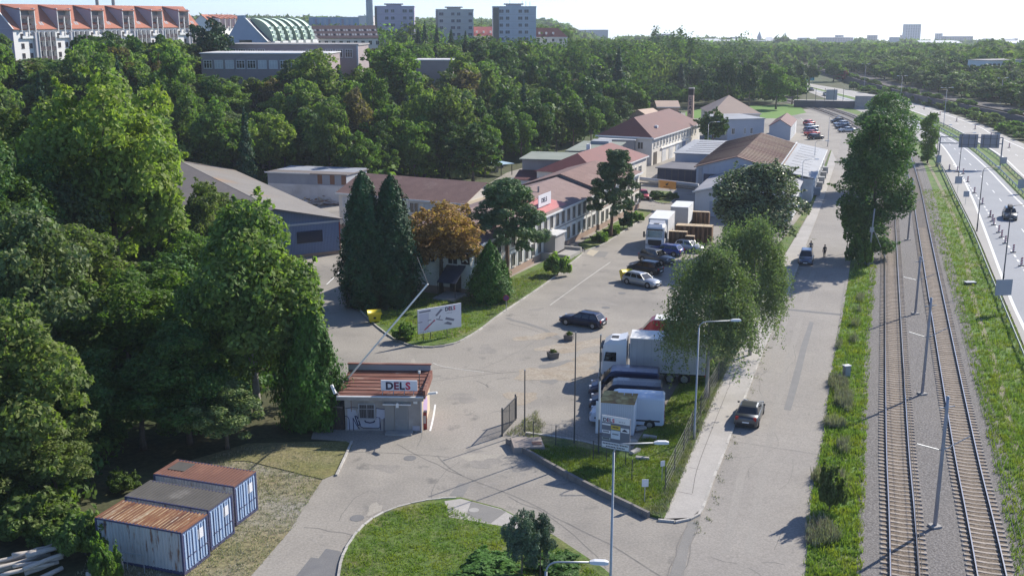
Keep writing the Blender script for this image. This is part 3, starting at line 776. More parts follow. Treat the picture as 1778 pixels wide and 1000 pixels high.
# ---- the wing set across its back
A3, B3 = G(588,333,5.4), G(805,352,5.4)
wg, L3 = bld('office_wing', A3, B3, 12, 'brown-roofed two-storey wing behind the dark columnar evergreens')
walls(wg, L3, 12, 5.4, M_CREAM); MB().box(-.05,L3+.05,-.05,12.05,-.3,.6).build('plinth', M_PLINTH, wg)
gable_roof(wg, L3, 12, 5.4, 2.0, M_TILEBR, M_CREAM)
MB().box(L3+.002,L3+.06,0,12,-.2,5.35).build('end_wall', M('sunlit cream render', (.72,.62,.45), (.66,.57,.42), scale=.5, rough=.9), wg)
for i in range(9):
    for z in (.9,3.3):
        win(wg, 1.4+i*2.3, z, 1.5, 1.5, bars=1, pane=PANED if (i+int(z))%3 else M('white blind', (.6,.6,.58), rough=.6))
MB().box(2.0,3.3,-.08,-.002,.2,2.3).build('door', M_DOOR, wg)

# ---- the brown-roofed hall with blue gable
ax = Vector((-.484,.875)); px_ = Vector((.875,.484)); RC = Vector((-22.5,138.4))
hl, L4 = bld('warehouse', RC-px_*17, RC, 53, 'wide hall with a brown-grey sheet roof and a blue sheet gable', 'warehouse')
walls(hl, L4, 53, 4.7, M_GREYW, y0=.05)
BM = MB()
for i in range(85):
    x0 = i*.2; BM.box(x0, x0+.1, -.05, -.002, .5, 4.75 + 1.95*(1-abs(x0-8.5)/8.5)-.1)
MB().add([(0,0,.4),(17,0,.4),(17,0,4.75),(8.5,0,6.6),(0,0,4.75)], [(0,1,2,3,4)]).build('gable_cladding', M_BLUEW, hl)
BM.build('cladding_ridge', M('blue sheet ridge', (.18,.25,.4), rough=.5), hl)
MB().box(.02,17,-.08,.03,-.3,.45).build('plinth', M_PLINTH, hl)
MB().box(11.3,14.7,-.12,-.06,1.9,3.4).build('strip_window', M('dark window strip', (.02,.03,.06), rough=.2), hl)
MB().box(8,17.1,-.16,-.06,4.25,4.5).build('gutter', M_LGREY, hl)
gr = gable_roof(hl, 17, 53, 4.75, 1.95, M_HALLG, M_GREYW, axis='y', oh=.45)
MB().slab((17.46,-.46,4.67),(17.46,53.4,4.67),(8.5,53.4,6.73),(8.5,-.46,6.73),.02).build('roof_sheet', M_HALL, gr)
MB().box(-.12,-.01,-.2,.0,0,4.6).build('downpipe', DSTEEL, hl); MB().box(17.0,17.12,-.14,-.02,0,4.6).build('downpipe', M('red downpipe', (.25,.05,.05), rough=.6), hl)
for k in range(9):
    for j in range(3): win(hl, 22+k*2.2, .7+j*1.25, 2.0, 1.15, y=0.0, side='left', bars=1, frame=WHITE, pane=M('dusty glass', (.16,.16,.17), rough=.4), fw=.06)
# ---- the pale shed behind it and the scrap in front
sh, L5 = bld('shed', G(467,350), G(603,356), 9, 'long pale shed with a grey upper band behind the scrap heap', 'shed')
walls(sh, L5, 9, 4.9, M('blue grey wall', (.33,.35,.39), (.26,.28,.32), scale=.5, rough=.9, stretch=(1,1,.4))); MB().box(.02,L5,-.08,-.003,-.2,3.1).build('lower_wall', M_WALLW, sh)
flat_roof(sh, L5, 9, 4.9, M_HALLG, oh=.3, th=.12, slope=-.3)
MB().box(-.4,L5*.55,-.36,-.305,4.88,5.06).build('fascia', WHITE, sh)
for x0,x1 in ((2.2,4.4),(7.5,12.5)):
    MB().box(x0,x1,-.16,-.085,0,2.75).build('sliding_door', M_WALLW, sh)
for x in (9.0,11.2,13.2): MB().box(x,x+.8,-.06,-.003,3.3,4.8).build('rust_stripe', M('rust streak', (.22,.12,.08), rough=.9), sh)
hp = empty('scrap_heap', G(545,357), .4, 'heap of broken boards and timber on the yard behind the hall', 'scrap heap')
rnd = random.Random(3)
for i in range(46):
    c = (rnd.uniform(-3,3.4), rnd.uniform(-1.2,1.2), rnd.uniform(.15,1.15))
    MB().cbox(c, (rnd.uniform(1.2,3.0), rnd.uniform(.12,.4), .06), rnd.uniform(0,3.1), rnd.uniform(-.5,.5)).build('board', [M('fresh timber',(.5,.38,.24),rough=.9), M('white board',(.62,.6,.57),rough=.9), M('brown timber',(.2,.11,.07),rough=.9)][i%3], hp)

# ---- middle works buildings
f1, L6 = bld('workshop', (1.8,189.5), (10.2,187.6), 10, 'flat-roofed grey workshop with a greenish felt roof behind the office')
walls(f1, L6, 10, 5.8, M_GREYW); flat_roof(f1, L6, 10, 5.8, M_MOSS, oh=.5, th=.18)
ln = MB().slab((-.5,-5.2,3.0),(8.8,-5.2,3.0),(8.8,-.02,4.0),(-.5,-.02,4.0),.12).build('lean_to_roof', M_DRED, f1)
MB().box(-.3,8.6,-5.0,-.02,-.2,2.9).build('lean_to_wall', M_WALLW, f1)
MB().box(-2.3,-.32,-4.4,-.5,-.2,2.2).build('side_store', M_WALLW, f1)
win(f1, -1.3, .7, .8, 1.0, y=-4.4, frame=M_DOOR)
f2, L7 = bld('workshop', (10.4,200.5), (17.6,198.5), 16, 'second flat greenish roof behind the red-roofed workshop')
walls(f2, L7, 16, 5.9, M_GREYW); flat_roof(f2, L7, 16, 5.9, M_MOSS, oh=.5, th=.18)
MB().box(3.2,3.9,1,1.7,6.1,7.2).build('chimney', WHITE, f2); MB().box(2,5.5,11,14.5,6.1,6.7).build('roof_light', M_ALU, f2)
g1, L8 = bld('workshop', (14.3,180.2), (25.6,205.6), 11, 'red hip-roofed workshop partly hidden by the leaning pine')
walls(g1, L8, 11, 4.6, M_CREAM); gable_roof(g1, L8, 11, 4.6, 2.6, M_REDR, M_CREAM, hip=(5,5))
for i in range(8): win(g1, 2+i*3.1, 1.3, 1.6, 1.8, bars=2, hbar=True)
for i in range(3): MB().box(8+i*6,8.3+i*6,-.05,-.004,0,4.4).build('pilaster', M_PANELW, g1)
g2, L9 = bld('works_building', G(1131,288), G(1214,256), 12, 'two-storey works building with a large red hip roof')
walls(g2, L9, 12, 5.9, M_CREAM); gable_roof(g2, L9, 12, 5.9, 3.4, M_DRED, M_CREAM, hip=(5.5,5.5), oh=.45)
MB().box(-.5,-.46,-.4,12.4,5.55,5.85).build('fascia', WHITE, g2)
for i in range(15): win(g2, 1.6+i*2.2, 3.6, 1.0, 1.55, bars=1, hbar=True, fw=.09)
for i in range(3): win(g2, 2.5+i*3.5, 3.3, 1.2, 1.5, y=0.0, side='left')
for i in range(4): MB().box(7+i*5,9.6+i*5,-.08,-.004,0,2.7).build('loading_door', [M_WALLW,M_WALLW,M_LGREY,M('blue door',(.15,.2,.32),rough=.6)][i], g2)
MB().box(1.2,3.4,-.08,-.004,0,2.6).build('gateway', M_DOOR, g2)
MB().box(6,26,-.3,-.004,2.85,3.1).build('string_course', M_PANELW, g2)
MB().box(8.2,8.9,1.6,2.2,7.0,7.5).build('skylight', WHITE, g2)
an, La = bld('annexe', (18.2,226.5), (25.3,224.6), 8, 'pale flat annexe tucked behind the red-roofed works building'); walls(an, La, 8, 5.2, M_GREYW); flat_roof(an, La, 8, 5.2, M_WALLW)
# lettered chimney
cp = D(1199,200,268); ch = empty('chimney', (cp.x,268,0), R(-20), 'brick chimney with large letters down its side and a dark top', 'chimney')
zt = D(1199,154.5,268).z
MB().add([(-.85,-.85,0),(.85,-.85,0),(.85,.85,0),(-.85,.85,0),(-.6,-.6,zt-1.5),(.6,-.6,zt-1.5),(.6,.6,zt-1.5),(-.6,.6,zt-1.5)], [(0,1,5,4),(1,2,6,5),(2,3,7,6),(3,0,4,7),(4,5,6,7)]).build('shaft', M_BRICK, ch)
MB().box(-.64,.64,-.64,.64,zt-1.5,zt).build('dark_top', M('sooty brick', (.035,.03,.03), rough=.9), ch)
letters('LEAR', 1.15, [M_NAVYINK], ch, (0,-.70,zt-2.75), (1,0,0), (0,.02,1), depth=.02, bold=.03, upright=True)
mb = MB(); mb.box(-.66,.66,-.66,.66,zt,zt+.25); mb.build('cap', CONC, ch)

# ---- sheds on the road side
VX = Vector((math.cos(VA), -math.sin(VA))); VY = Vector((math.sin(VA), math.cos(VA)))
nv, Ln = bld('open_shed', G(1141,319), G(1212,324), 9, 'dark blue open-fronted shed beside the rusty-roofed hall', 'shed')
walls(nv, Ln, 9, 2.9, M_NAVY); flat_roof(nv, Ln, 9, 2.9, M('dark felt', (.13,.13,.15), (.17,.17,.19), scale=.4, rough=.9), oh=.35, th=.15)
for i in range(6): MB().box(.2+i*1.25,.3+i*1.25,-.06,-.004,0,2.85).build('post', DSTEEL, nv)
bx, Lb = bld('flat_shed', (31.6,209.5), Vector((31.6,209.5))+VX*9.5, 24, 'low flat shed with a pale metal roof beside the rusty-roofed hall', 'shed')
walls(bx, Lb, 24, 4.4, M_LGREY); r_ = flat_roof(bx, Lb, 24, 4.4, M_ALU, oh=.3, th=.15)
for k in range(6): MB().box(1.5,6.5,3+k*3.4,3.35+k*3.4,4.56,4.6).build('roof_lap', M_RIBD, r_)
h1, Lh = bld('warehouse', (31.6,185), Vector((31.6,185))+VX*13.6, 40, 'hall with a wide rusty gable roof on the road side of the works', 'warehouse')
walls(h1, Lh, 40, 5.3, M_LGREY); rr = gable_roof(h1, Lh, 40, 5.3, 1.9, M_RUST, M_LGREY, axis='y', oh=.4)
for k in range(26):
    for s in (0,1):
        y = .8+k*1.52; a_ = (-.3,y,5.27) if s == 0 else (13.9,y,5.27); MB().tube([a_,(6.8,y,7.23)], .05, 4).build('sheet_rib', M_RUST, rr)
MB().box(.4,1.1,-.08,-.004,0,5.0).build('corner_post', M_ALU, h1)
for k in range(13): MB().box(k*1.0,k*1.0+.06,-.04,-.002,4.3,5.2).build('cladding_ridge', M_ALU, h1)
MB().box(1.3,5.2,-.07,-.004,0,4.0).build('door_opening', M_NAVY, h1)
P2_ = Vector((31.6,185))+VX*13.65
h2, Lh2 = bld('side_hall', P2_, P2_+VX*5.7, 42, 'lean-to hall with pale metal roof along the service road', 'warehouse')
walls(h2, Lh2, 42, 3.9, M_WALLW); rl = MB().slab((Lh2+.35,-.3,4.05),(Lh2+.35,42.3,4.05),(.0,42.3,5.2),(.0,-.3,5.2),.12).build('roof', M_ALU, h2)
MB().box(-.1,.16,-.35,42.3,5.24,5.34).build('ridge_flashing', WHITE, h2)
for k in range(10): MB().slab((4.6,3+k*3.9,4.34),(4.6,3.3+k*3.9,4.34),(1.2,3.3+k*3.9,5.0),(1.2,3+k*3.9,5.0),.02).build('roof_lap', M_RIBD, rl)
MB().box(Lh2+.3,Lh2+.45,-.3,42.3,3.75,4.0).build('gutter', WHITE, h2)
for k in range(8): win(h2, 3+k*5, 1.2, 1.6, 1.3, y=Lh2, side='right')
for k in range(5): MB().box(Lh2+.01,Lh2+1.1,6+k*7,7.3+k*7,.3,1.5).build('wall_unit', M_ALU, h2)
A6 = Vector((28.4,166.5))
h3, Lh3 = bld('grey_hall', A6, A6+VX*14.8, 20.5, 'low grey-roofed hall behind the silver-leaved poplar', 'warehouse')
walls(h3, Lh3, 20.5, 3.8, M_WALLW); r3 = gable_roof(h3, Lh3, 20.5, 3.8, 1.9, M('grey sheet roof', (.34,.34,.36), (.28,.28,.3), scale=.25, rough=.75, grain=.06), M_WALLW, axis='y', oh=.35)
mb = MB(); mb.slab((-.4,-.42,3.86),(7.4,-.42,5.86),(7.4,-.36,5.86),(-.4,-.36,3.86),.2); mb.slab((7.4,-.42,5.86),(15.2,-.42,3.86),(15.2,-.36,3.86),(7.4,-.36,5.86),.2); mb.build('fascia', WHITE, h3)
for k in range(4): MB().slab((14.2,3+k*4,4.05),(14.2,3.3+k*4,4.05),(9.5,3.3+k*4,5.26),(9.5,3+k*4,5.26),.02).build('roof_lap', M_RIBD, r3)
MB().box(2.3,4.0,-.06,-.004,0,2.4).build('door', M_LGREY, h3)
for k in range(5): win(h3, 2.5+k*3.8, 1.2, 1.6, 1.2, y=Lh3, side='right')
wb, Lw = bld('white_building', G(1262,245), G(1325,243), 14, 'pale blue-grey flat building in front of the tan hip roof'); walls(wb, Lw, 14, 5.2, M_LGREY); flat_roof(wb, Lw, 14, 5.2, M_ALU)
MB().box(Lw+.01,Lw+.08,0,14,-.2,5.1).build('end_wall', WHITE, wb)  # whiter end face: sunlight on it is put into the colour
for x,w in ((1.6,.9),(4.8,.5),(6.6,.7)): win(wb, x, 1.6, w, 1.5)
rs2, Lr = bld('white_shed', Vector((64.6,273.5)), Vector((64.6,273.5))+VX*5.2, 20, 'small white shed with a dark red roof beside the car park', 'shed'); walls(rs2, Lr, 20, 3.6, M_LGREY); gable_roof(rs2, Lr, 20, 3.6, 1.6, M_DRED, M_LGREY, axis='y', oh=.2)
MB().box(Lr+.01,Lr+.06,0,20,-.2,3.55).build('side_wall', WHITE, rs2)
for k in range(8): MB().box(Lr+.062,Lr+.09,1+k*1.9,1.08+k*1.9,0,3.5).build('panel_joint', M_LGREY, rs2)
th, Lt = bld('hall', G(1236,226), G(1318,226), 18, 'hall with a large tan hip roof near the playing field', 'hall'); walls(th, Lt, 18, 4.6, M_CREAM); gable_roof(th, Lt, 18, 4.6, 4.2, M_TAN, M_CREAM, hip=(6,7))
for k in range(4): win(th, 2+k*3, 1.6, 1.4, 1.5)
bb, Lb2 = bld('brick_block', G(1141,210), G(1178,210), 9, 'brown block with a pale tan roof left of the lettered chimney'); walls(bb, Lb2, 9, 4.2, M_BRICK); gable_roof(bb, Lb2, 9, 4.2, 1.4, M_TAN, M_BRICK)
for k in range(3): win(bb, 1.5+k*2.5, 1.6, 1.0, 1.2)
bb2, Lb3 = bld('tan_outhouse', G(1128,222), G(1152,219), 8, 'small tan-roofed outhouse beside the slope'); walls(bb2, Lb3, 8, 3.0, M_BRICK); gable_roof(bb2, Lb3, 8, 3.0, 1.8, M_TAN, M_BRICK)
win(bb2, 1.4, 1.0, .8, 1.0)
ct, Lc = bld('carport', G(870,306), G(890,304), 5, 'small lean-to with a light blue roof at the wood edge', 'carport')
mb = MB(); [mb.box(x-.06,x+.06,y-.06,y+.06,0,2.2) for x in (.1,Lc-.1) for y in (.1,4.9)]; mb.build('post', DSTEEL, ct)
flat_roof(ct, Lc, 5, 2.2, M('light blue sheet', (.4,.55,.68), rough=.6), th=.08); MB().box(.2,Lc-.2,4.7,4.9,0,2.1).build('back_wall', M_GREYW, ct)

# ---- pipe bridge with the orange sign
pb0, pb1 = G(1108,352), G(1316,350)
pb0 = Vector((pb0.x,pb0.y)); pb1 = Vector((29.6,171))
Lp = (pb1-pb0).length; pr = empty('pipe_bridge', (pb0.x,pb0.y,0), math.atan2(pb1.y-pb0.y,pb1.x-pb0.x), 'lagged pipe bridge spanning the yard entrance behind the trucks', 'pipe bridge')
MB().tube([(-1,0,4.0),(Lp,0,4.0)], .32, 10).build('lagged_pipe', M_ALU, pr, True)
mb = MB(); mb.box(-1,Lp,-.35,-.25,3.3,3.45); mb.box(-1,Lp,.25,.35,3.3,3.45); mb.build('beam', DSTEEL, pr)
for x in (0.2,Lp*.5,Lp-.2): MB().box(x-.08,x+.08,-.3,.3,0 if x != Lp*.5 else 3.0,3.3).build('support', DSTEEL, pr)
os_ = empty('orange_sign', (pb0.x+(pb1.x-pb0.x)*.34, pb0.y+(pb1.y-pb0.y)*.34-.5, 3.0), math.atan2(pb1.y-pb0.y,pb1.x-pb0.x), 'orange sign board with a dark emblem hung on the pipe bridge', 'sign')
MB().box(0,3.35,-.1,0,0,1.25).build('board', M('orange board', (.6,.27,.05), (.54,.24,.05), scale=1, rough=.5), os_)
mb = MB(); mb.add([(1.35,-.12,.62),(1.62,-.12,.5),(1.86,-.12,.72),(2.0,-.12,1.05),(1.72,-.12,.86),(1.5,-.12,.8)], [(0,1,2,3,4,5)]); mb.tube([(1.66,-.12,.66),(1.66,-.125,.66)], .16, 10)
mb.build('emblem', M('emblem black', (.02,.015,.012), rough=.5), os_)
for i in range(9): MB().box(1.02+i*.15,1.13+i*.15,-.115,-.102,.2,.3).build('caption_mark', M('emblem black', (.02,.015,.012)), os_)
MB().box(.02,.3,-.108,-.101,.06,1.19).build('end_strip', M('orange strip', (.5,.33,.16), rough=.5), os_)

# ---- the gatehouse
gA, gB = G(600,747), G(733,749)
gh, Lg = bld('gatehouse', gA, gB, 4.6, 'small gatehouse with graffiti, red sheet roof and a roof sign', 'gatehouse')
M_RENDER = M('grey render', (.36,.33,.3), (.27,.25,.23), scale=.9, rough=.95, grain=.1, c3=(.45,.42,.38), s3=.6, t3=.62)
walls(gh, Lg, 4.6, 2.75, M_RENDER)
MB().box(Lg+.002,Lg+.05,0,4.6,-.1,2.9).build('side_wall', M('ochre render', (.62,.5,.36), (.55,.45,.34), scale=.8, rough=.9), gh)
M_GRED = M('red brown sheet', (.2,.072,.05), (.14,.06,.045), scale=1.1, rough=.75, c3=(.3,.17,.125), s3=.6, t3=.6, c4=(.42,.36,.31), s4=1.4, t4=.68, stretch=(.6,3,1))
rf = MB().slab((-.45,-.35,2.86),(Lg+.15,-.35,2.86),(Lg+.15,4.45,3.3),(-.45,4.45,3.3),.1).build('roof', M_GRED, gh)
for k in range(7): MB().slab((-.44,.05+k*.62,2.94+k*.057),(Lg+.14,.05+k*.62,2.94+k*.057),(Lg+.14,.16+k*.62,2.95+k*.057),(-.44,.16+k*.62,2.95+k*.057),.06).build('sheet_seam', M_GRED, rf)
mb = MB(); mb.box(-.5,Lg+.2,4.42,4.62,2.9,3.75); mb.build('parapet', M('parapet grey', (.3,.3,.32), rough=.8), gh); MB().box(-.55,Lg+.25,4.37,4.67,3.75,3.82).build('coping', M_GRED, gh)
MB().box(Lg+.14,Lg+.34,-.38,4.4,2.7,3.35).build('side_fascia', M_GRED, gh); MB().box(-.5,Lg+.2,-.46,-.36,2.55,2.8).build('eaves_board', M_RENDER, gh)
mb = MB(); mb.slab((-.48,-.49,2.84),(Lg+.2,-.49,2.86),(Lg+.2,-.36,2.9),(-.48,-.36,2.88),.05); mb.build('bent_flashing', WHITE, gh)
sb = MB().box(2.75,5.45,.1,.2,3.15,3.95).build('roof_sign', M_SIGNB, gh)
letters('DELS', .78, [M_NAVYINK,M_PURP,M_NAVYINK,M_REDINK], sb, (3.12,.09,3.27), (1,0,0), (0,0,1), depth=.01, bold=.03, gap=.07)
mb = MB()
for x in (2.9,3.7,4.5,5.2): mb.tube([(x,-.25,2.95),(x,.15,3.2)], .03, 5); mb.tube([(x,.95,3.05),(x,.2,3.7)], .025, 5)
mb.build('sign_bracket', GALV, sb)
w = win(gh, 1.66, .95, 1.25, 1.2, bars=1, hbar=True, frame=M('barred frame', (.42,.42,.42), rough=.6), pane=M('dark barred pane', (.06,.06,.065), rough=.3))
mb = MB(); [mb.tube([(-.5+i*.125,-.12,.08),(-.5+i*.125,-.12,1.12)], .012, 4) for i in range(9)]; mb.build('window_bar', M('grille', (.25,.25,.26), rough=.6), w)
dr = MB().box(3.75,4.75,-.06,-.002,.05,2.15).build('door', M('grey door', (.3,.3,.29), (.24,.24,.23), scale=2, rough=.6), gh)
MB().box(3.85,4.65,-.075,-.062,.95,2.0).build('door_pane', M('dusty door pane', (.22,.23,.23), rough=.3), dr); MB().box(3.0,3.7,-.07,-.002,.2,2.1).build('side_light', M('dusty side light', (.28,.27,.25), rough=.4), gh)
MB().box(2.9,5.0,-.32,-.002,2.15,2.25).build('door_canopy', OFFWH, gh); MB().box(3.9,4.1,-.4,-.33,2.0,2.35).build('lamp', WHITE, gh)
MB().box(3.1,5.1,-.9,-.07,-.1,.12).build('step', CONC, gh); MB().box(5.15,5.45,-.05,-.002,2.2,2.38).build('notice', WHITE, gh); MB().box(5.05,5.6,-.05,-.002,.1,.45).build('hatch', M('painted hatch', (.4,.4,.45), rough=.6), gh)
# spray paint: pale fill, dark outlines
M_SPRAY = M('pale spray', (.46,.47,.52), (.38,.39,.44), scale=2, rough=.9); M_INK = M('dark spray', (.03,.035,.08), rough=.9); M_LILAC = M('lilac spray', (.45,.33,.5), (.38,.28,.42), scale=2, rough=.9)
fill = MB()
for poly in ([(.15,.1),(.9,.1),(.95,.8),(.85,1.6),(.2,1.75)], [(1.1,.3),(2.6,.25),(2.7,.9),(2.5,.93),(1.05,.93)], [(2.35,.95),(3.0,.95),(3.0,1.75),(2.4,1.8)], [(.95,.5),(1.05,.5),(1.02,1.7),(.95,1.7)]):
    fill.add([(p[0],-.006,p[1]) for p in poly], [tuple(range(len(poly)))])
fill.build('graffiti', M_SPRAY, gh)
def stroke(pts, w=.05):
    mb = MB(); P = [Vector(p) for p in pts]
    for i in range(len(P)-1):
        t = (P[i+1]-P[i]).normalized(); n = Vector((-t.y,t.x))*w/2; a, b = P[i]-t*w*.3, P[i+1]+t*w*.3
        mb.add([(q.x,-.011-.0006*i,q.y) for q in (a-n,b-n,b+n,a+n)], [(0,1,2,3)])
    mb.build('graffiti_stroke', M_INK, gh)
stroke([(0,1.15),(.2,1.1),(.3,.9),(.32,.0)]); stroke([(.05,1.75),(.6,1.85),(1.0,1.82)]); stroke([(.62,0),(.6,1.0),(.85,.45),(1.05,.15)], .06); stroke([(.75,1.15),(.9,1.12),(1.12,.48),(.95,.45),(.75,1.15)], .09)
stroke([(1.05,1.8),(1.0,1.0),(1.15,.35),(1.35,.22),(2.4,.2),(2.6,.3),(2.62,1.05),(2.35,1.08)]); stroke([(1.45,.86),(1.55,.7),(1.85,.64),(2.15,.7),(2.25,.88)], .1); stroke([(1.45,.86),(2.25,.88)], .06)
stroke([(2.35,1.8),(2.9,1.72),(3.6,1.75)]); stroke([(2.9,0),(2.92,1.0),(3.3,.95)]); stroke([(2.65,.1),(2.62,.9)])
fl = MB(); fl.add([(Lg+.056,y,z) for y,z in ((.3,.3),(2.6,.2),(3.2,1.3),(2.4,2.3),(.6,2.0))], [(0,1,2,3,4)]); fl.build('graffiti', M_LILAC, gh)
mb = MB(); mb.tube([(Lg-.02,-.12,0),(Lg-.02,-.12,2.7)], .05, 6); mb.build('downpipe', M('white pipe', (.6,.58,.55), rough=.6), gh)
mb = MB(); mb.tube([(Lg-.15,.2,3.0),(Lg-.15,.2,4.9)], .03, 5); mb.build('mast', DSTEEL, gh); MB().tube([(Lg-.15,.2,4.5),(Lg-.15,.2,4.7)], .09, 8).build('camera_dome', WHITE, gh)
mb = MB(); mb.tube([(.5,.0,2.9),(.5,.0,1.5)], .025, 5); mb.build('cable', M('rusty rod', (.2,.1,.07), rough=.8), gh)
mb = MB(); mb.tube([(Lg+.05,-.3,2.75),(Lg+.6,-.7,3.2)], .03, 6); la = mb.build('lamp_arm', GALV, gh); MB().cbox((Lg+.95,-.85,3.35),(.7,.22,.14),-.4,-.25).build('lamp_head', WHITE, la)
mb = MB(); mb.tube([(-.3,-.3,2.9),(-.55,-.5,3.3)], .03, 6); lb = mb.build('lamp_arm', GALV, gh); MB().cbox((-.66,-.6,3.45),(.18,.2,.7),0,-.35).build('lamp_head', WHITE, lb)
# lean-to left of the gatehouse
lt, Ll = bld('lean_to', G(548,742), G(600,746), 4.2, 'dark timber lean-to with a grey roof against the gatehouse', 'shed')
M_DTIM = M('dark timber', (.055,.045,.04), (.08,.065,.055), scale=3, rough=.9)
walls(lt, Ll-.1, 4.2, 1.75, M_DTIM); flat_roof(lt, Ll-.25, 4.2, 1.75, M_HALLG, oh=.12, th=.1, slope=.35)
for k in range(10): MB().box(.03+k*.22,.2+k*.22,-.05,-.003,0,1.7).build('plank', M_DTIM, lt)

rp = empty('red_cabinet', G(737,744), .1, 'slim red cabinet at the front corner of the gatehouse', 'cabinet'); MB().box(-.2,.2,-.18,.18,0,1.35).build('body', M('red cabinet', (.3,.04,.03), (.24,.035,.03), scale=2, rough=.6), rp); MB().box(-.22,.22,-.2,.2,1.35,1.4).build('lid', DSTEEL, rp); MB().box(-.12,.12,-.2,-.181,.5,1.1).build('panel', M('pale panel', (.5,.45,.42), rough=.6), rp)
# ================================================================== the housing on the hill and the far town
M_ROOFT = M('terracotta tiles', (.42,.16,.1), (.34,.13,.085), scale=.4, rough=.85, grain=.08, gscale=3)
M_MAUVE = M('mauve render', (.34,.3,.37), (.3,.27,.33), scale=.2, rough=.9)
M_FLATW = M('white flats render', (.8,.79,.77), (.74,.73,.71), scale=.2, rough=.9)
M_BALC = M('dark balcony panel', (.06,.045,.055), rough=.7)
M_BLU = M('blue grey render', (.42,.46,.55), (.37,.41,.5), scale=.3, rough=.9)
M_GREENP = M('pale green sheet', (.55,.68,.55), (.48,.62,.5), scale=.5, rough=.6)
# the terracotta-roofed flats: one long stepped row
q0 = D(22,60,332); q1 = D(345,60,418)
fl, LF = bld('apartment_row', (q0.x,332), (q1.x,418), 13, 'long row of white flats with terracotta roofs and dark balconies', 'flats', z=11.0)
walls(fl, LF, 13, 15.6, M_FLATW)
MB().add([(-.02,0,15.6),(-.02,13,15.6),(-.02,9.5,22),(-.02,6.3,22.6)], [(0,3,2,1)]).build('gable', M_MAUVE, fl); MB().box(-.1,-.004,-.2,13,-1,15.58).build('end_wall', M_MAUVE, fl)
rf = MB().slab((-.3,-.6,15.3),(LF+.3,-.6,15.3),(LF+.3,6.3,22.8),(-.3,6.3,22.8),.2); rf.slab((LF+.3,13.4,15.4),(-.3,13.4,15.4),(-.3,6.3,22.8),(LF+.3,6.3,22.8),.2); rf = rf.build('roof', M_ROOFT, fl)
MB().slab((-.45,-.7,15.5),(-.1,-.7,15.5),(-.1,6.3,23.05),(-.45,6.3,23.05),.2).build('verge_coping', WHITE, fl)
nu = 6; U = LF/nu
for i in range(nu):
    x = i*U + 3.2
    dm = MB(); dm.box(x,x+5.4,-.7,-.35,12.6,13.4); dm.box(x-.25,x-.002,-.8,5.2,14.6,21.6); dm.box(x+5.402,x+5.65,-.8,5.2,14.6,21.6); dm = dm.build('dormer', WHITE, fl)
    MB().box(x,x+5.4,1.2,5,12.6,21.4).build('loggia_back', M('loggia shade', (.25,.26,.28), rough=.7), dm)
    MB().slab((x-.5,-1.1,21.2),(x+5.9,-1.1,21.2),(x+5.9,6.0,22.7),(x-.5,6.0,22.7),.3).build('dormer_roof', M_ROOFT, dm)
    MB().add([(x-.27,-.6,15.4),(x-.27,6,22.3),(x-.27,6,21.7),(x-.27,-.6,21.4)], [(0,1,2,3)]).build('dormer_cheek', M_MAUVE, dm)
    for z in (15.5,18.4): MB().box(x+.1,x+5.3,-.75,-.6,z,z+1.05).build('railing', M_BALC, dm)
    MB().box(x+2.5,x+2.8,-.9,-.5,13.4,19).build('pillar', WHITE, dm)
    # wall of windows beside the stair, then the stack of balconies
    for z in range(5):
        for k in (0,1): win(fl, i*U+3.6+k*3.2, 1.0+z*2.9, 1.2, 1.5, pane=GLASS, frame=M('brown frame', (.2,.16,.15), rough=.6))
        for k in range(3):
            bx0 = i*U+9.4+k*2.3
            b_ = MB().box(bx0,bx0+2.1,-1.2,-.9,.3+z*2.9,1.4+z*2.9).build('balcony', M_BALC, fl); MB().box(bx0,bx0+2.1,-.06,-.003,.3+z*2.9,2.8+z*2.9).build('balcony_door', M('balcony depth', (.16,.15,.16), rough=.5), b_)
    for k in range(4): MB().box(i*U+9.15+k*2.3,i*U+9.37+k*2.3,-1.3,-.002,-.5,14.6).build('fin', WHITE, fl)
    MB().box(i*U+7.9,i*U+9.0,-1.0,-.002,-.5,14.4).build('stair_shaft', M('grey stair shaft', (.45,.45,.48), rough=.8), fl)
    for k,(xx,t) in enumerate(((9.6,.62),(10.6,.62),(9.2,.16),(10.2,.16),(12.2,.16),(13.1,.16))):
        a = Vector((i*U+xx, -.6+6.9*t, 15.3+7.5*t+.04)); MB().slab(a,a+Vector((.6,0,0)),a+Vector((.6,.9,.98)),a+Vector((0,.9,.98)),.03).build('roof_window', M_ALU, rf)
# the next row, seen end on behind the trees
q2 = D(376,60,470); q3 = D(424,60,520); fr, LR = bld('apartment_row', (q2.x,470), (q3.x,520), 12, 'farther row of flats with pale terracotta roofs', 'flats', z=11)
walls(fr, LR, 12, 15, M_FLATW); gable_roof(fr, LR, 12, 15, 5, M_ROOFT, M_FLATW)
for i in range(5):
    d_ = MB().box(4+i*9,9+i*9,-.6,3,14,18.5).build('dormer', M_BALC, fr); MB().slab((3.5+i*9,-1,18.5),(9.5+i*9,-1,18.5),(9.5+i*9,4,20),(3.5+i*9,4,20),.3).build('dormer_roof', M_ROOFT, d_); MB().box(3.6+i*9,3.98+i*9,-.8,3,13,18.4).build('dormer_cheek', WHITE, d_)
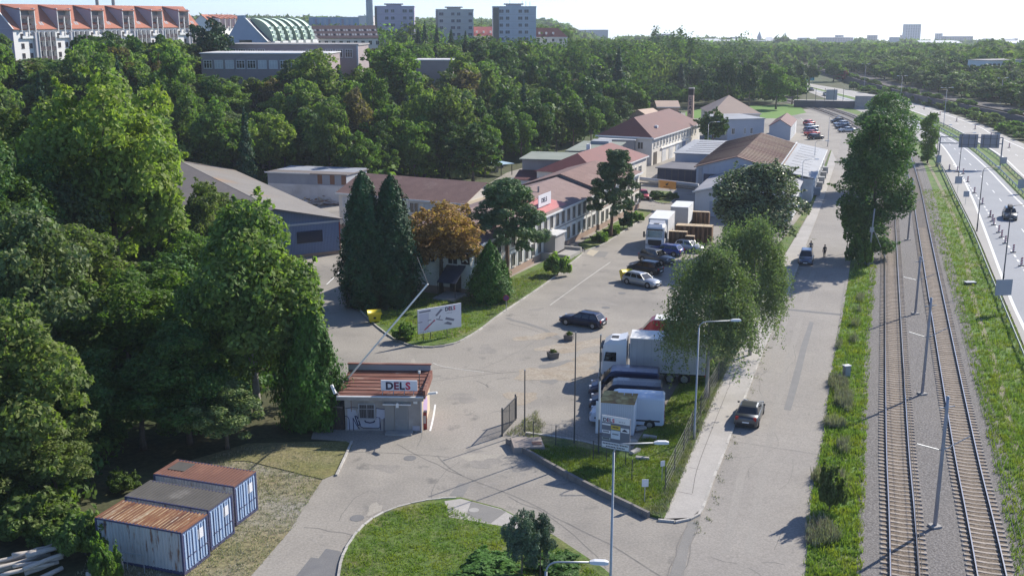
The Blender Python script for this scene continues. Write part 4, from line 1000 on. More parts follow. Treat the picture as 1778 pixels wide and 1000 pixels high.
# house with green curved dormers
def wall_at(px0, px1, Y0, Y1, ptop, dep, name, label, cat='building', zbase=11.0):
    a, b = D(px0,ptop,Y0), D(px1,ptop,Y1); r, L = bld(name, a, b, dep, label, cat, z=zbase); return r, L, a.z-zbase
gd, Lg2, hg = wall_at(463,553,345,385,74,14,'dormer_house','white house with big curved pale green dormers','house')
walls(gd, Lg2, 14, hg, M_FLATW); hr = D(463,32,345).z-11
gb = MB(); gb.add([(-.05,0,0),(-.05,14,0),(-.05,14,hg),(-.05,9.4,hr-.6),(-.05,9.4,hr+.8),(-.05,6.4,hr+.8),(-.05,6.4,hr-.6),(-.05,0,hg)], [(0,7,6,5,4,3,2,1)]); gb = gb.build('gable', M_BLU, gd)
for z_,w_ in ((hg*.45,2.6),(hg*.9,4.2)): MB().box(-.2,-.06,7-w_/2,7+w_/2,z_,z_+1.8).build('loggia', GLASS, gd)
rd = MB().slab((0,-.4,hg),(Lg2,-.4,hg),(Lg2,7,hr),(0,7,hr),.2); rd.slab((Lg2,14.4,hg),(0,14.4,hg),(0,7,hr),(Lg2,7,hr),.2); rd = rd.build('roof', M('slate roof', (.12,.12,.13), rough=.8), gd)
MB().slab((-.4,-.6,hg+.2),(.2,-.6,hg+.2),(.2,7,hr+.5),(-.4,7,hr+.5),.3).build('verge_coping', WHITE, gd)
for i in range(6):
    x = 3.2 + i*(Lg2-5)/6; prof = []
    for k in range(9):
        t = k/8*math.pi/2; prof.append((-.8+7.2*(1-math.cos(t)), hg+.3+(hr-hg-.3)*math.sin(t)))
    ring = prof + [(6.4,hg+.2)]
    dv = MB(); dv.extrude(ring, 'x', x, x+3.0); dv = dv.build('curved_dormer', M_GREENP, gd, True)
    for z in (.18,.36,.54):
        y0 = -.8+7.2*(1-math.cos(math.asin(z))); MB().box(x+.5,x+2.5,y0-.25,y0+.3,hg+.3+(hr-hg-.3)*z-.3,hg+.3+(hr-hg-.3)*z+.6).build('dormer_pane', M('pale dormer glass', (.45,.55,.5), rough=.2), dv)
    MB().box(x-.5,x+3.5,-1.5,-.4,hg-3.4,hg+.2).build('bay', WHITE, gd)
    win(gd, x+4.2 if i < 5 else x-1.2, hg-3.6, 1.8, 1.6); 
# the school: two long low blocks
M_SCH = M('school panel', (.36,.3,.3), (.31,.26,.26), scale=.3, rough=.9)
sc2, Ls2, hs2 = wall_at(394,621,275,272,79,12,'school_block','upper long school block with white windows on the hill','school',10)
walls(sc2, Ls2, 12, hs2, M_SCH); flat_roof(sc2, Ls2, 12, hs2, M_GREYW, th=.35)
for k in range(13): 
    if 3 < k < 8: win(sc2, 1.3+k*2.45, hs2-1.9, 1.3, .7, frame=WHITE)
    else: win(sc2, 1.3+k*2.45, hs2-2.9, 1.8, 2.0, frame=WHITE, bars=2, fw=.1, hbar=True)
MB().box(Ls2-.3,Ls2+.1,-.25,-.003,-1,hs2).build('end_pilaster', M_LGREY, sc2)
sc1, Ls1, hs1 = wall_at(348,566,254,252,94,14,'school_block','lower long school block with white-framed windows on the hill','school',10)
walls(sc1, Ls1, 14, hs1, M_SCH); flat_roof(sc1, Ls1, 14, hs1, M_WALLW, th=.25)
for k in range(11): win(sc1, 1.6+k*2.55, hs1-3.3, 2.0, 1.9, frame=WHITE, bars=2, hbar=True, fw=.13, pane=[GLASS,M('white blind', (.6,.6,.58), rough=.6)][(k*3)%4//2])
for k in range(10): MB().box(2.8+k*2.55,2.95+k*2.55,-.1,-.003,hs1-4.2,hs1-.9).build('pilaster', M_GREYW, sc1)
sc3, Ls3, hs3 = wall_at(722,785,300,300,106,10,'flat_pavilion','flat-roofed brown pavilion among the trees below the towers','building',9)
walls(sc3, Ls3, 10, hs3, M_SCH); flat_roof(sc3, Ls3, 10, hs3, M_WALLW, th=.3)
# dark roof full of skylights
dk, Ld, hd = wall_at(546,656,392,398,67,12,'skylight_building','long building with a dark roof full of white skylights','building',10)
walls(dk, Ld, 12, hd, M_CREAM); hk = D(546,45,392).z-10
dr = MB().slab((-.3,-.5,hd),(Ld+.3,-.5,hd),(Ld+.3,6.5,hk),(-.3,6.5,hk),.2).build('roof', M('dark brown tiles', (.085,.055,.06), rough=.8), dk); MB().slab((Ld,12.4,hd),(0,12.4,hd),(0,6.5,hk),(Ld,6.5,hk),.2).build('roof', M_DRED, dk)
for i in range(24):
    for t in (.2,.55):
        a = Vector((.4+i*Ld/24, -.5+7*t, hd+(hk-hd)*t+.05)); MB().slab(a,a+Vector((.62,0,0)),a+Vector((.62,.95,.95*(hk-hd)/7)),a+Vector((0,.95,.95*(hk-hd)/7)),.04).build('roof_window', M_ALU if (i*7+int(t*10))%3 else GLASS, dr)
for k in range(9): win(dk, 1.5+k*2.6, hd-2.4, 1.3, 1.5)
# factory on the skyline
fa, Lf, hf = wall_at(536,642,700,690,29,20,'factory_block','pale blue factory block with a bright end on the skyline','factory',12)
walls(fa, Lf*.82, 20, hf-.8, M('pale blue cladding', (.33,.45,.58), (.25,.33,.45), scale=.06, rough=.7)); walls(fa, Lf*.175, 18, hf, M('pink white cladding', (.7,.6,.56), (.76,.72,.7), scale=.15, rough=.8), x0=Lf*.822, name='end_block'); flat_roof(fa, Lf*.82, 20, hf-.8, M_WALLW, th=.4); flat_roof(fa, Lf*.175, 18, hf, WHITE, th=.4, x0=Lf*.822)
for k in range(10): MB().box(1+k*3,2.6+k*3,-.2,-.005,hf-5.5,hf-1.6).build('wall_panel', [M_BLU,M_MAUVE,M_LGREY][k%3], fa)
# tower blocks
M_T = [M('tower mauve', (.5,.45,.55), (.45,.41,.5), scale=.12, rough=.9), M('tower grey green', (.55,.55,.52), (.5,.5,.47), scale=.12, rough=.9), M('tower blue grey', (.55,.57,.62), (.49,.51,.56), scale=.12, rough=.9)]
M_TWIN = M('tower pane', (.1,.1,.12), rough=.25); M_TWF = M('tower window frame', (.5,.5,.54), rough=.6); M_TBR = M('tower brown strip', (.2,.17,.14), rough=.9)
for n_,(p0,p1,pt,q0_,q1_,qt,Y,cols,lab) in enumerate([(651,719,13,668,698,6.5,455,6,'mauve panel tower block nearest the thin chimney'),(757,822,18.5,774,802,12,470,6,'grey-green panel tower block in the middle of the three'),(857,931,13.5,878,908,6.5,462,6,'blue-grey panel tower block farthest right of the three')]):
    t_, Lt_, ht = wall_at(p0,p1,Y,Y+1,pt,15,'tower_block',lab,'tower block',6)
    walls(t_, Lt_, 15, ht, M_T[n_]); MB().box(-.15,Lt_+.15,-.15,15.15,ht,ht+.5).build('parapet', M_T[n_], t_)
    a, b = (q0_-p0)/(p1-p0)*Lt_, (q1_-p0)/(p1-p0)*Lt_; hz = D(q0_,qt,Y).z-6
    pe = MB().box(a+.5,b-.5,3,9,ht,hz-.5).build('roof_house', M_T[n_], t_); MB().box(a-.4,b+.4,2.4,9.6,hz-.48,hz).build('roof_slab', CONC, pe)
    MB().box(-.2,.7 if n_ < 2 else 2.2,-.2,-.004,-1,ht-.1).build('corner_strip', M_TBR if n_ != 1 else M_GREYW, t_)
    for r_ in range(9):
        for c in range(cols):
            x = 2.2 + (n_ == 2)*1.0 + c*(Lt_-3.6-(n_ == 2)*1.0)/(cols-1)
            win(t_, x, ht-2.2-r_*2.8, 1.5 if (c+r_)%4 else 1.9, 1.35, frame=M_TWF, pane=M_TWIN if (c*5+r_*3+n_)%3 else M_T[n_], prou=.12)
    for r_ in range(9): MB().box(.8,Lt_-.1,-.03,-.003,ht-2.85-r_*2.8,ht-2.78-r_*2.8).build('panel_joint', M_GREYW, t_)
    if n_ == 2:
        mb = MB(); [mb.tube([(x,2,ht),(x,2,ht+2.4)], .07, 4) for x in (12,13.5,15.2)]; mb.tube([(a+2,5,hz),(a+2,5,hz+2)], .06, 4); mb.build('antenna', DSTEEL, t_)
for p0,p1,pt,pr_,Y,lab in ((820,858,62,48,480,'house with a bright red roof between two tower blocks'),(929,985,64,50,480,'dark red roofed house right of the last tower block')):
    h_, Lh_, hh = wall_at(p0,p1,Y,Y,pt,10,'house',lab,'house',8); walls(h_, Lh_, 10, hh, M_CREAM); gable_roof(h_, Lh_, 10, hh, (pt-pr_)/3.9, M_REDP if p0 < 900 else M_DRED, M_CREAM, hip=(0,0) if p0 < 900 else (0,4))
    for k in range(4): win(h_, 1.5+k*Lh_/4.4, hh-2.2, 1.1, 1.3)
    for k in range(3): MB().box(1.5+k*3,2.3+k*3,1.2,2.2,hh+.9,hh+1.9).build('dormer', WHITE, h_)
# chimneys
for px,w,pb,Y,mt,lab in ((170,2.6,20,900,M_GREYW,'left one of two grey chimney stacks behind the flats'),(198,2.6,20,900,M_GREYW,'right one of two grey chimney stacks behind the flats'),(643,3.6,60,620,M('pale chimney', (.48,.54,.62), (.43,.49,.57), scale=.1, rough=.8),'tall pale chimney beside the mauve tower block')):
    p = D(px,pb,Y); c_ = empty('chimney_stack', (p.x,Y,8), 0, lab, 'chimney'); MB().tube([(0,0,0),(0,0,90 if px > 600 else 70)], [w/2*1.15,w/2*.92], 18).build('shaft', mt, c_, True); MB().tube([(0,0,69 if px < 600 else 89),(0,0,70.5 if px < 600 else 90.5)], w/2*1.05, 18).build('rim', CONC, c_)
# the town on the far skyline
M_FAR = [M('far block a', (.5,.5,.52), rough=.9), M('far block b', (.42,.34,.33), rough=.9), M('far block c', (.62,.61,.6), rough=.9), M('far block d', (.34,.37,.44), rough=.9)]
FAR = [(1573,1600,43,72,2300,0,'tallest pale block of flats on the right skyline'),(1626,1637,59,72,2350,0,'small pale block right of the tallest skyline block'),(1508,1524,62,76,2300,1,'brownish cube block on the skyline'),(1565,1571,62,72,2350,1,'narrow block touching the tallest skyline block'),
       (1640,1690,64,72,2200,1,'long low brown block on the right skyline'),(1422,1482,66,80,2100,1,'long brownish flats on the skyline above the motorway'),(1452,1465,62,70,2150,0,'taller middle part of the brownish skyline flats'),(1135,1165,60,66,2100,0,'low pale block on the middle skyline'),
       (1026,1056,53,62,1500,0,'pale blocks on the skyline right of the towers'),(1226,1286,74,79,1300,2,'long bright white-roofed hall in the middle distance'),(1286,1345,72,82,1400,0,'long pale office block in the middle distance'),(1252,1286,77,86,1250,1,'brick-coloured hall below the white-roofed one'),
       (1208,1226,74,82,1350,2,'small white hall left of the long white-roofed one'),(1331,1346,73,80,1380,2,'small bright house on the middle skyline'),(1112,1120,78,84,1100,2,'small white house among the distant trees'),(1600,1670,76,84,1500,2,'pale sheds among the right-hand trees'),
       (1004,1030,53,60,1900,3,'grey block on the skyline beside the red-roofed house'),(1740,1778,76,83,1500,2,'white sheds at the right edge of the skyline'),(1540,1560,76,82,1900,3,'grey low hall below the skyline flats'),(1670,1700,78,83,1400,1,'brown roof among the right-hand trees')]
rt_ = random.Random(31); NFAR = len(FAR)
for px in range(1062, 1775, 27):
    x_ = px + rt_.uniform(-9,9); w_ = rt_.uniform(7,20)
    if any(q[0]-10 < x_ < q[1]+4 for q in FAR[:8]) or rt_.random() < .25: continue
    t_ = rt_.uniform(65,71); FAR.append((x_, x_+w_, t_, t_+6, rt_.uniform(1700,2400), rt_.choice([0,1,2,0]), 'small pale block far off on the hazy skyline'))
for i,(p0,p1,pt,pb,Y,mi,lab) in enumerate(FAR):
    zb = D(p0,pb,Y).z - 14; r_, L_f, h_f = wall_at(p0,p1,Y,Y,pt,max(8,min(18,(p1-p0)*Y/FPX*.5)),'far_building',lab,'building',zb); tag(r_, group='small skyline blocks' if i >= NFAR else None); dd_ = max(8,min(18,L_f*.5))
    walls(r_, L_f, dd_, h_f, M_FAR[mi]); flat_roof(r_, L_f, dd_, h_f, M_FAR[(mi+1)%4] if i%2 and mi != 2 else WHITE, th=.6, slope=3.0 if mi == 2 else 0.0)  # white, tilted hall roofs put the sun's glint into colour and slope
    if i < 8:
        for rr_ in range(max(1,min(9,int((h_f-12)/3.2)))):
            for cc in range(max(2,int(L_f/5))): win(r_, 2.5+cc*5, h_f-2.6-rr_*3.2, 2.6, 1.6, frame=M_TWF, pane=M_TWIN)
cx = D(1318,72,1900); ct_ = empty('church_tower', (cx.x,1900,cx.z-16), 0, 'slim church tower on the middle skyline', 'church tower'); MB().box(-3,3,-3,3,0,22).build('shaft', M_FAR[3], ct_); MB().add([(-3.4,-3.4,22),(3.4,-3.4,22),(3.4,3.4,22),(-3.4,3.4,22),(0,0,33)], [(0,1,4),(1,2,4),(2,3,4),(3,0,4)]).build('spire', M_FAR[3], ct_)
cx = D(1363,70,2200); ct_ = empty('church_tower', (cx.x,2200,cx.z-16), 0, 'tiny church spire on the skyline above the motorway bend', 'church tower'); MB().box(-2,2,-2,2,0,18).build('shaft', M_FAR[3], ct_); MB().add([(-2.4,-2.4,18),(2.4,-2.4,18),(2.4,2.4,18),(-2.4,2.4,18),(0,0,32)], [(0,1,4),(1,2,4),(2,3,4),(3,0,4)]).build('spire', M_FAR[3], ct_)
# the half-built pale building in the right-hand wood
hb, Lh_, hh = wall_at(1716,1800,440,452,106,10,'pale_depot','pale depot with rows of windows in the right-hand wood','building',5.0)
walls(hb, Lh_, 10, hh, M_FLATW); flat_roof(hb, Lh_, 10, hh, M_GREYW)
for k in range(6): win(hb, 1.2+k*2.4, hh-2.4, 1.6, 1.3); win(hb, 1.2+k*2.4, hh-4.6, 1.6, 1.3)
# wall that carries the upper railway
bk2 = [bank_pt(u,-7.2) for u in range(230,700,10)]; W0 = bk2[0]
rw = empty('retaining_wall', (W0.x,W0.y,0), 0, 'dark retaining wall between the motorway and the raised railway', 'wall')
for i in range(len(bk2)-1):
    a, b = bk2[i]-W0, bk2[i+1]-W0; c = (a+b)/2; MB().cbox((c.x,c.y,1.3),((b-a).length+.02,.5,2.9),math.atan2(b.y-a.y,b.x-a.x)).build('wall_panel', M('dark wall', (.15,.14,.15), (.11,.105,.11), scale=.4, rough=.9), rw)
# ================================================================== trees and plants
def leaf_mesh(name, P, N, size, seed, aspect=.6, jitter=.9):
    rng = np.random.default_rng(seed); n = len(P)
    Rn = rng.normal(size=(n,3)); Nn = N + jitter*Rn/np.linalg.norm(Rn,axis=1)[:,None]
    Nn /= np.linalg.norm(Nn,axis=1)[:,None]+1e-9
    T = rng.normal(size=(n,3)); A = np.cross(Nn, T); A /= np.linalg.norm(A,axis=1)[:,None]+1e-9
    B = np.cross(Nn, A); s = (size*rng.uniform(.6,1.3,n))[:,None]
    V = np.empty((n,4,3)); V[:,0] = P-A*s; V[:,1] = P+B*s*aspect; V[:,2] = P+A*s; V[:,3] = P-B*s*aspect
    return quads_mesh(name, V)
def quads_mesh(name, V):
    n = len(V); me = bpy.data.meshes.new(name)
    me.vertices.add(n*4); me.vertices.foreach_set('co', V.reshape(-1).astype(np.float32))
    me.loops.add(n*4); me.loops.foreach_set('vertex_index', np.arange(n*4, dtype=np.int32))
    me.polygons.add(n); me.polygons.foreach_set('loop_start', np.arange(0,n*4,4,dtype=np.int32))
    me.update(calc_edges=True); me.validate(); return me
def sph(rng, n, zmin=-1.0):
    z = rng.uniform(zmin,1,n); a = rng.uniform(0,2*np.pi,n); r = np.sqrt(np.maximum(0,1-z*z))
    return np.stack([r*np.cos(a), r*np.sin(a), z],1)
def lobes_pts(rng, C, Rr, n, zs=.85, zmin=-.55):
    w = Rr**2; k = rng.choice(len(C), n, p=w/w.sum()); d = sph(rng, n, zmin)
    rad = Rr[k]*(1-.42*rng.random(n)**1.6)
    P = C[k] + d*rad[:,None]*np.array([1,1,zs]); return P, d
def crown_broad(seed, n, leaf, H=14., Rd=5., z0=2.6, lobes=22, top=1.0, shape='round'):
    rng = np.random.default_rng(seed); d = sph(rng, lobes, -.75)
    if shape == 'tall':
        t = (np.arange(lobes)+rng.random(lobes))/lobes; pf = np.minimum(1, np.minimum(.5+t*1.6, (1.06-t)*4.2))
        a = rng.uniform(0,2*np.pi,lobes); rr = Rd*.66*pf*rng.uniform(.75,1.1,lobes); C = np.stack([rr*np.cos(a), rr*np.sin(a), z0+.6+(H-z0-1.8)*t],1)
        Rr = Rd*rng.uniform(.3,.46,lobes)*(.55+.45*pf)
    else:
        ov = shape == 'oval'
        hc = (H-z0)/2; lobes = int(lobes*1.9); d = sph(rng, lobes, -.85); f = rng.uniform(.42,.76,lobes) if ov else rng.uniform(.34,.9,lobes)
        sk = 1+(.35 if ov else 1)*(.16*np.sin(np.arctan2(d[:,1],d[:,0])*2+seed)+.12*np.sin(np.arctan2(d[:,1],d[:,0])*3+seed*2))
        C = np.stack([d[:,0]*Rd*f*sk, d[:,1]*Rd*f*sk, z0+hc+d[:,2]*hc*f*1.02],1); Rr = Rd*(rng.uniform(.2,.38,lobes) if ov else rng.uniform(.13,.36,lobes)*(1.2-.45*f))
    C = np.vstack([C, [[0,0,z0+(H-z0)*.5],[Rd*.1,0,H-Rd*.34]]]); Rr = np.append(Rr, [Rd*.46, Rd*.24])
    P, N = lobes_pts(rng, C, Rr, n)
    # twigs that reach out of the lobes and break the outline
    m = n//6; K = max(40, m//45); k = rng.choice(len(C), K); dd = sph(rng, K, -.3); st = C[k]+dd*Rr[k][:,None]*.8; ln = Rr[k]*rng.uniform(.35,.95,K)
    q = rng.integers(0,K,m); t = rng.random(m); P[:m] = st[q]+dd[q]*(ln[q]*t)[:,None]+rng.normal(size=(m,3))*(.05*Rd*(1.1-t))[:,None]; N[:m] = dd[q]
    return leaf_mesh('crown', P, N*.8+np.array([0,0,.35]), leaf, seed)
def crown_weep(seed, n, leaf, H=14., Rd=4.6):
    rng = np.random.default_rng(seed); S = 240; d = sph(rng, S, -.15)
    f = rng.uniform(.35,1,S)[:,None]
    top = np.stack([d[:,0]*Rd, d[:,1]*Rd, H*.55+d[:,2]*H*.45],1)*np.concatenate([f,f,np.ones_like(f)],1)
    ln = rng.uniform(1.2,5.0,S)*(1.15-d[:,2]*.7)
    k = rng.integers(0,S,n); t = rng.random(n)**.8
    off = rng.normal(size=(n,3))*np.array([.16,.16,.2])*(1+1.6*(1-t))[:,None]
    P = top[k] + off; P[:,0:2] += d[k,0:2]*(t*.5)[:,None]; P[:,2] -= t*ln[k]
    P[:,2] = np.maximum(P[:,2], 1.2+rng.random(n))
    m = n//2; C = np.stack([d[:60,0]*Rd*.72, d[:60,1]*Rd*.72, H*.45+d[:60,2]*H*.42-.1*H*rng.random(60)],1); P2,_ = lobes_pts(rng, C, Rd*rng.uniform(.16,.3,60), m, zs=1.5); P[:m] = P2
    N = np.concatenate([d[k,0:2]*.8, np.full((n,1),.2)],1)
    return leaf_mesh('crown', P, N, leaf, seed, aspect=.5)
def crown_pine(seed, n, leaf, H=12., Rd=3.6, z0=3.6):
    rng = np.random.default_rng(seed); K = 150
    t = rng.random(K)**.8; rr = Rd*(1.0-.72*t**1.6)*rng.uniform(.35,1,K); a = rng.uniform(0,2*np.pi,K)
    C = np.stack([rr*np.cos(a), rr*np.sin(a), z0+(H-z0-.6)*t],1); C[0] = (0,0,H-.6)
    P, N = lobes_pts(rng, C, rng.uniform(.34,.72,K), n, zs=.75, zmin=-.8)
    return leaf_mesh('crown', P, N*.6+np.array([0,0,.5]), leaf, seed, aspect=.3)
def crown_spruce(seed, n, leaf, H=14., Rd=3.0):
    rng = np.random.default_rng(seed); t = 1-np.sqrt(rng.random(n)); tier = 20
    tt = (np.floor(t*tier)+rng.random(n)**2*.75)/tier
    a = rng.uniform(0,2*np.pi,n); a = np.round(a*2.2)/2.2 + rng.normal(0,.13,n) + np.floor(t*tier)*.7
    q = rng.random(n)**.55; rr = Rd*(1-tt*.97)*q*(.82+.3*np.sin(a*3+np.floor(t*tier)*2))
    P = np.stack([rr*np.cos(a), rr*np.sin(a), .6+(H-.7)*tt - q*.45*(1-tt)],1)
    N = np.stack([np.cos(a)*.5, np.sin(a)*.5, np.full(n,.7)],1)
    return leaf_mesh('crown', P, N, leaf, seed, aspect=.4, jitter=.6)
def crown_column(seed, n, leaf, H=11., Rd=2.0, pw=.55):
    """dense flame of upright sprays: thuja, juniper"""
    rng = np.random.default_rng(seed); t = rng.random(n)**1.1; K = 26
    a = rng.uniform(0,2*np.pi,n); ph = rng.uniform(0,6.28,3)
    prof = np.clip((1-t)**pw*(.62+.5*np.minimum(1,t*4.)),0,1)
    wob = 1+.16*np.sin(a*4+t*7+ph[0])+.15*np.sin(a*7-t*19+ph[1])+.12*np.sin(a*13+t*43+ph[2])+.12*rng.random(n)**6*3
    rr = Rd*prof*wob*(1-.3*rng.random(n)**2)
    P = np.stack([rr*np.cos(a), rr*np.sin(a), .15+(H-.2)*t+rng.normal(0,.12,n)],1)
    N = np.stack([np.cos(a), np.sin(a), np.full(n,.35)],1)
    return leaf_mesh('crown', P, N, leaf, seed, aspect=.45, jitter=.7)
def crown_shrub(seed, n, leaf, H=2.0, Rd=1.5, lobes=26):
    rng = np.random.default_rng(seed); d = sph(rng, lobes, .0); f = rng.uniform(.35,.85,lobes)
    C = np.stack([d[:,0]*Rd*f, d[:,1]*Rd*f, H*.22+d[:,2]*H*.55*f+.1*H*rng.random(lobes)],1); Rr = Rd*rng.uniform(.14,.32,lobes); P, N = lobes_pts(rng, C, Rr, n, zmin=-.9)
    m = n//4; K = max(30, m//30); k = rng.choice(lobes, K); dd = sph(rng, K, .0); st = C[k]+dd*Rr[k][:,None]*.7; ln = Rr[k]*rng.uniform(.5,1.5,K)
    q = rng.integers(0,K,m); t = rng.random(m); P[:m] = st[q]+dd[q]*(ln[q]*t)[:,None]+rng.normal(size=(m,3))*.035*Rd; N[:m] = dd[q]
    P[:,2] = np.maximum(P[:,2], .04)
    return leaf_mesh('crown', P, N+np.array([0,0,.3]), leaf, seed)

M_BARK = M('bark', (.1,.08,.06), (.16,.13,.1), scale=2, rough=.95, stretch=(3,3,.5))
M_BARKP = M('pale bark', (.42,.4,.36), (.26,.24,.21), scale=2.2, rough=.9, stretch=(2,2,1))
M_BARKR = M('pine bark', (.2,.12,.075), (.12,.08,.06), scale=2, rough=.95, stretch=(3,3,.6))
def trunk_mesh(H, r, seed, mat, limbs=7, start=.25, spread=2.6, bend=.0):
    rnd = random.Random(seed); mb = MB(); K = 9
    ax = [Vector((math.sin(i*.9+seed)*.14*i/K*(1+bend*4), math.cos(i*.7+seed)*.12*i/K*(1+bend*4), H*i/K)) for i in range(K+1)]
    mb.tube(ax, [r*(1.25 if i == 0 else 1)*(1-.88*i/K) for i in range(K+1)], 7)
    for j in range(limbs):
        f = start+(1-start)*.8*(j+.5)/limbs; i0 = f*K; i = int(i0); p = ax[i].lerp(ax[min(K,i+1)], i0-i)
        a = j*2.4+seed; L = spread*(1.1-f*.6)*rnd.uniform(.8,1.2); up = rnd.uniform(.35,.9)
        q = [p, p+Vector((math.cos(a)*L*.4, math.sin(a)*L*.4, L*.35*up)), p+Vector((math.cos(a)*L*.8, math.sin(a)*L*.8, L*.8*up)), p+Vector((math.cos(a+.2)*L*1.15, math.sin(a+.2)*L*1.15, L*1.15*up))]
        rr = r*(1-.88*f)*.55; mb.tube(q, [rr, rr*.7, rr*.45, rr*.15], 5)
    return mb.mesh('trunk', mat, True)

LEAFC = [
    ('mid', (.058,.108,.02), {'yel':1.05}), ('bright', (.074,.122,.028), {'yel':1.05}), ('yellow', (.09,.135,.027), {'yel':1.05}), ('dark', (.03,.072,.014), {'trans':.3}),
    ('olive', (.07,.1,.026), {'yel':1.0}), ('grey', (.07,.105,.034), {'trans':.32,'yel':1.0}), ('rust', (.085,.078,.03), {'yel':1.0}), ('gold', (.15,.098,.032), {'yel':.95,'var':.5}),
    ('silver', (.1,.135,.058), {'var':.8,'trans':.25,'rough':.4,'yel':.95}), ('conifer', (.02,.05,.017), {'trans':.12,'yel':.8}), ('thuja', (.035,.085,.012), {'trans':.2,'yel':.9}),
    ('pine', (.055,.095,.032), {'trans':.15,'yel':.9}), ('birch', (.072,.098,.036), {'trans':.34,'yel':.95}), ('poplar', (.048,.092,.024), {'trans':.35,'yel':.95}), ('blue', (.06,.088,.045), {'trans':.12,'yel':.8}), ('redbrown', (.12,.05,.03), {})]
L_ = {k: leafmat('leaves '+k, c, **kw) for k, c, kw in LEAFC}
LF_ = {k: leafmat('far leaves '+k, c, **dict(kw, spec=.05, rough=.9)) for k, c, kw in LEAFC}
PROTO = {}
def proto(kind, lod, var):
    """(crown mesh, trunk mesh, height, radius) of a kind at a level of detail"""
    key = (kind, lod, var)
    if key in PROTO: return PROTO[key]
    s = var*17 + {'broad':1,'tall':2,'weep':3,'pine':4,'spruce':5,'column':6,'shrub':7,'cone':8,'sparse':9,'oval':10}[kind]*101
    n, lf = {0:(27000,.172), 1:(8000,.31), 2:(3800,.46), 3:(1600,.74)}[lod]
    if kind == 'broad': c, t, H, Rd = crown_broad(s, n, lf, 14, 5, 1.1, 30), trunk_mesh(12, .26, s, M_BARK, 8), 14, 5
    elif kind == 'oval': c, t, H, Rd = crown_broad(s, int(n*1.25), lf, 14, 5, .7, 30, shape='oval'), trunk_mesh(12, .26, s, M_BARK, 8), 14, 5
    elif kind == 'sparse': c, t, H, Rd = crown_broad(s, int(n*.75), lf*.95, 16, 4.6, 4.2, 34), trunk_mesh(15, .24, s, M_BARKP, 11, .22, 3.2, .6), 16, 4.6
    elif kind == 'tall': c, t, H, Rd = crown_broad(s, int(n*1.3), lf, 20, 4.4, .4, 64, shape='tall'), trunk_mesh(18, .3, s, M_BARK, 8, .15, 2), 20, 4.4
    elif kind == 'weep': c, t, H, Rd = crown_weep(s, int(n*1.3), lf*.72), trunk_mesh(13, .2, s, M_BARKP, 8), 14, 4.6
    elif kind == 'pine': c, t, H, Rd = crown_pine(s, n, lf*1.1), trunk_mesh(11.4, .22, s, M_BARKR, 12, .42, 2.4), 12, 3.6
    elif kind == 'spruce': c, t, H, Rd = crown_spruce(s, n, lf*1.1), trunk_mesh(13.5, .2, s, M_BARK, 0), 14, 3.0
    elif kind == 'column': c, t, H, Rd = crown_column(s, n, lf*.9), trunk_mesh(6, .16, s, M_BARK, 0), 11, 2.0
    elif kind == 'cone': c, t, H, Rd = crown_column(s, n, lf*.9, 8, 2.6, .8), trunk_mesh(5, .16, s, M_BARK, 0), 8, 2.6
    else: c, t, H, Rd = crown_shrub(s, n//3, lf*.62), trunk_mesh(1.1, .06, s, M_BARK, 4, .1, .8), 2.0, 1.5
    c.materials.append(L_['mid']); PROTO[key] = (c, t, H, Rd); return PROTO[key]
def plant(name, kind, P, H, Rd, leaf, label, cat, group=None, lod=None, var=0, rz=0.0, tilt=0.0, bark=None):
    if lod is None:
        d = math.hypot(P[0], P[1]); lod = 0 if d < 135 else 1 if d < 235 else 2 if d < 420 else 3
    c, t, h0, r0 = proto(kind, lod, var)
    root = empty(name, P, rz, label, cat, group); root.scale = (Rd/r0, Rd/r0, H/h0)
    if tilt: root.rotation_euler = (0, tilt, rz)
    tk = put('trunk', t, root)
    if bark: tk.material_slots[0].link = 'OBJECT'; tk.material_slots[0].material = bark
    o = put('crown', c, root); o.material_slots[0].link = 'OBJECT'; o.material_slots[0].material = L_[leaf]
    return root
def tree_px(name, kind, px, pb, pt, wpx, leaf, label, cat='tree', zg=0.0, **kw):
    """a plant whose foot is at (px,pb), whose top reaches pt and whose crown is wpx wide in the photograph"""
    P = G(px, pb, zg); s = FPX/((P - Vector((0,0,CAM_Z))).dot(Vector((0,CP,-SP))))
    top = D(px, pt, P.y).z; return plant(name, kind, P, top-zg, wpx/2/s, leaf, label, cat, **kw)

tree_px('tall_tree','broad',212,560,98,290,'yellow','tall yellow-green tree with pale limbs rising above the left wood',var=1,lod=0)
tree_px('tall_tree','broad',112,530,148,215,'olive','loose olive tree just left of the tall yellow-green one',var=2,lod=0)
tree_px('broadleaf_tree','oval',448,722,338,278,'bright','bright green tree with a pale leaning trunk beside the gatehouse',var=1,bark=M_BARKP)
tree_px('conical_evergreen','cone',541,738,500,112,'thuja','dense cone-shaped evergreen touching the back corner of the gatehouse','evergreen',var=1)
tree_px('columnar_evergreen','column',636,532,302,84,'conifer','taller left one of the two dark columnar evergreens','evergreen',var=1)
tree_px('columnar_evergreen','column',683,530,308,86,'conifer','right one of the two dark columnar evergreens','evergreen',var=2)
tree_px('golden_tree','broad',766,510,342,168,'gold','golden brown autumn tree in front of the office end',var=1)
tree_px('pine_tree','pine',880,486,308,152,'pine','dark pine close to the office front beside the golden tree',var=1,lod=0)
tree_px('conical_evergreen','cone',851,524,420,76,'thuja','cone-shaped evergreen at the office corner beside the A sign','evergreen',var=2)
tree_px('pine_tree','pine',1060,412,256,100,'pine','tall leaning pine standing before the middle of the office front',var=2,lod=0,tilt=.06)
tree_px('silver_poplar','oval',1308,448,272,176,'silver','silver-leaved poplar in front of the grey sheds',var=2,lod=0)
tree_px('weeping_birch','weep',1226,694,424,176,'birch','weeping birch hanging over the white truck trailer',var=1)
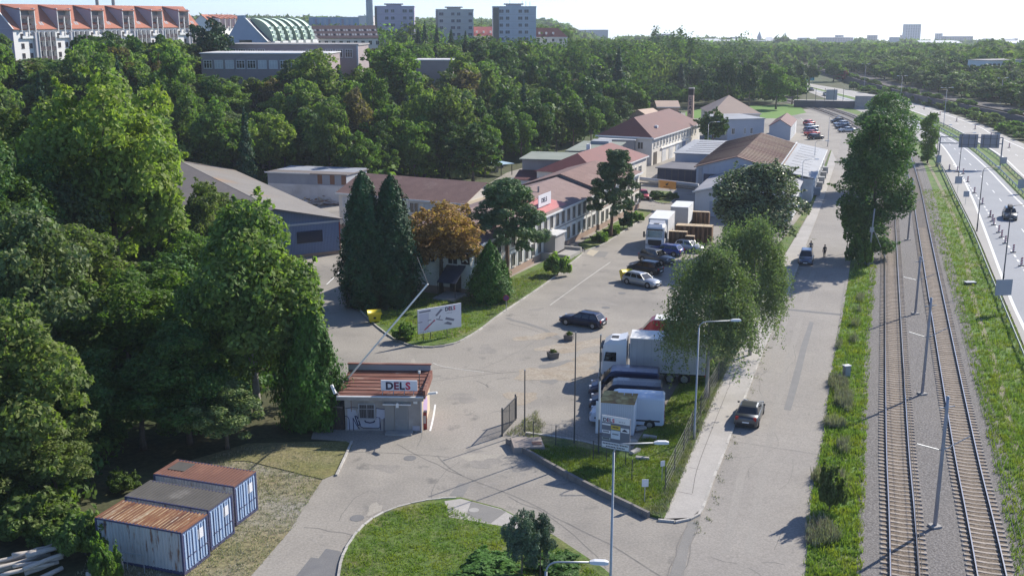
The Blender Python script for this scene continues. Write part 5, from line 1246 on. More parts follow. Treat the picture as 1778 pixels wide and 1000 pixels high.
tree_px('weeping_birch','weep',1302,618,380,126,'birch','weeping birch overhanging the pavement',var=2)
tree_px('weeping_birch','weep',1262,610,396,96,'grey','greyish weeping birch behind the other two',var=1,rz=2.0)
tree_px('poplar_tree','tall',1510,448,192,128,'poplar','big dark poplar between the service road and the tracks',var=1,lod=0)
tree_px('poplar_tree','tall',1530,330,155,100,'poplar','second poplar farther along the tracks',var=2,lod=0)
tree_px('poplar_tree','broad',1470,440,330,30,'poplar','low leafy tree at the foot of the big poplar',var=1)
tree_px('small_tree','tall',1610,284,194,36,'mid','small slender tree standing alone beside the motorway',var=3,lod=1)
tree_px('broadleaf_tree','broad',1236,262,186,58,'dark','dark broad tree at the end of the red-roofed works building',var=1)
tree_px('loose_conifer','broad',906,1014,878,74,'blue','taller grey-green loose conifer on the near lawn','conifer',var=1,lod=0)
tree_px('loose_conifer','broad',938,1006,884,56,'blue','shorter grey-green conifer right beside the taller one on the near lawn','conifer',var=2,lod=0)
for i,(x,b,w,h) in enumerate([(850,985,90,.9),(895,1035,120,1.0),(960,985,80,.8),(985,1018,70,.8),(830,1030,90,.8)]):
    P = G(x,b,.1); tag(plant('juniper','shrub',P,h*.7+.1,w/48.,'thuja',None,None,lod=0,var=i%3,rz=i*1.3),
        ['leftmost spreading juniper on the near lawn','spreading juniper in front of the blue-green conifers','spreading juniper right behind the blue-green conifers','rightmost spreading juniper on the near lawn','spreading juniper nearest the lawn kerb'][i],'juniper','junipers on the near lawn')
for (x,b,t,w,lf,lab) in [
    (968,478,436,46,'bright','bright green round shrub on the lawn before the office'),
    (1045,420,400,36,'mid','low shrub beside the office steps'),
    (1066,408,388,34,'mid','low shrub under the leaning pine'),
    (1090,397,362,28,'conifer','clipped dark round bush by the office end'),
    (1106,385,366,24,'mid','small shrub beside the clipped dark bush'),
    (706,590,558,46,'mid','shrub at the left foot of the site-plan billboard'),
    (1140,346,328,34,'dark','shrub on the oval bed by the orange sign'),
    (1166,346,332,24,'dark','second shrub on the oval bed by the orange sign'),
    (1440,890,790,60,'olive','bushy shrub on the verge that shades the road edge'),
    (1490,462,404,44,'mid','leafy bush at the foot of the roadside mast'),
    (150,962,872,115,'bright','bright green bush left of the near rusty container'),
    (185,1012,930,60,'mid','green sapling leaning on the near rusty container'),
    (60,925,840,170,'bright','large bright bush behind the log pile'),
    (15,935,880,110,'mid','green bush at the bottom corner beside the logs'),
    (215,850,815,60,'bright','small bright bush behind the farthest container'),
    (100,948,900,90,'bright','low bush right behind the log pile')]:
    tree_px('shrub','shrub',x,b,t,w,lf,lab,'shrub',var=int(x)%3,lod=0 if b > 560 else 1)

# the near wood on the flat, left of the containers and the gatehouse
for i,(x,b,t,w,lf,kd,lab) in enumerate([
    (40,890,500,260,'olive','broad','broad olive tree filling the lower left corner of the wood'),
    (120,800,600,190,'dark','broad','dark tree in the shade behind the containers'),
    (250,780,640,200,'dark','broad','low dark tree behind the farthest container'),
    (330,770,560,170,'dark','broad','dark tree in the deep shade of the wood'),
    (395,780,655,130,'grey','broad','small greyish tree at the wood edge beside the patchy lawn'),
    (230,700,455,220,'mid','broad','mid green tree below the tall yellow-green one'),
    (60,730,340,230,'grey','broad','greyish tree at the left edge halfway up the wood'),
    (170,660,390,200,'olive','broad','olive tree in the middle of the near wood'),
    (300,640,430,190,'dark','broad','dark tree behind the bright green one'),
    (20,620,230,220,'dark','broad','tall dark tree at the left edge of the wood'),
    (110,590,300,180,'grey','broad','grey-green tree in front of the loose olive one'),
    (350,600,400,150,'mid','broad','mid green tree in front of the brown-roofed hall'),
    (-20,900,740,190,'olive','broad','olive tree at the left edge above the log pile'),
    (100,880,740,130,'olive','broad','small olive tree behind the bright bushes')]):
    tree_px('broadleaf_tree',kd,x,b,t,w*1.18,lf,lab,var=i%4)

# the wooded slope behind the works
KEEP_OUT = []
def inside(p, poly):
    c = False; n = len(poly); j = n-1
    for i in range(n):
        if (poly[i][1] > p[1]) != (poly[j][1] > p[1]) and p[0] < (poly[j][0]-poly[i][0])*(p[1]-poly[i][1])/(poly[j][1]-poly[i][1])+poly[i][0]: c = not c
        j = i
    return c
for o in list(COL.objects):
    if 'footprint' in o.keys():
        f = list(o['footprint']); KEEP_OUT.append([(f[i],f[i+1]) for i in range(0,len(f),2)])
KEEP_OUT.append([tuple(p) for p in gp(yard_px)])
KEEP_OUT.append([tuple(p) for p in gp([(1190,206),(1190,190),(1310,184),(1400,181),(1405,206)])])
def free(x, y, m=3.0):
    return not any(inside((x+dx,y+dy), k) for k in KEEP_OUT for dx,dy in ((0,0),(m,0),(-m,0),(0,m),(0,-m)))
rnd = random.Random(11)
SLOPE = [('broad','mid',26,'mid green broadleaf tree in the wood on the slope behind the works'),
         ('broad','bright',16,'bright green broadleaf tree in the wood on the slope behind the works'),
         ('broad','dark',18,'dark green broadleaf tree in the wood on the slope behind the works'),
         ('broad','olive',12,'olive-tinted broadleaf tree in the wood on the slope behind the works'),
         ('broad','grey',8,'greyish green broadleaf tree in the wood on the slope behind the works'),
         ('broad','yellow',8,'yellowish broadleaf tree in the wood on the slope behind the works'),
         ('broad','rust',7,'rust-tinged broadleaf tree in the wood on the slope behind the works'),
         ('spruce','conifer',7,'dark pointed conifer in the wood on the slope behind the works')]
SIGHT = []   # fronts of houses that must stay in view: (px0,px1,lowest py a tree top may reach, nearer than Y)
def clear_top(x, y, z, H, rad):
    """shorten a tree that would hide a front which the photograph shows"""
    px, py = proj((x, y, z+H)); s = FPX/math.hypot(x,y)
    for a, b, low, Y in SIGHT_LINES:
        if a-rad*s*.8 < px < b+rad*s*.8 and y < Y and py < low:
            H = (D(px, low, y).z - z)*.93
    return H
SIGHT_LINES = [(1240,1400,182,330),(0,27,52,320),(27,105,96,330),(105,215,56,330),(215,300,52,340),(300,345,58,330),(345,515,124,252),(512,560,100,270),(560,632,106,270),(420,560,84,344),(545,655,78,390),(935,1130,68,800),(650,720,72,430),
               (756,822,72,440),(855,935,68,440),(822,856,60,450),(930,985,60,450),(722,790,116,300),(1062,1130,230,226),(990,1060,256,203),(915,1000,268,190),(290,400,288,184),(465,610,296,178),(600,850,300,162),(1130,1210,200,400),(1240,1400,180,420)]
def zone(px, d):
    col = next(n for lim, n in ((60,'at the left edge of the slope'),(130,'below the end gable of the flats'),(215,'below the white balconies of the flats'),(300,'below the terracotta-roofed flats'),(380,'left of the lower school block'),(460,'before the lower school block'),
        (540,'above the long pale shed'),(640,'behind the brown-roofed wing'),(720,'below the mauve tower block'),(790,'below the gap left of the middle tower'),(860,'below the middle tower block'),(940,'below the last tower block'),(1010,'above the greenish flat roofs'),(1090,'above the red hip-roofed workshop'),(1180,'above the red-roofed works building'),(1e9,'beyond the lettered chimney')) if px < lim)
    row = 'low on the slope' if d < 200 else 'halfway up the slope' if d < 275 else 'high up' if d < 360 else 'at the back'
    return col + ', ' + row
NMC = {'mid':'mid green','bright':'bright green','dark':'dark green','olive':'olive','grey':'greyish green','yellow':'yellowish','rust':'rust-tinged','conifer':'dark pointed'}
cand = []
uu = 95.0
while uu < 640:
    step = 7.6 + max(0, uu-150)*.012
    vv = -70.0
    while vv > -330:
        u_, v_ = uu + rnd.uniform(-.42,.42)*step, vv + rnd.uniform(-.42,.42)*step
        x, y = u_*math.sin(VA)+v_*math.cos(VA), u_*math.cos(VA)-v_*math.sin(VA)
        cand.append((math.hypot(x,y), x, y)); vv -= step
    uu += step
cand.sort(); nslope = 0; REST = {'mid':[], 'dark':[], 'olive':[], 'bright':[]}
for d, x, y in cand:
    z = terrain_h(x, y); px, py = proj((x,y,z+8))
    if not (-60 < px < 1400) or d > 640 or not free(x, y): continue
    if d < 118: continue
    if px > 1000 and py > 215: continue
    if px < 430 and d > 318: continue
    if px < 660 and d > 352: continue
    if px < 1000 and d > 455: continue
    w = mnoise.noise(Vector((x*.018, y*.018, 3.1)))
    tot = [(k, l, n*(1+ (1.6*w if l in ('bright','yellow') else -1.2*w if l in ('dark','spruce') else 0))) for k,l,n,t in SLOPE]
    if px > 820 and d > 330: tot = [(k, l, n*(7 if l in ('dark','conifer') else .35 if l in ('yellow','bright','rust') else .8)) for k,l,n,t in SLOPE]
    r = rnd.random()*sum(max(.1,t[2]) for t in tot)
    for k,l,n in tot:
        r -= max(.1,n)
        if r <= 0: break
    if k == 'broad' and rnd.random() < .22: k = rnd.choice(['tall','sparse'])
    H = (rnd.uniform(8,15) if rnd.random() < .7 else rnd.uniform(14,19))*(1.15 if k == 'spruce' else 1)*(1.15 if px > 1000 and d > 330 else 1); rad = rnd.uniform(3.6,6.4)*(.62 if k in ('spruce','tall') else 1)*(1+max(0,d-250)*.0012)
    H0 = H; H = clear_top(x, y, z, H, rad)
    if H < 2.0: continue
    if H < 8: rad *= .5 + .06*H; k = 'broad'; l = 'mid' if l == 'conifer' else l
    if nslope < 296:
        size = 'low' if H < 8 else 'tall' if H > 14.5 else 'broad' if rad > 5.4 else 'middle-sized'
        lab = '%s %s %s %s' % (size, NMC[l], 'conifer' if l == 'conifer' else 'tree', zone(px, d))
        plant('woodland_tree', k, (x,y,z-.2), H, rad, l, lab, 'tree', 'trees of the slope behind the works', var=rnd.randrange(4), rz=rnd.uniform(0,6.28))
    else: REST[l if l in REST else 'dark' if l == 'conifer' else 'olive'].append((x,y,z-.4,H,rad))
    nslope += 1
print('slope trees', nslope)
# the dark edge of the wood right behind the works
for i,(x,b,t,w,lf) in enumerate([(842,306,196,60,'mid'),(872,290,180,60,'dark'),(905,282,190,52,'mid'),(938,274,176,56,'dark'),(966,266,186,46,'olive'),(995,262,170,54,'dark'),(1026,252,182,46,'mid'),(1050,244,168,46,'dark'),(1078,226,165,44,'dark'),(1105,214,150,46,'mid'),(780,312,205,60,'dark'),(720,318,210,60,'mid'),(660,322,205,56,'dark')]):
    tree_px('broadleaf_tree','broad',x,b,t,w*1.15,lf,NMC[lf]+' tree at the wood edge behind '+['the wing gable','the silver parked car','the light blue carport roof','the grey workshop','the greenish flat roof','the red hip roof','the second greenish roof','the pale annexe','the big hip roof','the tan outhouse','the right half of the brown-roofed wing','the middle of the brown-roofed wing','the left half of the brown-roofed wing'][i],var=i%4,lod=1)
# single trees that stand out of the slope
tree_D = lambda name,kind,px,pt,Y,H,w,leaf,label,**kw: plant(name,kind,(D(px,pt,Y).x,Y,D(px,pt,Y).z-H),H,w,leaf,label,'tree',**kw)
for x,t,Y,H,w,lab in [(737,36,405,19,3.4,'tallest dark spruce before the gap between the first two tower blocks'),(726,46,400,16,3.4,'spruce at the right edge of the mauve tower block'),(758,42,402,17,3.2,'slim spruce left of the middle tower block'),
                      (783,50,398,15,3.8,'broad spruce in front of the middle tower block'),(808,52,404,15,2.6,'thin spruce at the right of the middle tower block'),(838,62,404,14,3.6,'spruce below the red roof between the tower blocks'),(497,104,235,10,2.0,'small dark spruce in front of the long low school')]:
    tree_D('spruce_tree','spruce',x,t,Y,H,w,'conifer',lab,var=int(x)%3,lod=1)
for x,t,Y,H,w,lf,lab in [(678,68,262,20,8.0,'mid','big round tree in front of the mauve tower block'),(545,80,232,20,6.5,'olive','loose birch-like tree in front of the long low school'),(800,86,290,18,6.0,'yellow','bright yellow-green tree below the middle tower block'),
                         (362,24,270,22,6.5,'conifer','dark spreading pine before the terracotta-roofed flats'),(182,48,275,17,6.0,'dark','dark tree in front of the terracotta-roofed flats'),(112,100,240,14,5.5,'bright','bright tree below the white balconies of the flats')]:
    tree_D('broadleaf_tree','sparse' if lf == 'olive' else 'broad',x,t,Y,H,w,lf,lab,var=int(x)%4,lod=1)

# trees beyond the motorway and round the far end of the works
def right_cap(px): return 96 if px < 1520 else 88 if px < 1620 else 80 if px < 1700 else 73
nb = 0
for u_ in range(300, 650, 9):
    for row in range(5):
        v_ = bank_v(u_) + 8 + row*10 + rnd.uniform(-3,3); u2 = u_ + rnd.uniform(-4,4)
        x, y = u2*math.sin(VA)+v_*math.cos(VA), u2*math.cos(VA)-v_*math.sin(VA); z = terrain_h(x,y); px, py = proj((x,y,z+5))
        if not (1380 < px < 1850) : continue
        lf = rnd.choice(['mid','mid','grey','dark','olive','bright','grey'])
        H = rnd.uniform(6,9) + row*.9; H = max(3.0, min(H, (D(px, right_cap(px)+rnd.uniform(0,8), y).z-z)*.94))
        plant('bank_tree','broad',(x,y,z-.2),H,rnd.uniform(3.8,5.6),lf,{'mid':'mid green','grey':'grey-green','dark':'dark green','olive':'olive','bright':'bright green'}[lf]+' tree on the bank beyond the motorway, '+['front row','second row','third row','fourth row','back row'][row]+(' at the picture edge' if px > 1720 else ' above the gantry boards' if px > 1640 else ' above the small slender tree' if px > 1560 else ' above the poplars' if px > 1480 else ' by the railway curve'),'tree','trees on the bank beyond the motorway',var=rnd.randrange(4),rz=rnd.uniform(0,6),lod=2); nb += 1
for x,b,t,w,lf,lab in [(1347,190,112,62,'mid','green tree at the far end of the playing field'),(1375,182,132,44,'mid','tree beside the far railway bend'),(1300,186,98,50,'dark','dark tall tree behind the playing field'),(1262,184,92,55,'dark','dark tree behind the tan-roofed hall'),
                       (1447,142,104,46,'mid','round tree where the motorway bends away'),(1462,142,118,24,'redbrown','reddish bush-like tree where the upper railway curves'),(1405,148,108,40,'dark','dark tree beside the blue motorway sign'),(1330,150,100,46,'olive','olive tree beyond the playing field')]:
    tree_px('broadleaf_tree','broad',x,b,t,w,lf,lab,var=int(x)%4,lod=1)
HW_POLY = [tuple(p) for p in offs(hw_l,-3)] + [tuple(p) for p in offs(far_r,3)[::-1]]
nh = 0
for i in range(4, len(far_r)-4, 2):
    p = offs(far_r, 3.2+rnd.uniform(-.8,1.2))[i]; px, py = proj((p.x,p.y,1))
    if not (1480 < px < 1830) or not (150 < p.y < 470): continue
    nh += 1; plant('roadside_shrub','shrub',(p.x,p.y,-.1),rnd.uniform(2.2,3.8),rnd.uniform(2.6,4.0),rnd.choice(['mid','olive','mid','bright']),'scrubby bush growing along the foot of the motorway wall '+('behind the gantry boards' if 1640 < px < 1745 else 'at the picture edge' if px >= 1745 else 'behind the small slender tree' if px > 1580 else 'where the poplars hide the motorway'),'shrub','bushes along the motorway wall',lod=1,var=nh%3,rz=i)
for i in range(26):
    u_ = rnd.uniform(300,560); v_ = bank_v(u_)-5.8+rnd.uniform(-.6,.8); x, y = u_*math.sin(VA)+v_*math.cos(VA), u_*math.cos(VA)-v_*math.sin(VA)
    plant('roadside_shrub','shrub',(x,y,2.4),rnd.uniform(1.2,2.2),rnd.uniform(1.6,2.6),'mid','low bush hanging over the top of the motorway wall','shrub','bushes on top of the motorway wall',lod=1,var=i%3,rz=i)
# the wood closing the valley; its shaded near side is put into dark leaves
nv_ = 0
for i in range(420):
    px, py = rnd.uniform(985,1392), rnd.uniform(146,187); P = G(px, py)
    if inside((P.x,P.y), HW_POLY) or not free(P.x, P.y, 4) or nv_ > 120: continue
    if any((q-Vector((P.x,P.y))).length < 7 for q in T1[::6]): continue
    if px > 1300 and py > 178: continue
    z = terrain_h(P.x,P.y); lf = rnd.choice(['dark','conifer','dark','conifer','dark','dark','mid']); kd = 'spruce' if lf == 'conifer' else 'broad'
    H = rnd.uniform(11,16.5) if px < 1280 else rnd.uniform(7,12); H = min(H, clear_top(P.x,P.y,z,H,4)); H = min(H, D(px, (66 if px < 1180 else 84)+rnd.uniform(0,18), P.y).z - z)
    nv_ += 1; plant('valley_tree',kd,(P.x,P.y,z-.2),H,rnd.uniform(3.8,5.4)*(.65 if kd == 'spruce' else 1),lf,NMC[lf]+(' conifer' if kd == 'spruce' else ' tree')+' closing the valley '+('above the big hip roof' if px < 1100 else 'left of the lettered chimney' if px < 1190 else 'behind the lettered chimney' if px < 1230 else 'behind the tan hip roof' if px < 1290 else 'behind the playing field' if px < 1340 else 'beside the motorway bend')+(', front row' if py > 174 else ', second row' if py > 163 else ', third row' if py > 154 else ', last row')+(' and tall' if H > 13 else ' and low' if H < 9 else ''),'tree','trees closing the valley',lod=2,var=rnd.randrange(4),rz=rnd.uniform(0,6))
print('valley', nv_, 'hedge', nh)
print('bank trees', nb)

# the far wood: one mass of crowns out to the skyline
rng = np.random.default_rng(4)
def far_mass(name, spots, n_leaf, size, mat, label):
    V = []
    for x, y, z, H, w in spots:
        d = sph(rng, n_leaf, -.35); rr = 1-.4*rng.random(n_leaf)
        lob = 1+.25*np.sin(d[:,0]*4+x)*np.cos(d[:,1]*4+y)
        P = d*(rr*lob)[:,None]*np.array([w,w,H*.5]) + np.array([x,y,z+H*.55])
        A = np.cross(d+.6*rng.normal(size=(n_leaf,3)), rng.normal(size=(n_leaf,3))); A /= np.linalg.norm(A,axis=1)[:,None]
        B = np.cross(d, A); s = size*rng.uniform(.6,1.3,n_leaf)[:,None]
        q = np.empty((n_leaf,4,3)); q[:,0]=P-A*s; q[:,1]=P+B*s*.7; q[:,2]=P+A*s; q[:,3]=P-B*s*.7; V.append(q)
    if not V: return
    me = quads_mesh(name, np.concatenate(V)); me.materials.append(mat)
    return tag(put(name, me), label, 'wood', kind='stuff')
groups = {'mid':[], 'dark':[], 'grey':[], 'olive':[]}
def far_ok(x, y):
    return free(x, y, 5)
for i in range(11500):
    d = 470*(4150/470)**(rnd.random()**.95); a = R(rnd.uniform(-34,34)); x, y = d*math.sin(a), d*math.cos(a); u_, v_ = uv(x,y)
    px, py = proj((x,y,terrain_h(x,y)))
    if px < 1000 and d < 520: continue
    if px < 930 and d < 640: continue
    w = v_-bank_v(u_)
    if d < 720 and -30 < w < 9: continue
    if w > 9 and w < 40 and u_ < 640: continue
    if px > 1270 and px < 1420 and d < 560: continue
    if w < -30 and d < 560 and px > 1000: continue
    z = terrain_h(x,y)-.5; H = rnd.uniform(8,13.5)
    if px > 985 and d < 1150: H = min(H, (D(px, (right_cap(px) if px > 1390 else 82)-max(0,d-600)*.012, y).z - z)*.95)
    for q in FAR:
        if q[0]-6 < px < q[1]+6 and y < q[4]: H = min(H, D(px, q[3]-1, y).z - z)
    if H < 4: H = rnd.uniform(4,6.5)
    groups[rnd.choice(['mid','dark','grey','olive','mid','grey'])].append((x, y, z, H, rnd.uniform(4.5,7.5)*(1+d*.00025)))
# right hand woods nearer in
for i in range(500):
    u_ = rnd.uniform(250,640); v_ = bank_v(u_)+rnd.uniform(46,190); x, y = u_*math.sin(VA)+v_*math.cos(VA), u_*math.cos(VA)-v_*math.sin(VA)
    px, py = proj((x,y,terrain_h(x,y)))
    z = terrain_h(x,y)-.5; H = min(rnd.uniform(8,12), (D(px, right_cap(px)+rnd.uniform(-2,6), y).z - z)*.95)
    if 1380 < px < 1900 and H > 2.5: groups[rnd.choice(['mid','dark','grey','olive','mid'])].append((x,y,z,H,rnd.uniform(4.2,6.2)))
for k, sp in groups.items():
    near_sp = [s for s in sp if math.hypot(s[0],s[1]) < 1100]; far_sp = [s for s in sp if math.hypot(s[0],s[1]) >= 1100]
    nm = {'mid':'mid green','dark':'dark green','grey':'grey-green','olive':'olive'}[k]
    far_mass('far_wood', near_sp, 66, 1.9, LF_[k], nm+' mass of trees in the middle distance beyond the works and motorway')
    far_mass('far_wood', far_sp, 20, 4.6, LF_[k], nm+' mass of trees along the hazy skyline')

for k, sp in REST.items():
    if sp: far_mass('woodland', sp, 260, .8, LF_[k], {'mid':'mid green','dark':'dark','olive':'olive','bright':'bright green'}[k]+' tree mass at the top of the slope below the towers')
# undergrowth that closes the ground under the trees
UG = {'dark':[], 'mid':[], 'olive':[]}
wood_poly = [tuple(p) for p in gp([(-150,960),(120,880),(215,830),(250,800),(330,772),(430,742),(535,718),(548,640),(540,560),(500,470),(440,380),(300,360),(60,400),(-120,480)])]
xs = [p[0] for p in wood_poly]; ys = [p[1] for p in wood_poly]
for i in range(900):
    x, y = rnd.uniform(min(xs),max(xs)), rnd.uniform(min(ys),max(ys))
    if inside((x,y), wood_poly) and free(x,y,1.2): UG[rnd.choice(['dark','dark','mid'])].append((x,y,-.1,rnd.uniform(.8,2.6),rnd.uniform(1.2,2.4)))
for d, x, y in cand:
    z = terrain_h(x,y); px, py = proj((x,y,z+1))
    if -60 < px < 1330 and 110 < d < 330:
        for k in range(2):
            a, b = x+rnd.uniform(-4,4), y+rnd.uniform(-4,4)
            if free(a,b,1.5) : UG[rnd.choice(['dark','mid','olive','mid'])].append((a,b,terrain_h(a,b)-.2,min(clear_top(a,b,terrain_h(a,b),rnd.uniform(1.5,4.2),2),4.2),rnd.uniform(2.2,3.6)))
for k, sp in UG.items():
    n_ = [q for q in sp if q[1] < 118]; f_ = [q for q in sp if q[1] >= 118 and q[3] > .6]
    far_mass('undergrowth', n_, 240, .2, L_[k], {'dark':'dark','mid':'mid green','olive':'olive'}[k]+' undergrowth beneath the near wood')
    far_mass('undergrowth', f_, 80, .58, L_[k], {'dark':'dark','mid':'mid green','olive':'olive'}[k]+' undergrowth on the wooded slope')

# low growth that closes the valley wood and the bank beyond the motorway
LOW = {'dark':[], 'mid':[], 'grey':[]}
for i in range(420):
    px, py = rnd.uniform(985,1395), rnd.uniform(150,187); P = G(px,py)
    if inside((P.x,P.y), HW_POLY) or not free(P.x,P.y,3) or any((q-Vector((P.x,P.y))).length < 6 for q in T1[::6]): continue
    LOW['dark'].append((P.x,P.y,terrain_h(P.x,P.y)-.3,rnd.uniform(4,8.5),rnd.uniform(3,4.6)))  # dark leaves here too, for the valley wood's shaded side
for i in range(700):
    u_ = rnd.uniform(320,660); v_ = bank_v(u_)+rnd.uniform(6.5,75); x, y = u_*math.sin(VA)+v_*math.cos(VA), u_*math.cos(VA)-v_*math.sin(VA); px, py = proj((x,y,terrain_h(x,y)))
    if 1380 < px < 1900: LOW[rnd.choice(['dark','mid','grey'])].append((x,y,terrain_h(x,y)-.3,rnd.uniform(3,6),rnd.uniform(3,4.6)))
for k, sp in LOW.items():
    far_mass('undergrowth', [q for q in sp if q[0] < 135], 80, .78, LF_[k], {'dark':'dark','mid':'mid green','grey':'grey-green'}[k]+' low growth under the wood closing the valley')
    far_mass('undergrowth', [q for q in sp if q[0] >= 135], 80, .78, LF_[k], {'dark':'dark','mid':'mid green','grey':'grey-green'}[k]+' low growth on the bank beyond the motorway')
# ================================================================== vehicles
def paint(name, c, metal=.35, rough=.35): return M('paint '+name, c, rough=rough, metal=metal, coat=.35, spec=.45)
CARGL = M('car glass', (.012,.014,.017), rough=.06, spec=.9)
RIM = M('alloy rim', (.42,.42,.43), rough=.35, metal=.7); LAMPW = M('headlamp glass', (.4,.42,.45), rough=.15, spec=.8); LAMPR = M('tail lamp', (.35,.01,.01), rough=.2); PLATE = M('number plate', (.8,.8,.78), rough=.5); TRIM = M('black trim', (.02,.02,.022), rough=.6)
WHEEL = {}
def wheel(root, x, y, r=.32, w=.2, side=1):
    key = (r, w)
    if key not in WHEEL:
        t = MB(); n = 18
        prof = [(-w/2,r*.62),(-w/2,r*.9),(-w*.38,r),(w*.38,r),(w/2,r*.9),(w/2,r*.62)]
        rings = [[(math.cos(2*math.pi*k/n)*q[1], q[0], math.sin(2*math.pi*k/n)*q[1]) for k in range(n)] for q in prof]
        t.loft(rings, cap=True); ri = MB(); ri.tube([(0,-w/2-.006,0),(0,w/2+.006,0)], r*.6, 14)
        for k in range(5): a = 2*math.pi*k/5; ri.cbox((math.cos(a)*r*.3,w/2+.01,math.sin(a)*r*.3),(r*.5,.012,r*.12),0,-a); ri.cbox((math.cos(a)*r*.3,-w/2-.01,math.sin(a)*r*.3),(r*.5,.012,r*.12),0,-a)
        WHEEL[key] = (t.mesh('tyre', BLACK, True), ri.mesh('rim', RIM))
    o = bpy.data.objects.new('wheel', WHEEL[key][0]); COL.objects.link(o); o.parent = root; o.location = (x,y,r); put('rim', WHEEL[key][1], o); return o
CAR = {'hatch':(4.05,1.72,1.47,dict(nose=.62,hood=.88,belt=.93,xw=.95,r0=.28,r1=-1.45,xb=-1.86,tail=.93)),
       'estate':(4.65,1.78,1.46,dict(nose=.62,hood=.88,belt=.93,xw=.98,r0=.28,r1=-1.75,xb=-2.15,tail=.95)),
       'suv':(4.65,1.88,1.72,dict(nose=.78,hood=1.05,belt=1.08,xw=1.0,r0=.4,r1=-1.8,xb=-2.15,tail=1.1)),
       'mpv':(4.3,1.76,1.64,dict(nose=.68,hood=.98,belt=1.0,xw=1.2,r0=.42,r1=-1.6,xb=-1.98,tail=1.0)),
       'sedan':(4.75,1.84,1.42,dict(nose=.62,hood=.86,belt=.93,xw=.92,r0=.2,r1=-1.05,xb=-1.75,tail=1.0))}
def car(kind, pm, loc, rz, label, cat='car', group=None, roofbox=False, rails=False):
    Lc, W, H, q = CAR[kind]; root = empty('car', loc, rz, label, cat, group); hl = Lc/2; w = W/2
    st = [(-hl,.34,.78*q['tail'],.80),(-hl+.06,.25,q['tail']-.06,.9),(-hl+.3,.2,q['tail'],.97),(-.8,.19,q['belt'],1.0),(q['xw']-.1,.19,q['belt'],1.0),(q['xw']+.15,.19,q['hood']+.02,.99),
          (hl-.55,.2,q['hood']-.05,.96),(hl-.18,.22,q['hood']-.16,.88),(hl-.02,.28,q['nose'],.76)]
    rings = []
    for x, zb, zt, f in st:
        ww = w*f; zm = zb+(zt-zb)*.5
        rings.append([(x,-ww*.9,zb),(x,-ww*.99,zb+.1),(x,-ww,zm),(x,-ww*.97,zt-.1),(x,-ww*.86,zt),(x,0,zt+.02),(x,ww*.86,zt),(x,ww*.97,zt-.1),(x,ww,zm),(x,ww*.99,zb+.1),(x,ww*.9,zb)])
    body = MB().loft(rings).build('body', pm, root, True)
    wb, wt = w*.9, w*.70; b = q['belt']-.03
    B4 = [Vector((q['xb'],-wb,b)),Vector((q['xw'],-wb,b)),Vector((q['xw'],wb,b)),Vector((q['xb'],wb,b))]
    hz = H-.07; T4 = [Vector((q['r1'],-wt,hz)),Vector((q['r0'],-wt,hz)),Vector((q['r0'],wt,hz)),Vector((q['r1'],wt,hz))]
    U4 = [Vector((q['r1']+.18,-wt*.84,H-.02)),Vector((q['r0']-.22,-wt*.84,H-.01)),Vector((q['r0']-.22,wt*.84,H-.01)),Vector((q['r1']+.18,wt*.84,H-.02))]
    cb = MB(); cb.loft([B4,T4,U4]); cb.build('cabin', pm, root)
    def pane(a, bb, c, d, u0, u1, v0, v1, name):
        def P(u, v): return a.lerp(bb,u).lerp(d.lerp(c,u),v)
        n = (bb-a).cross(d-a).normalized()
        MB().slab(P(u0,v0)+n*.012,P(u1,v0)+n*.012,P(u1,v1)+n*.012,P(u0,v1)+n*.012,.01).build(name, CARGL, root)
    pane(B4[1],B4[2],T4[2],T4[1],.03,.97,.04,.98,'windscreen'); pane(B4[3],B4[0],T4[0],T4[3],.08,.92,.12,.93,'rear_window')
    cuts = {'hatch':(.07,.47,.53,.92),'estate':(.05,.33,.37,.64,.68,.94),'suv':(.05,.33,.37,.64,.68,.94),'mpv':(.06,.34,.38,.66,.7,.93),'sedan':(.08,.5,.55,.93)}[kind]
    for k in range(0,len(cuts),2):
        pane(B4[0],B4[1],T4[1],T4[0],cuts[k],cuts[k+1],.1,.9,'side_window'); pane(B4[2],B4[3],T4[3],T4[2],1-cuts[k+1],1-cuts[k],.1,.9,'side_window')
    r = .33 if kind != 'suv' else .36; xa = hl-.86; xr = -hl+.82
    for x in (xa, xr):
        for s in (-1,1):
            MB().tube([(x,s*(w-.25),r+.02),(x,s*(w+.004),r+.02)], r+.06, 16).build('wheel_arch', TRIM, root); wheel(root, x, s*(w-.085), r)
    for s in (-1,1):
        MB().cbox((hl-.13,s*w*.66,q['nose']+.06),(.16,.34,.13),s*-.35).build('headlight', LAMPW, root); MB().cbox((-hl+.05,s*w*.72,q['tail']-.16),(.1,.22,.24)).build('tail_light', LAMPR, root)
        MB().cbox((q['xw']-.12,s*(w+.06),q['belt']+.08),(.12,.16,.11)).build('mirror', pm, root)
    MB().box(hl-.06,hl+.03,-w*.72,w*.72,.26,.42).build('bumper', TRIM, root); MB().box(-hl-.03,-hl+.05,-w*.72,w*.72,.3,.5).build('bumper', TRIM, root)
    MB().box(hl-.03,hl+.01,-w*.42,w*.42,.5,.62).build('grille', TRIM, root)
    MB().box(hl+.03,hl+.04,-.25,.25,.33,.43).build('number_plate', PLATE, root); MB().box(-hl-.05,-hl-.031,-.25,.25,.52,.62).build('number_plate', PLATE, root)
    if rails:
        for s in (-1,1): MB().tube([(q['r0']-.2,s*wt*.9,H+.03),(q['r1']+.2,s*wt*.9,H+.03)], .025, 6).build('roof_rail', TRIM, root)
    if roofbox: MB().loft([[(x,-.36*f,H+.05),(x,.36*f,H+.05),(x,.3*f,H+.38*g),(x,-.3*f,H+.38*g)] for x,f,g in ((-1.3,.8,.6),(-1.0,1,1),(.2,1,.95),(.6,.6,.45))]).build('roof_box', TRIM, root)
    return root
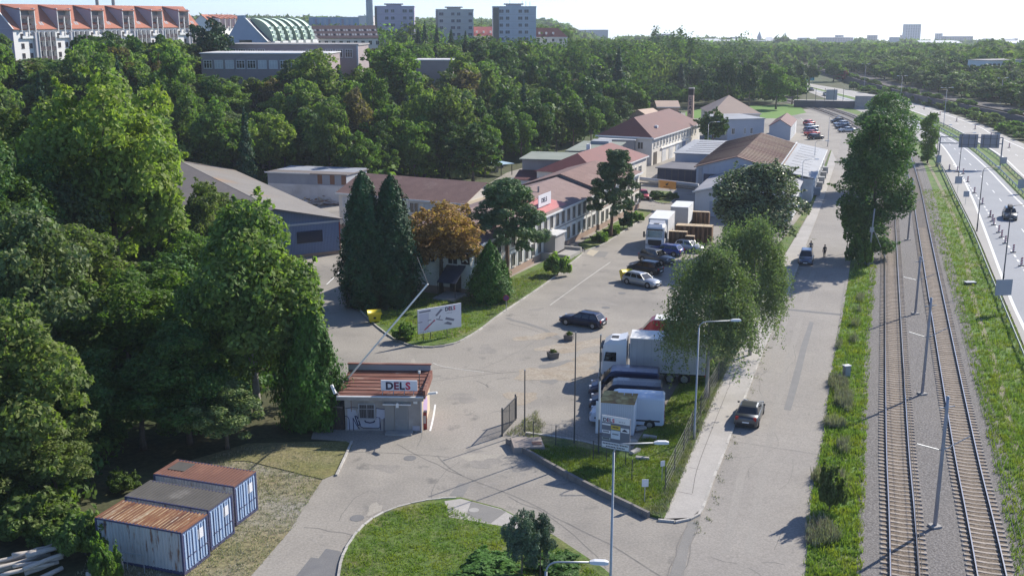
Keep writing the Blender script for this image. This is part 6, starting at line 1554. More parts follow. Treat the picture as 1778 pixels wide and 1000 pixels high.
def heading(a, b): p, q = G(*a), G(*b); return (p+q)/2, math.atan2(q.y-p.y, q.x-p.x)
def car_px(kind, pm, rear, front, label, **kw):
    c, a = heading(rear, front); return car(kind, pm, (c.x,c.y,kw.pop('z',0.0)), a, label, **kw)
P_NAVY = paint('navy',(.012,.016,.045)); P_SILV = paint('silver',(.45,.46,.47),.6); P_BLACK = paint('black',(.012,.013,.014)); P_BLUE = paint('blue',(.02,.045,.2)); P_GREY = paint('grey',(.09,.095,.1),.6); P_SBLUE = paint('steel blue',(.12,.15,.22),.6); P_RED = paint('red',(.38,.02,.025)); P_WHITE = paint('white',(.75,.75,.75),0)
car_px('estate',P_NAVY,(1041,569),(983,560),'dark navy estate car driving across the open yard',rails=True)
car_px('estate',P_SILV,(1086,489),(1143,501),'silver estate car nearest in the parked row',rails=True)
car_px('mpv',P_BLACK,(1144,478),(1096,471),'black people carrier parked beside the yellow bin in the row')
car_px('suv',P_GREY,(1112,451),(1168,462),'grey off-road car with roof rails in the parked row',rails=True)
car_px('estate',P_BLUE,(1181,445),(1130,439),'bright blue estate car in front of the white truck')
car_px('hatch',P_SILV,(1175,432),(1219,439),'silver hatchback in front of the pallet stacks')
car_px('sedan',P_GREY,(1293,748),(1309,707),'dark grey saloon driving away along the service road')
car_px('mpv',P_SBLUE,(1402,443),(1396,469),'steel blue car facing the camera on the shaded service road')
car_px('suv',P_GREY,(1748,371),(1757,389),'dark car with a roof box on the near motorway carriageway',roofbox=True)
car_px('hatch',P_RED,(1112,338),(1122,352),'red hatchback by the corner of the office')
car_px('hatch',P_SILV,(884,324),(906,322),'silver car behind the office by the wood edge')
car_px('hatch',P_NAVY,(1192,284),(1203,279),'dark car in the lane before the red-roofed works building')
lot = [((1394,218),(1416,216),'hatch',P_RED,'red car at the far end of the left car park row'),((1397,225),(1421,223),'estate',P_SILV,'silver estate second in the left car park row'),((1396,230),(1419,229),'hatch',P_SBLUE,'steel blue car third in the left car park row'),
       ((1398,236),(1422,234),'sedan',P_RED,'dark red saloon fourth in the left car park row'),((1402,243),(1430,241),'estate',P_BLACK,'black estate nearest in the left car park row'),((1465,213),(1442,214),'hatch',P_BLACK,'black car at the far end of the right car park row'),
       ((1472,218),(1448,219),'estate',P_SILV,'silver estate second in the right car park row'),((1475,223),(1452,224),'sedan',P_NAVY,'navy saloon third in the right car park row'),((1482,229),(1457,230),'sedan',P_SILV,'silver saloon nearest in the right car park row')]
for a,b,k,p,l in lot: car_px(k,p,a,b,l,group='cars in the far car park')
car_px('hatch',P_WHITE,(1431,166),(1436,168),'white car far away on the motorway'); car_px('sedan',P_GREY,(1406,157),(1411,159),'grey car where the motorway bends away')

def van(pm, c, a, label, Lv=5.6, Hv=2.45, W=2.0, cat='van'):
    root = empty('van', (c.x,c.y,0), a, label, cat); hl = Lv/2; w = W/2
    st = [(-hl,.45,Hv-.12,.93),(-hl+.12,.35,Hv-.02,.99),(-hl+1.2,.34,Hv,1),(hl-2.1,.34,Hv,1),(hl-1.75,.34,Hv-.1,.99),(hl-.95,.34,1.42,.98),(hl-.7,.34,1.2,.96),(hl-.15,.36,.98,.9),(hl,.42,.72,.8)]
    rings = []
    for x, zb, zt, f in st:
        ww = w*f; tp = .88 if zt > 1.6 else .9
        rings.append([(x,-ww,zb),(x,-ww,zb+(zt-zb)*.5),(x,-ww*(tp+.07),zt-.16),(x,-ww*tp,zt-.03),(x,0,zt+.02),(x,ww*tp,zt-.03),(x,ww*(tp+.07),zt-.16),(x,ww,zb+(zt-zb)*.5),(x,ww,zb)])
    MB().loft(rings).build('body', pm, root, False)
    a0, b0 = Vector((hl-.98,-w*.84,1.47)), Vector((hl-.98,w*.84,1.47)); a1, b1 = Vector((hl-1.7,-w*.78,Hv-.2)), Vector((hl-1.7,w*.78,Hv-.2)); n = Vector((.8,0,.6))*.03
    MB().slab(a0+n,b0+n,b1+n,a1+n,.02).build('windscreen', CARGL, root)
    for s in (-1,1):
        MB().add([(hl-1.15,s*w*1.003,1.3),(hl-2.15,s*w*1.003,1.3),(hl-2.15,s*w*.975,1.95),(hl-1.65,s*w*.975,1.95)], [(0,1,2,3) if s > 0 else (3,2,1,0)]).build('side_window', CARGL, root)
        MB().box(-hl+.3,hl-.4,s*w-.01 if s > 0 else s*w-.012,s*w+.012 if s > 0 else s*w+.01,.62,.74).build('side_moulding', TRIM, root)
        MB().cbox((hl-1.1,s*(w+.13),1.45),(.14,.2,.3)).build('mirror', TRIM, root); MB().cbox((hl-.1,s*w*.68,.86),(.16,.3,.26)).build('headlight', LAMPW, root); MB().box(-hl-.02,-hl+.03,s*w*.86-.07,s*w*.86+.07,.9,1.5).build('tail_light', LAMPR, root)
        MB().box(hl-2.25,hl-2.22,s*w*1.004-.004,s*w*1.004+.004,.5,2.1).build('door_gap', TRIM, root)
        for x in (hl-.95,-hl+1.05): MB().tube([(x,s*(w-.28),.36),(x,s*(w+.004),.36)], .42, 16).build('wheel_arch', TRIM, root); wheel(root, x, s*(w-.1), .35, .22)
    MB().box(hl-.05,hl+.03,-w*.8,w*.8,.34,.56).build('bumper', TRIM, root); MB().box(-hl-.05,-hl+.02,-w*.9,w*.9,.36,.52).build('bumper', TRIM, root); MB().box(hl-.02,hl+.02,-.5,.5,.6,.72).build('grille', TRIM, root); MB().box(hl+.031,hl+.04,-.26,.26,.4,.5).build('number_plate', PLATE, root)
    for k in range(5): MB().box(-hl+.6+k*.6,-hl+.64+k*.6,-w*.7,w*.7,Hv+.0,Hv+.022).build('roof_rib', pm, root)
    return root
def van_at(pm, x, y, label, zr=2.45, **kw):
    a, b = G(x+55,y+3,zr), G(x-55,y-3,zr); return van(pm, (a+b)/2, math.atan2(b.y-a.y,b.x-a.x), label, **kw)
van_at(paint('van blue',(.018,.032,.085)),1085,638,'blue van parked beside the white truck'); van_at(paint('dark blue',(.012,.018,.04)),1088,661,'dark blue van between the blue and the white van'); van_at(paint('cool white',(.55,.6,.68),0),1090,682,'white van parked beside the small white cabin',Hv=2.5)
# trucks
def cab(root, x1, W, Hc, pm, trim=None):
    """a tall cab whose front is at x1"""
    w = W/2; L = 2.25; x0 = x1-L
    rings = []
    for z, fx, fy in ((.55,1.0,.98),(1.1,1.0,1.0),(1.75,.985,1.0),(2.7,.93,.97),(Hc-.35,.86,.93),(Hc,.62,.82)):
        xf = x0+L*fx; rings.append([(x0,-w*fy,z),(xf-.25,-w*fy,z),(xf,-w*fy*.82,z),(xf,w*fy*.82,z),(xf-.25,w*fy,z),(x0,w*fy,z)])
    MB().loft(rings).build('cab', pm, root)
    a, b = Vector((x0+L*.983+.02,-w*.8,1.8)), Vector((x0+L*.983+.02,w*.8,1.8)); c, d = Vector((x0+L*.935+.02,w*.77,2.66)), Vector((x0+L*.935+.02,-w*.77,2.66))
    MB().slab(a,b,c,d,.02).build('windscreen', CARGL, root); MB().box(x1-.06,x1+.03,-w*.72,w*.72,.75,1.5).build('grille', trim or TRIM, root); MB().box(x1-.1,x1+.06,-w*.98,w*.98,.35,.68).build('bumper', pm, root)
    MB().cbox((x0+L*.91+.08,0,2.84),(.3,W*.84,.1),0,.2).build('sun_visor', TRIM, root); MB().box(x0+.75,x0+1.35,-.35,.35,Hc-.005,Hc+.03).build('roof_hatch', TRIM, root)
    for s in (-1,1):
        MB().slab((x0+.85,s*w*1.004,1.75),(x1-.35,s*w*1.004,1.75),(x1-.5,s*w*.975,2.55),(x0+.85,s*w*.975,2.55),.012 if s > 0 else -.012).build('side_window', CARGL, root)
        MB().cbox((x1-.1,s*(w+.2),2.15),(.16,.22,.75)).build('mirror', TRIM, root); MB().cbox((x1+.02,s*w*.78,.85),(.08,.36,.22)).build('headlight', LAMPW, root)
        MB().tube([(x1-1.25,s*(w-.4),.52),(x1-1.25,s*(w+.006),.52)], .62, 16).build('wheel_arch', TRIM, root); wheel(root, x1-1.25, s*(w-.16), .5, .3)
    MB().box(x1+.06,x1+.07,-.26,.26,.42,.53).build('number_plate', PLATE, root)
def truck(front, rear, label, Lbox, Hbox, pm, boxmat, Hc=3.6, roofmat=None, side=None, stripe=True):
    f, r = G(*front), G(*rear); d = (f-r).normalized(); a = math.atan2(d.y,d.x)
    root = empty('truck', (f.x,f.y,0), a, label, 'truck'); W = 2.5; cab(root, 0.0, W, Hc, pm)
    x1 = -2.55; x0 = x1-Lbox
    bx = MB().box(x0,x1,-1.27,1.27,1.15,Hbox).build('box_body', boxmat, root)
    MB().box(x0-.03,x1+.03,-1.3,1.3,Hbox+.002,Hbox+.06).build('box_roof', roofmat or WHITE, bx)
    fr = MB()
    for s in (-1,1):
        for x in (x0,x1-.1): fr.box(x,x+.1,s*1.27-.04,s*1.27+.04,1.1,Hbox)
        fr.box(x0,x1,s*1.27-.05,s*1.27+.05,1.0,1.2)
    fr.build('box_frame', M('box frame', (.5,.5,.5), rough=.5), bx)
    n = int(Lbox/.6); cm = MB()
    for k in range(n):
        for s in (-1,1): cm.box(x0+.3+k*.6,x0+.33+k*.6,s*1.278-.004,s*1.278+.004,1.22,Hbox-.1)
    cm.build('curtain_buckle', M('buckle grey', (.35,.35,.37), rough=.6), bx)
    MB().box(x0,-1.0,-.45,.45,.6,1.0).build('chassis', TRIM, root)
    for s in (-1,1):
        MB().box(x1-2.2,x1-1.0,s*1.0-.2,s*1.0+.2,.45,.95).build('fuel_tank', GALV, root); MB().box(x0-.05,x0+.05,s*1.0-.15,s*1.0+.15,.8,1.0).build('tail_light', LAMPR, root)
        for x in (x0+1.7,x0+2.9): wheel(root, x, s*1.05, .5, .32)
        MB().box(x0+3.8,x1-2.4,s*1.2-.02,s*1.2+.02,.5,.62).build('side_guard', GALV, root)
    MB().add([(-2.2,-1.0,Hc-.4),(-1.2,-1.0,Hc-.1),(-2.2,-1.0,Hbox-.1),(-2.2,1.0,Hc-.4),(-1.2,1.0,Hc-.1),(-2.2,1.0,Hbox-.1)], [(0,1,2),(5,4,3),(1,4,5,2),(0,2,5,3)]).build('air_deflector', pm, root)
    return root
M_TARP = M('white tarpaulin', (.74,.74,.74), (.66,.66,.67), scale=.8, rough=.6); M_TARPG = M('grey tarpaulin', (.5,.5,.51), (.42,.42,.43), scale=.7, rough=.7)
truck((1136,436),(1166,400),'white curtain-side truck facing the camera beside the pallets',6.4,3.85,P_WHITE,M_TARP,3.45)
truck((1043,652),(1212,662),'white truck with grey curtain sides under the weeping birches',6.3,3.85,P_WHITE,M_TARPG,3.55)
bt = empty('box_trailer', G(1178,402), math.atan2(.95,.3), 'white box trailer parked behind the white truck', 'trailer')
MB().box(0,5.2,-1.25,1.25,1.0,3.5).build('box_body', M_TARPG, bt); MB().box(-.03,5.23,-1.28,1.28,3.502,3.58).build('box_roof', WHITE, bt); MB().box(.1,5.1,-1.29,-1.26,1.1,3.4).build('side_panel', WHITE, bt); MB().box(0,5.2,-.5,.5,.6,.98).build('chassis', TRIM, bt)
for s in (-1,1):
    for x in (3.2,4.3): wheel(bt, x, s*1.05, .48, .3)
MB().box(-1.4,0,-.08,.08,.7,.85).build('drawbar', DSTEEL, bt)
# red pick-up truck with a white cover beside the white truck
f, r = G(1100,598), G(1190,604); d = (f-r).normalized(); rt = empty('box_truck', (f.x,f.y,0), math.atan2(d.y,d.x), 'red small truck with a white roof half hidden behind the white truck', 'truck')
MB().loft([[(x,-.98*g,.5),(x,-1.0*g,zt*.6),(x,-.85*g,zt),(x,.85*g,zt),(x,1.0*g,zt*.6),(x,.98*g,.5)] for x,zt,g in ((-5.3,2.7,1),(-1.9,2.75,1),(-1.6,2.6,1),(-.7,1.5,.98),(-.1,1.15,.92),(0,.85,.85))]).build('body', P_RED, rt)
MB().box(-5.2,-2.0,-.9,.9,2.76,2.86).build('white_roof', WHITE, rt); MB().slab((-.86,-.8,1.72),(-.86,.8,1.72),(-1.5,.76,2.5),(-1.5,-.76,2.5),.03).build('windscreen', CARGL, rt)
for s in (-1,1):
    for x in (-1.0,-4.3): wheel(rt, x, s*.9, .38, .24)
# ================================================================== containers, street furniture, small things
M_CBLUE = M('container blue', (.26,.37,.56), (.32,.43,.6), scale=1.5, rough=.55, c3=(.3,.22,.17), s3=1.2, t3=.72, w3=.05)
M_CPALE = M('container weathered side', (.5,.51,.51), (.41,.42,.42), scale=1.2, rough=.7, c3=(.19,.105,.07), s3=1.3, t3=.63, w3=.05, c4=(.12,.07,.05), s4=2.4, t4=.68, stretch=(2.6,2.6,.5))
M_CDARK = M('container frame blue', (.05,.065,.15), (.08,.07,.11), scale=2, rough=.6)
M_CR1 = M('rust streaked roof', (.15,.055,.036), (.3,.15,.07), scale=1.0, rough=.85, c3=(.5,.42,.3), s3=.8, t3=.63, w3=.06, c4=(.1,.04,.03), s4=.35, t4=.6, w4=.08, stretch=(2.6,.35,1))
M_CR2 = M('tarred roof', (.075,.071,.066), (.1,.095,.088), scale=.9, rough=.95, grain=.15, c3=(.2,.19,.175), s3=.5, t3=.68)
M_CR3 = M('plain rust roof', (.17,.078,.055), (.135,.062,.046), scale=.8, rough=.85, c3=(.26,.13,.085), s3=.5, t3=.6)
def container(P, label, roofm, sidem, mark=None):
    a = math.atan2(-.327,.945); root = empty('shipping_container', (P.x,P.y,0), a, label, 'container', 'blue containers beside the entrance')
    Lc, W, H = 5.8, 2.44, 2.59                        # x from -Lc to 0; the doors are at x = 0, the long side shown is y = 0
    fr = MB()
    for x in (-Lc,-.12):
        for y in (0,W-.12): fr.box(x,x+.12,y,y+.12,0,H)
    for y in (0,W-.1): fr.box(-Lc+.12,-.12,y,y+.1,0,.16); fr.box(-Lc+.12,-.12,y,y+.1,H-.1,H-.002)
    for x in (-Lc,-.1): fr.box(x,x+.1,.12,W-.12,0,.15); fr.box(x,x+.1,.12,W-.12,H-.12,H-.002)
    fr.build('frame', M_CDARK, root)
    for y0, s in ((.04,1),(W-.04,-1)):                  # corrugated long sides
        pts = []; x = -Lc+.12
        while x < -.14:
            for dx, dy in ((0,0),(.07,0),(.11,.05),(.18,.05)): pts.append((min(x+dx,-.12), y0+s*dy))
            x += .22
        n = len(pts); mb = MB(); mb.add([(p[0],p[1],.14) for p in pts]+[(p[0],p[1],H-.08) for p in pts], [(i,i+1,i+1+n,i+n) for i in range(n-1)]); mb.build('side_panel', sidem, root)
    mb = MB(); mb.box(-Lc+.02,-Lc+.06,.1,W-.1,.12,H-.1); mb.build('end_panel', sidem, root)
    pts = []; x = -Lc+.1                                # roof with shallow corrugations
    while x < -.12:
        for dx, dz in ((0,0),(.09,0),(.12,-.022),(.2,-.022)): pts.append((min(x+dx,-.1), H+.004+dz))
        x += .235
    n = len(pts); mb = MB(); mb.add([(p[0],.02,p[1]) for p in pts]+[(p[0],W-.02,p[1]) for p in pts], [(i,i+1,i+1+n,i+n) for i in range(n-1)]); mb.box(-Lc-.002,-Lc+.1,.0,W,H-.03,H+.006); mb.box(-.1,.002,0,W,H-.03,H+.006); mb.build('roof', roofm, root)
    for k in (0,1):
        y0 = .13+k*1.1; dr = MB().box(-.09,-.05,y0,y0+1.08,.16,H-.14).build('door', M_CBLUE, root)
        for j in range(4): MB().box(-.05,-.01,y0+.08+j*.26,y0+.2+j*.26,.26,H-.24).build('door_rib', M('container rib light', (.42,.54,.72), (.36,.47,.66), scale=2, rough=.5), dr)
        for j in (.3,.78): MB().tube([(.015,y0+j,.14),(.015,y0+j,H-.12)], .022, 6).build('lock_rod', M_CDARK, dr); MB().cbox((.03,y0+j+.12,.95),(.03,.3,.05)).build('lock_handle', M_CDARK, dr)
        if k == 1 and mark: MB().box(-.005,.004,y0+.2,y0+.7,1.5,2.1).build('label_plate', M_SIGNB, dr)
    return root
c1 = container(G(321,999), 'near blue container with a rust-streaked roof and pale rusty side', M_CR1, M_CPALE, True)
for k in range(23):
    x_ = -5.6+k*.235; MB().slab((x_,.12,2.602),(x_+.07,.12,2.602),(x_+.07,2.3,2.602),(x_,2.3,2.602),.004).build('worn_ridge', M('worn rust ridge', (.17,.07,.04), (.46,.34,.2), scale=1.0, rough=.85, c3=(.6,.54,.42), s3=1.3, t3=.66, w3=.06, stretch=(1,.7,1), t1=.47, w1=.1), c1)
letters('CSQU', .17, [M_CDARK], c1, (-5.5,.025,2.2), (1,0,0), (0,0,1), depth=.006, bold=.004, name='container_mark')
container(G(367,957), 'middle blue container with a black tarred roof', M_CR2, M_CPALE, True)
c3 = container(G(411,913), 'far blue container with a plain rusty roof', M_CR3, M_CPALE, True)
MB().box(-5.4,-4.2,.9,2.1,2.6,2.615).build('tar_patch', M_CR2, c3)

# logs at the bottom corner
M_LOG = M('barked log', (.55,.5,.44), (.44,.4,.35), scale=2, rough=.9, stretch=(3,3,3), rand=.12); rnd = random.Random(8)
LOGL = ['longest pale log on top of the pile','pale log lying lowest at the front of the pile','curved pale log at the back of the pile','short thick log at the right end of the pile','thin pale log across the pile top','pale log second from the front','forked-looking log leaning on the pile','thick pale log in the middle of the pile','pale log under the topmost one','short log sticking out at the right','slender log along the rear','rough log at the left of the pile','bent log near the picture edge','pale log third from the front','small log at the pile foot','curved stray log right of the pile']
for i in range(16):
    ax_ = -4+i*6.8 if i < 15 else 172; b = G(6+ax_*.95, 985+rnd.uniform(-8,26) if i < 15 else 996, .0); d = Vector((rnd.uniform(.6,.85), rnd.uniform(.45,.75), 0)).normalized(); ln = rnd.uniform(1.6,3.2) if i < 15 else 1.2; z = .12+ (i%5)*.19
    if i == 15: z = .12
    r_ = rnd.uniform(.1,.16); root = empty('log', (b.x,b.y,0), 0, LOGL[i], 'log', 'felled logs in the corner')
    path = [Vector((0,0,z)) - d*ln*.5 + d*ln*t + Vector((0,0,.12*math.sin(t*3.1+i)*rnd.uniform(.3,1))) for t in (0,.2,.4,.6,.8,1)]
    MB().tube(path, [r_*1.1,r_*1.05,r_,r_*.95,r_*.9,r_*.8], 8).build('log_body', M_LOG, root, True); MB().tube([path[-1],path[-1]+(path[-1]-path[-2]).normalized()*.012], r_*.74, 8).build('cut_end', M('cut wood', (.62,.5,.33), rough=.9), root)
# small tubular gate by the near container
p = G(222,990); tg = empty('tube_gate', (p.x,p.y,0), -.3, 'low tubular gate standing by the near container', 'gate')
mb = MB(); mb.tube([(-1.1,0,0),(-1.1,0,1.1),(1.1,0,1.1),(1.1,0,0)], .03, 6); mb.build('frame', GALV, tg); MB().tube([(-1.1,0,.55),(1.1,0,.55)], .025, 6).build('rail', GALV, tg); MB().tube([(0,0,.0),(0,0,1.1)], .025, 6).build('stile', GALV, tg)
for i,(x,b) in enumerate(((213,995),(207,990))):
    p = G(x,b); s_ = MB().tube([(0,0,0),(.03,.02,.6),(-.02,0,1.2)], [.06,.055,.045], 7).build('fence_stake', M_LOG, None, loc=(p.x,p.y,0)); tag(s_, ['weathered stake nearest the log pile','second weathered stake beside the tubular gate'][i], 'stake', 'stakes by the tubular gate')

# the white cabin, its notice board, and the site-plan billboard
k0, k1 = G(1041,752), G(1099,757); kb, Lk = bld('cabin', k0, k1, 2.5, 'small white cabin with a mossy rusty roof among the parked vans', 'cabin')
walls(kb, Lk, 2.5, 2.45, M('white sheet cabin', (.62,.64,.68), (.55,.57,.61), scale=1, rough=.5), z0=.05)
for k in range(int(Lk/.16)): MB().box(.05+k*.16,.075+k*.16,-.018,-.002,.1,2.4).build('sheet_rib', M('white sheet rib', (.68,.7,.74), rough=.5), kb)
MB().box(Lk+.002,Lk+.03,0,2.5,.05,2.44).build('end_panel', M('sunlit white sheet', (.8,.8,.82), rough=.5), kb)  # lighter end panel: the sun on this face is put into its colour
flat_roof(kb, Lk, 2.5, 2.45, M('mossy rust roof', (.4,.25,.08), (.24,.13,.06), scale=1.4, rough=.95, c3=(.62,.48,.2), s3=1.1, t3=.54, w3=.1), oh=.05, th=.06)
MB().box(-.3,-.06,-.05,.05,0,2.5).build('corner_post', WHITE, kb)
b0, b1 = G(1044,803), G(1093,812); nbd = empty('notice_board', (b0.x,b0.y,0), math.atan2(b1.y-b0.y,b1.x-b0.x), 'grey notice board with company names on posts in the fenced grass', 'notice board')
zb_, zt_ = 1.15, 3.55; Wb = 2.05
fc = MB().box(0,Wb,-.05,.05,zb_,zt_).build('board', M('board slate', (.16,.175,.22), (.14,.155,.2), scale=1, rough=.5), nbd)
mb = MB(); [mb.tube([(x,.08,0),(x,.08,zt_)], .035, 6) for x in (.35,1.0,1.75)]; mb.build('post', DSTEEL, nbd)
def panel(x0,x1,z0,z1,m,name='panel'): return MB().box(x0,x1,-.062,-.051,z0,z1).build(name, m, fc)
panel(.02,Wb-.02,3.08,3.5,M_SIGNB); panel(0,Wb,3.5,3.55,WHITE,'top_rail')
letters('DELS', .36, DELS, fc, (.1,-.068,3.13), (1,0,0), (0,0,1), depth=.004, bold=.013, gap=.06)
letters('BRNO', .1, [M_NAVYINK], fc, (1.25,-.068,3.2), (1,0,0), (0,0,1), depth=.003, bold=.002, gap=.6)
for x0,x1,z0,z1,m in ((.68,1.35,2.62,2.92,M('yellow panel', (.6,.44,.06), rough=.5)),(.03,.64,2.86,2.98,M_SIGNB),(.03,.64,2.28,2.5,M_SIGNB),(1.38,2.0,2.5,2.82,M_SIGNB),(.68,1.34,1.95,2.55,M('pale blue panel', (.6,.66,.74), rough=.5)),(.03,.64,1.78,1.98,M('grey green panel', (.3,.34,.33), rough=.5)),(.03,2.0,1.22,1.66,M_SIGNB)): panel(x0,x1,z0,z1,m)
MB().add([(1.48,-.068,2.58),(1.9,-.068,2.58),(1.8,-.068,2.68),(1.66,-.068,2.76),(1.55,-.068,2.68)], [(0,1,2,3,4)]).build('emblem', M_NAVYINK, fc)
for z_,n_,x_,st_ in ((1.49,16,.1,.115),(1.29,12,.35,.115),(2.36,5,.12,.09),(2.25,5,.8,.09),(1.86,5,.12,.09),(2.75,4,.8,.11)):
    for k in range(n_): MB().box(x_+k*st_,x_+k*st_+st_*.7,-.07,-.063,z_,z_+.09).build('caption_mark', M_NAVYINK, fc)
s0, s1 = G(726,594,.1), G(803,580,.1); bb_ = empty('billboard', (s0.x,s0.y,.1), math.atan2(s1.y-s0.y,s1.x-s0.x), 'white billboard with a site plan of the works on the corner lawn', 'billboard')
Wb = (s1-s0).length*.97; zb_ = .8; H_ = 2.35
fc = MB().box(0,Wb,-.06,.06,zb_,zb_+H_).build('board', M_SIGNB, bb_); mb = MB(); [mb.tube([(x,.1,0),(x,.1,zb_+H_)], .045, 6) for x in (Wb*.13,Wb*.3,Wb*.68)]; mb.build('post', DSTEEL, bb_)
letters('DELS', .5, DELS, fc, (Wb*.625,-.075,zb_+H_*.78), (1,0,0), (0,0,1), depth=.004, bold=.015, gap=.06); letters('BRNO', .11, [M_NAVYINK], fc, (Wb*.66,-.075,zb_+H_*.66), (1,0,0), (0,0,1), depth=.003, bold=.002, gap=.9)
M_PLAN = M('plan grey', (.2,.2,.25), rough=.5); M_PLANL = M('plan pale', (.58,.58,.66), rough=.5)
def flat(pts, m, z=-.068, name='plan_shape'): MB().add([(p[0]*Wb,z,zb_+p[1]*H_) for p in pts], [tuple(range(len(pts)))]).build(name, m, fc)
flat([(.03,.12),(.25,.12),(.25,.82),(.03,.82)], M_PLANL, -.063); flat([(.03,.86),(.29,.87),(.29,.93),(.03,.92)], M_PLAN)
flat([(.39,.66),(.43,.62),(.57,.86),(.52,.9)], M_PLAN); flat([(.47,.5),(.49,.49),(.52,.62),(.5,.63)], M_PLAN); flat([(.41,.48),(.56,.4),(.57,.43),(.42,.52)], M_PLAN)
flat([(.0,.46),(.1,.46),(.1,.49),(.0,.49)], M_PLAN); flat([(.22,.48),(.3,.5),(.3,.53),(.22,.51)], M_PLAN); flat([(.12,.12),(.16,.12),(.4,.46),(.37,.49)], M_REDINK); flat([(.28,.33),(.3,.31),(.36,.42),(.34,.44)], M_PLAN, -.071)
flat([(.62,.42),(.64,.52),(.84,.38),(.82,.3)], M_PLAN); flat([(.58,.26),(.68,.32),(.78,.22),(.76,.15)], M_PLAN)
for k in range(6): flat([(.03+k*.04,.045),(.055+k*.04,.045),(.055+k*.04,.07),(.03+k*.04,.07)], M_PLAN)
# yellow bins
def bin_(P, rz, label):
    r_ = empty('recycling_bin', P, rz, label, 'bin', 'yellow recycling bins'); M_YEL = M('yellow plastic', (.75,.6,.03), (.66,.52,.03), scale=2, rough=.45)
    MB().add([(-.5,-.4,.18),(.5,-.4,.18),(.5,.4,.18),(-.5,.4,.18),(-.66,-.52,1.05),(.66,-.52,1.05),(.66,.52,1.05),(-.66,.52,1.05)], [(3,2,1,0),(0,1,5,4),(1,2,6,5),(2,3,7,6),(3,0,4,7)]).build('body', M_YEL, r_)
    ring = [(-.6+1.2*k/8*1.0, 1.05+.3*math.sin(math.pi*k/8)) for k in range(9)]; lid = MB(); lid.extrude([(y*.9,z) for y,z in ring], 'x', -.7, .7); lid.build('lid', M_YEL, r_, True)
    MB().box(-.75,.75,-.56,-.5,.98,1.06).build('rim_bar', M_YEL, r_); MB().box(-.12,.14,-.475,-.455,.5,.78).build('sticker', TRIM, r_)
    for x in (-.42,.42):
        for y in (-.3,.3): MB().tube([(x-.03,y,.09),(x+.03,y,.09)], .09, 10).build('wheel', BLACK, r_)
bin_(G(650,560), .25, 'yellow recycling bin at the shaded lawn corner'); bin_(G(1087,487), .4, 'yellow recycling bin in front of the black people carrier')

# lamp posts
def lamp(P, h, arm, rz, label, mat=GALV, name='street_lamp', two=False, head=.75, group=None):
    r_ = empty(name, P, rz, label, 'street lamp', group)
    MB().tube([(0,0,0),(0,0,1.2),(0,0,1.25),(0,0,h-.5)], [.1,.1,.075,.055], 10).build('pole', mat, r_, True)
    for s in ((1,-1) if two else (1,)):
        pts = [(0,0,h-.55)] + [(s*(.5-.5*math.cos(t)), 0, h-.55+.5*math.sin(t)) for t in (.4,.8,1.2,1.57)] + [(s*(arm-.2),0,h)]
        a_ = MB().tube(pts, .04, 7).build('arm', mat, r_, True)
        MB().loft([[(s*(arm-.25+head*x),-.15*f,h-.03),(s*(arm-.25+head*x),.15*f,h-.03),(s*(arm-.25+head*x),.11*f,h+.11*f),(s*(arm-.25+head*x),-.11*f,h+.11*f)] for x,f in ((0,.55),(.25,1),(.8,1),(1,.6))]).build('lamp_head', M('lamp head', (.66,.67,.68), rough=.5), a_)
    MB().box(-.14,.14,-.14,.14,-.05,.06).build('base', CONC, r_)
    return r_
lamp(G(1205,766,.0), 9.1, 2.5, 0.05, 'tall curved street lamp in the fenced grass beside the pavement')
P = G(1066,772,8.8); lamp((P.x,P.y,.1), 8.8, 2.3, 0.0, 'street lamp whose head hangs over the notice board', name='street_lamp')
P = G(948,976,8.8); lamp((P.x,P.y,.1), 8.8, 2.0, -.1, 'street lamp at the bottom edge over the near lawn')
P = G(-40,640,8.0); lamp((P.x,P.y,0), 8.0, 1.7, .25, 'street lamp whose head shows at the left edge before the wood')
for x,b,l in ((1390,352,'lamp post beside the grey hall'),(1412,310,'second lamp post along the sheds on the service road'),(1338,452,'lamp post hidden in the silver poplar with its head over the pavement'),(1437,255,'lamp post at the car park entrance'),(1228,268,'dark lamp post beside the flat pale-roofed shed')): lamp(G(x,b), 7.2, 2.1, .05, l)
for x,b,l,h in ((1696,402,'motorway lamp nearest the beacons',9.2),(1741,493,'motorway lamp closest to the camera',9.2),(1663,318,'motorway lamp before the gantry',9.2),(1625,290,'motorway lamp beside the gantry leg',8.5)): lamp(G(x,b), h, 2.6, .35, l, DSTEEL)
for i,(x,b) in enumerate(((1638,222),(1735,196),(1500,158),(1562,190))): lamp(G(x,b), 11, 1.6, .3, ['twin-arm motorway lamp on the median behind the gantry','twin-arm lamp beyond the far carriageway','far twin-arm lamp near the motorway bend','twin-arm lamp behind the poplars'][i], GALV, two=True)
# masts between the tracks
for i,(x,b,t) in enumerate(((1623,914,692),(1601,684,520),(1589,545,448),(1576,417,312),(1571,340,258))):
    P = G(x,b,.05); h = D(x,t,P.y).z; r_ = empty('catenary_mast', P, VA, ['nearest','second','third','fourth','farthest'][i]+' grey mast between the two railway tracks', 'mast', 'masts between the tracks')
    MB().tube([(0,0,0),(0,0,h*.9),(0,0,h)], [.125,.1,.09], 10).build('pole', M('mast paint', (.34,.35,.41), (.29,.3,.36), scale=2, rough=.5), r_, True); MB().tube([(0,0,h),(0,0,h+.12)], [.14,.05], 8).build('cap', GALV, r_); MB().tube([(-.55,0,h*.93),(.55,0,h*.93)], .035, 6).build('cross_arm', GALV, r_); MB().box(-.3,.3,-.3,.3,-.05,.12).build('foot', CONC, r_)
    mb = MB(); [mb.tube([(s*.05,0,h*.6),(s*1.9,0,h*.68)], .03, 5) for s in (-1,1)]; mb.build('bracket', GALV, r_)
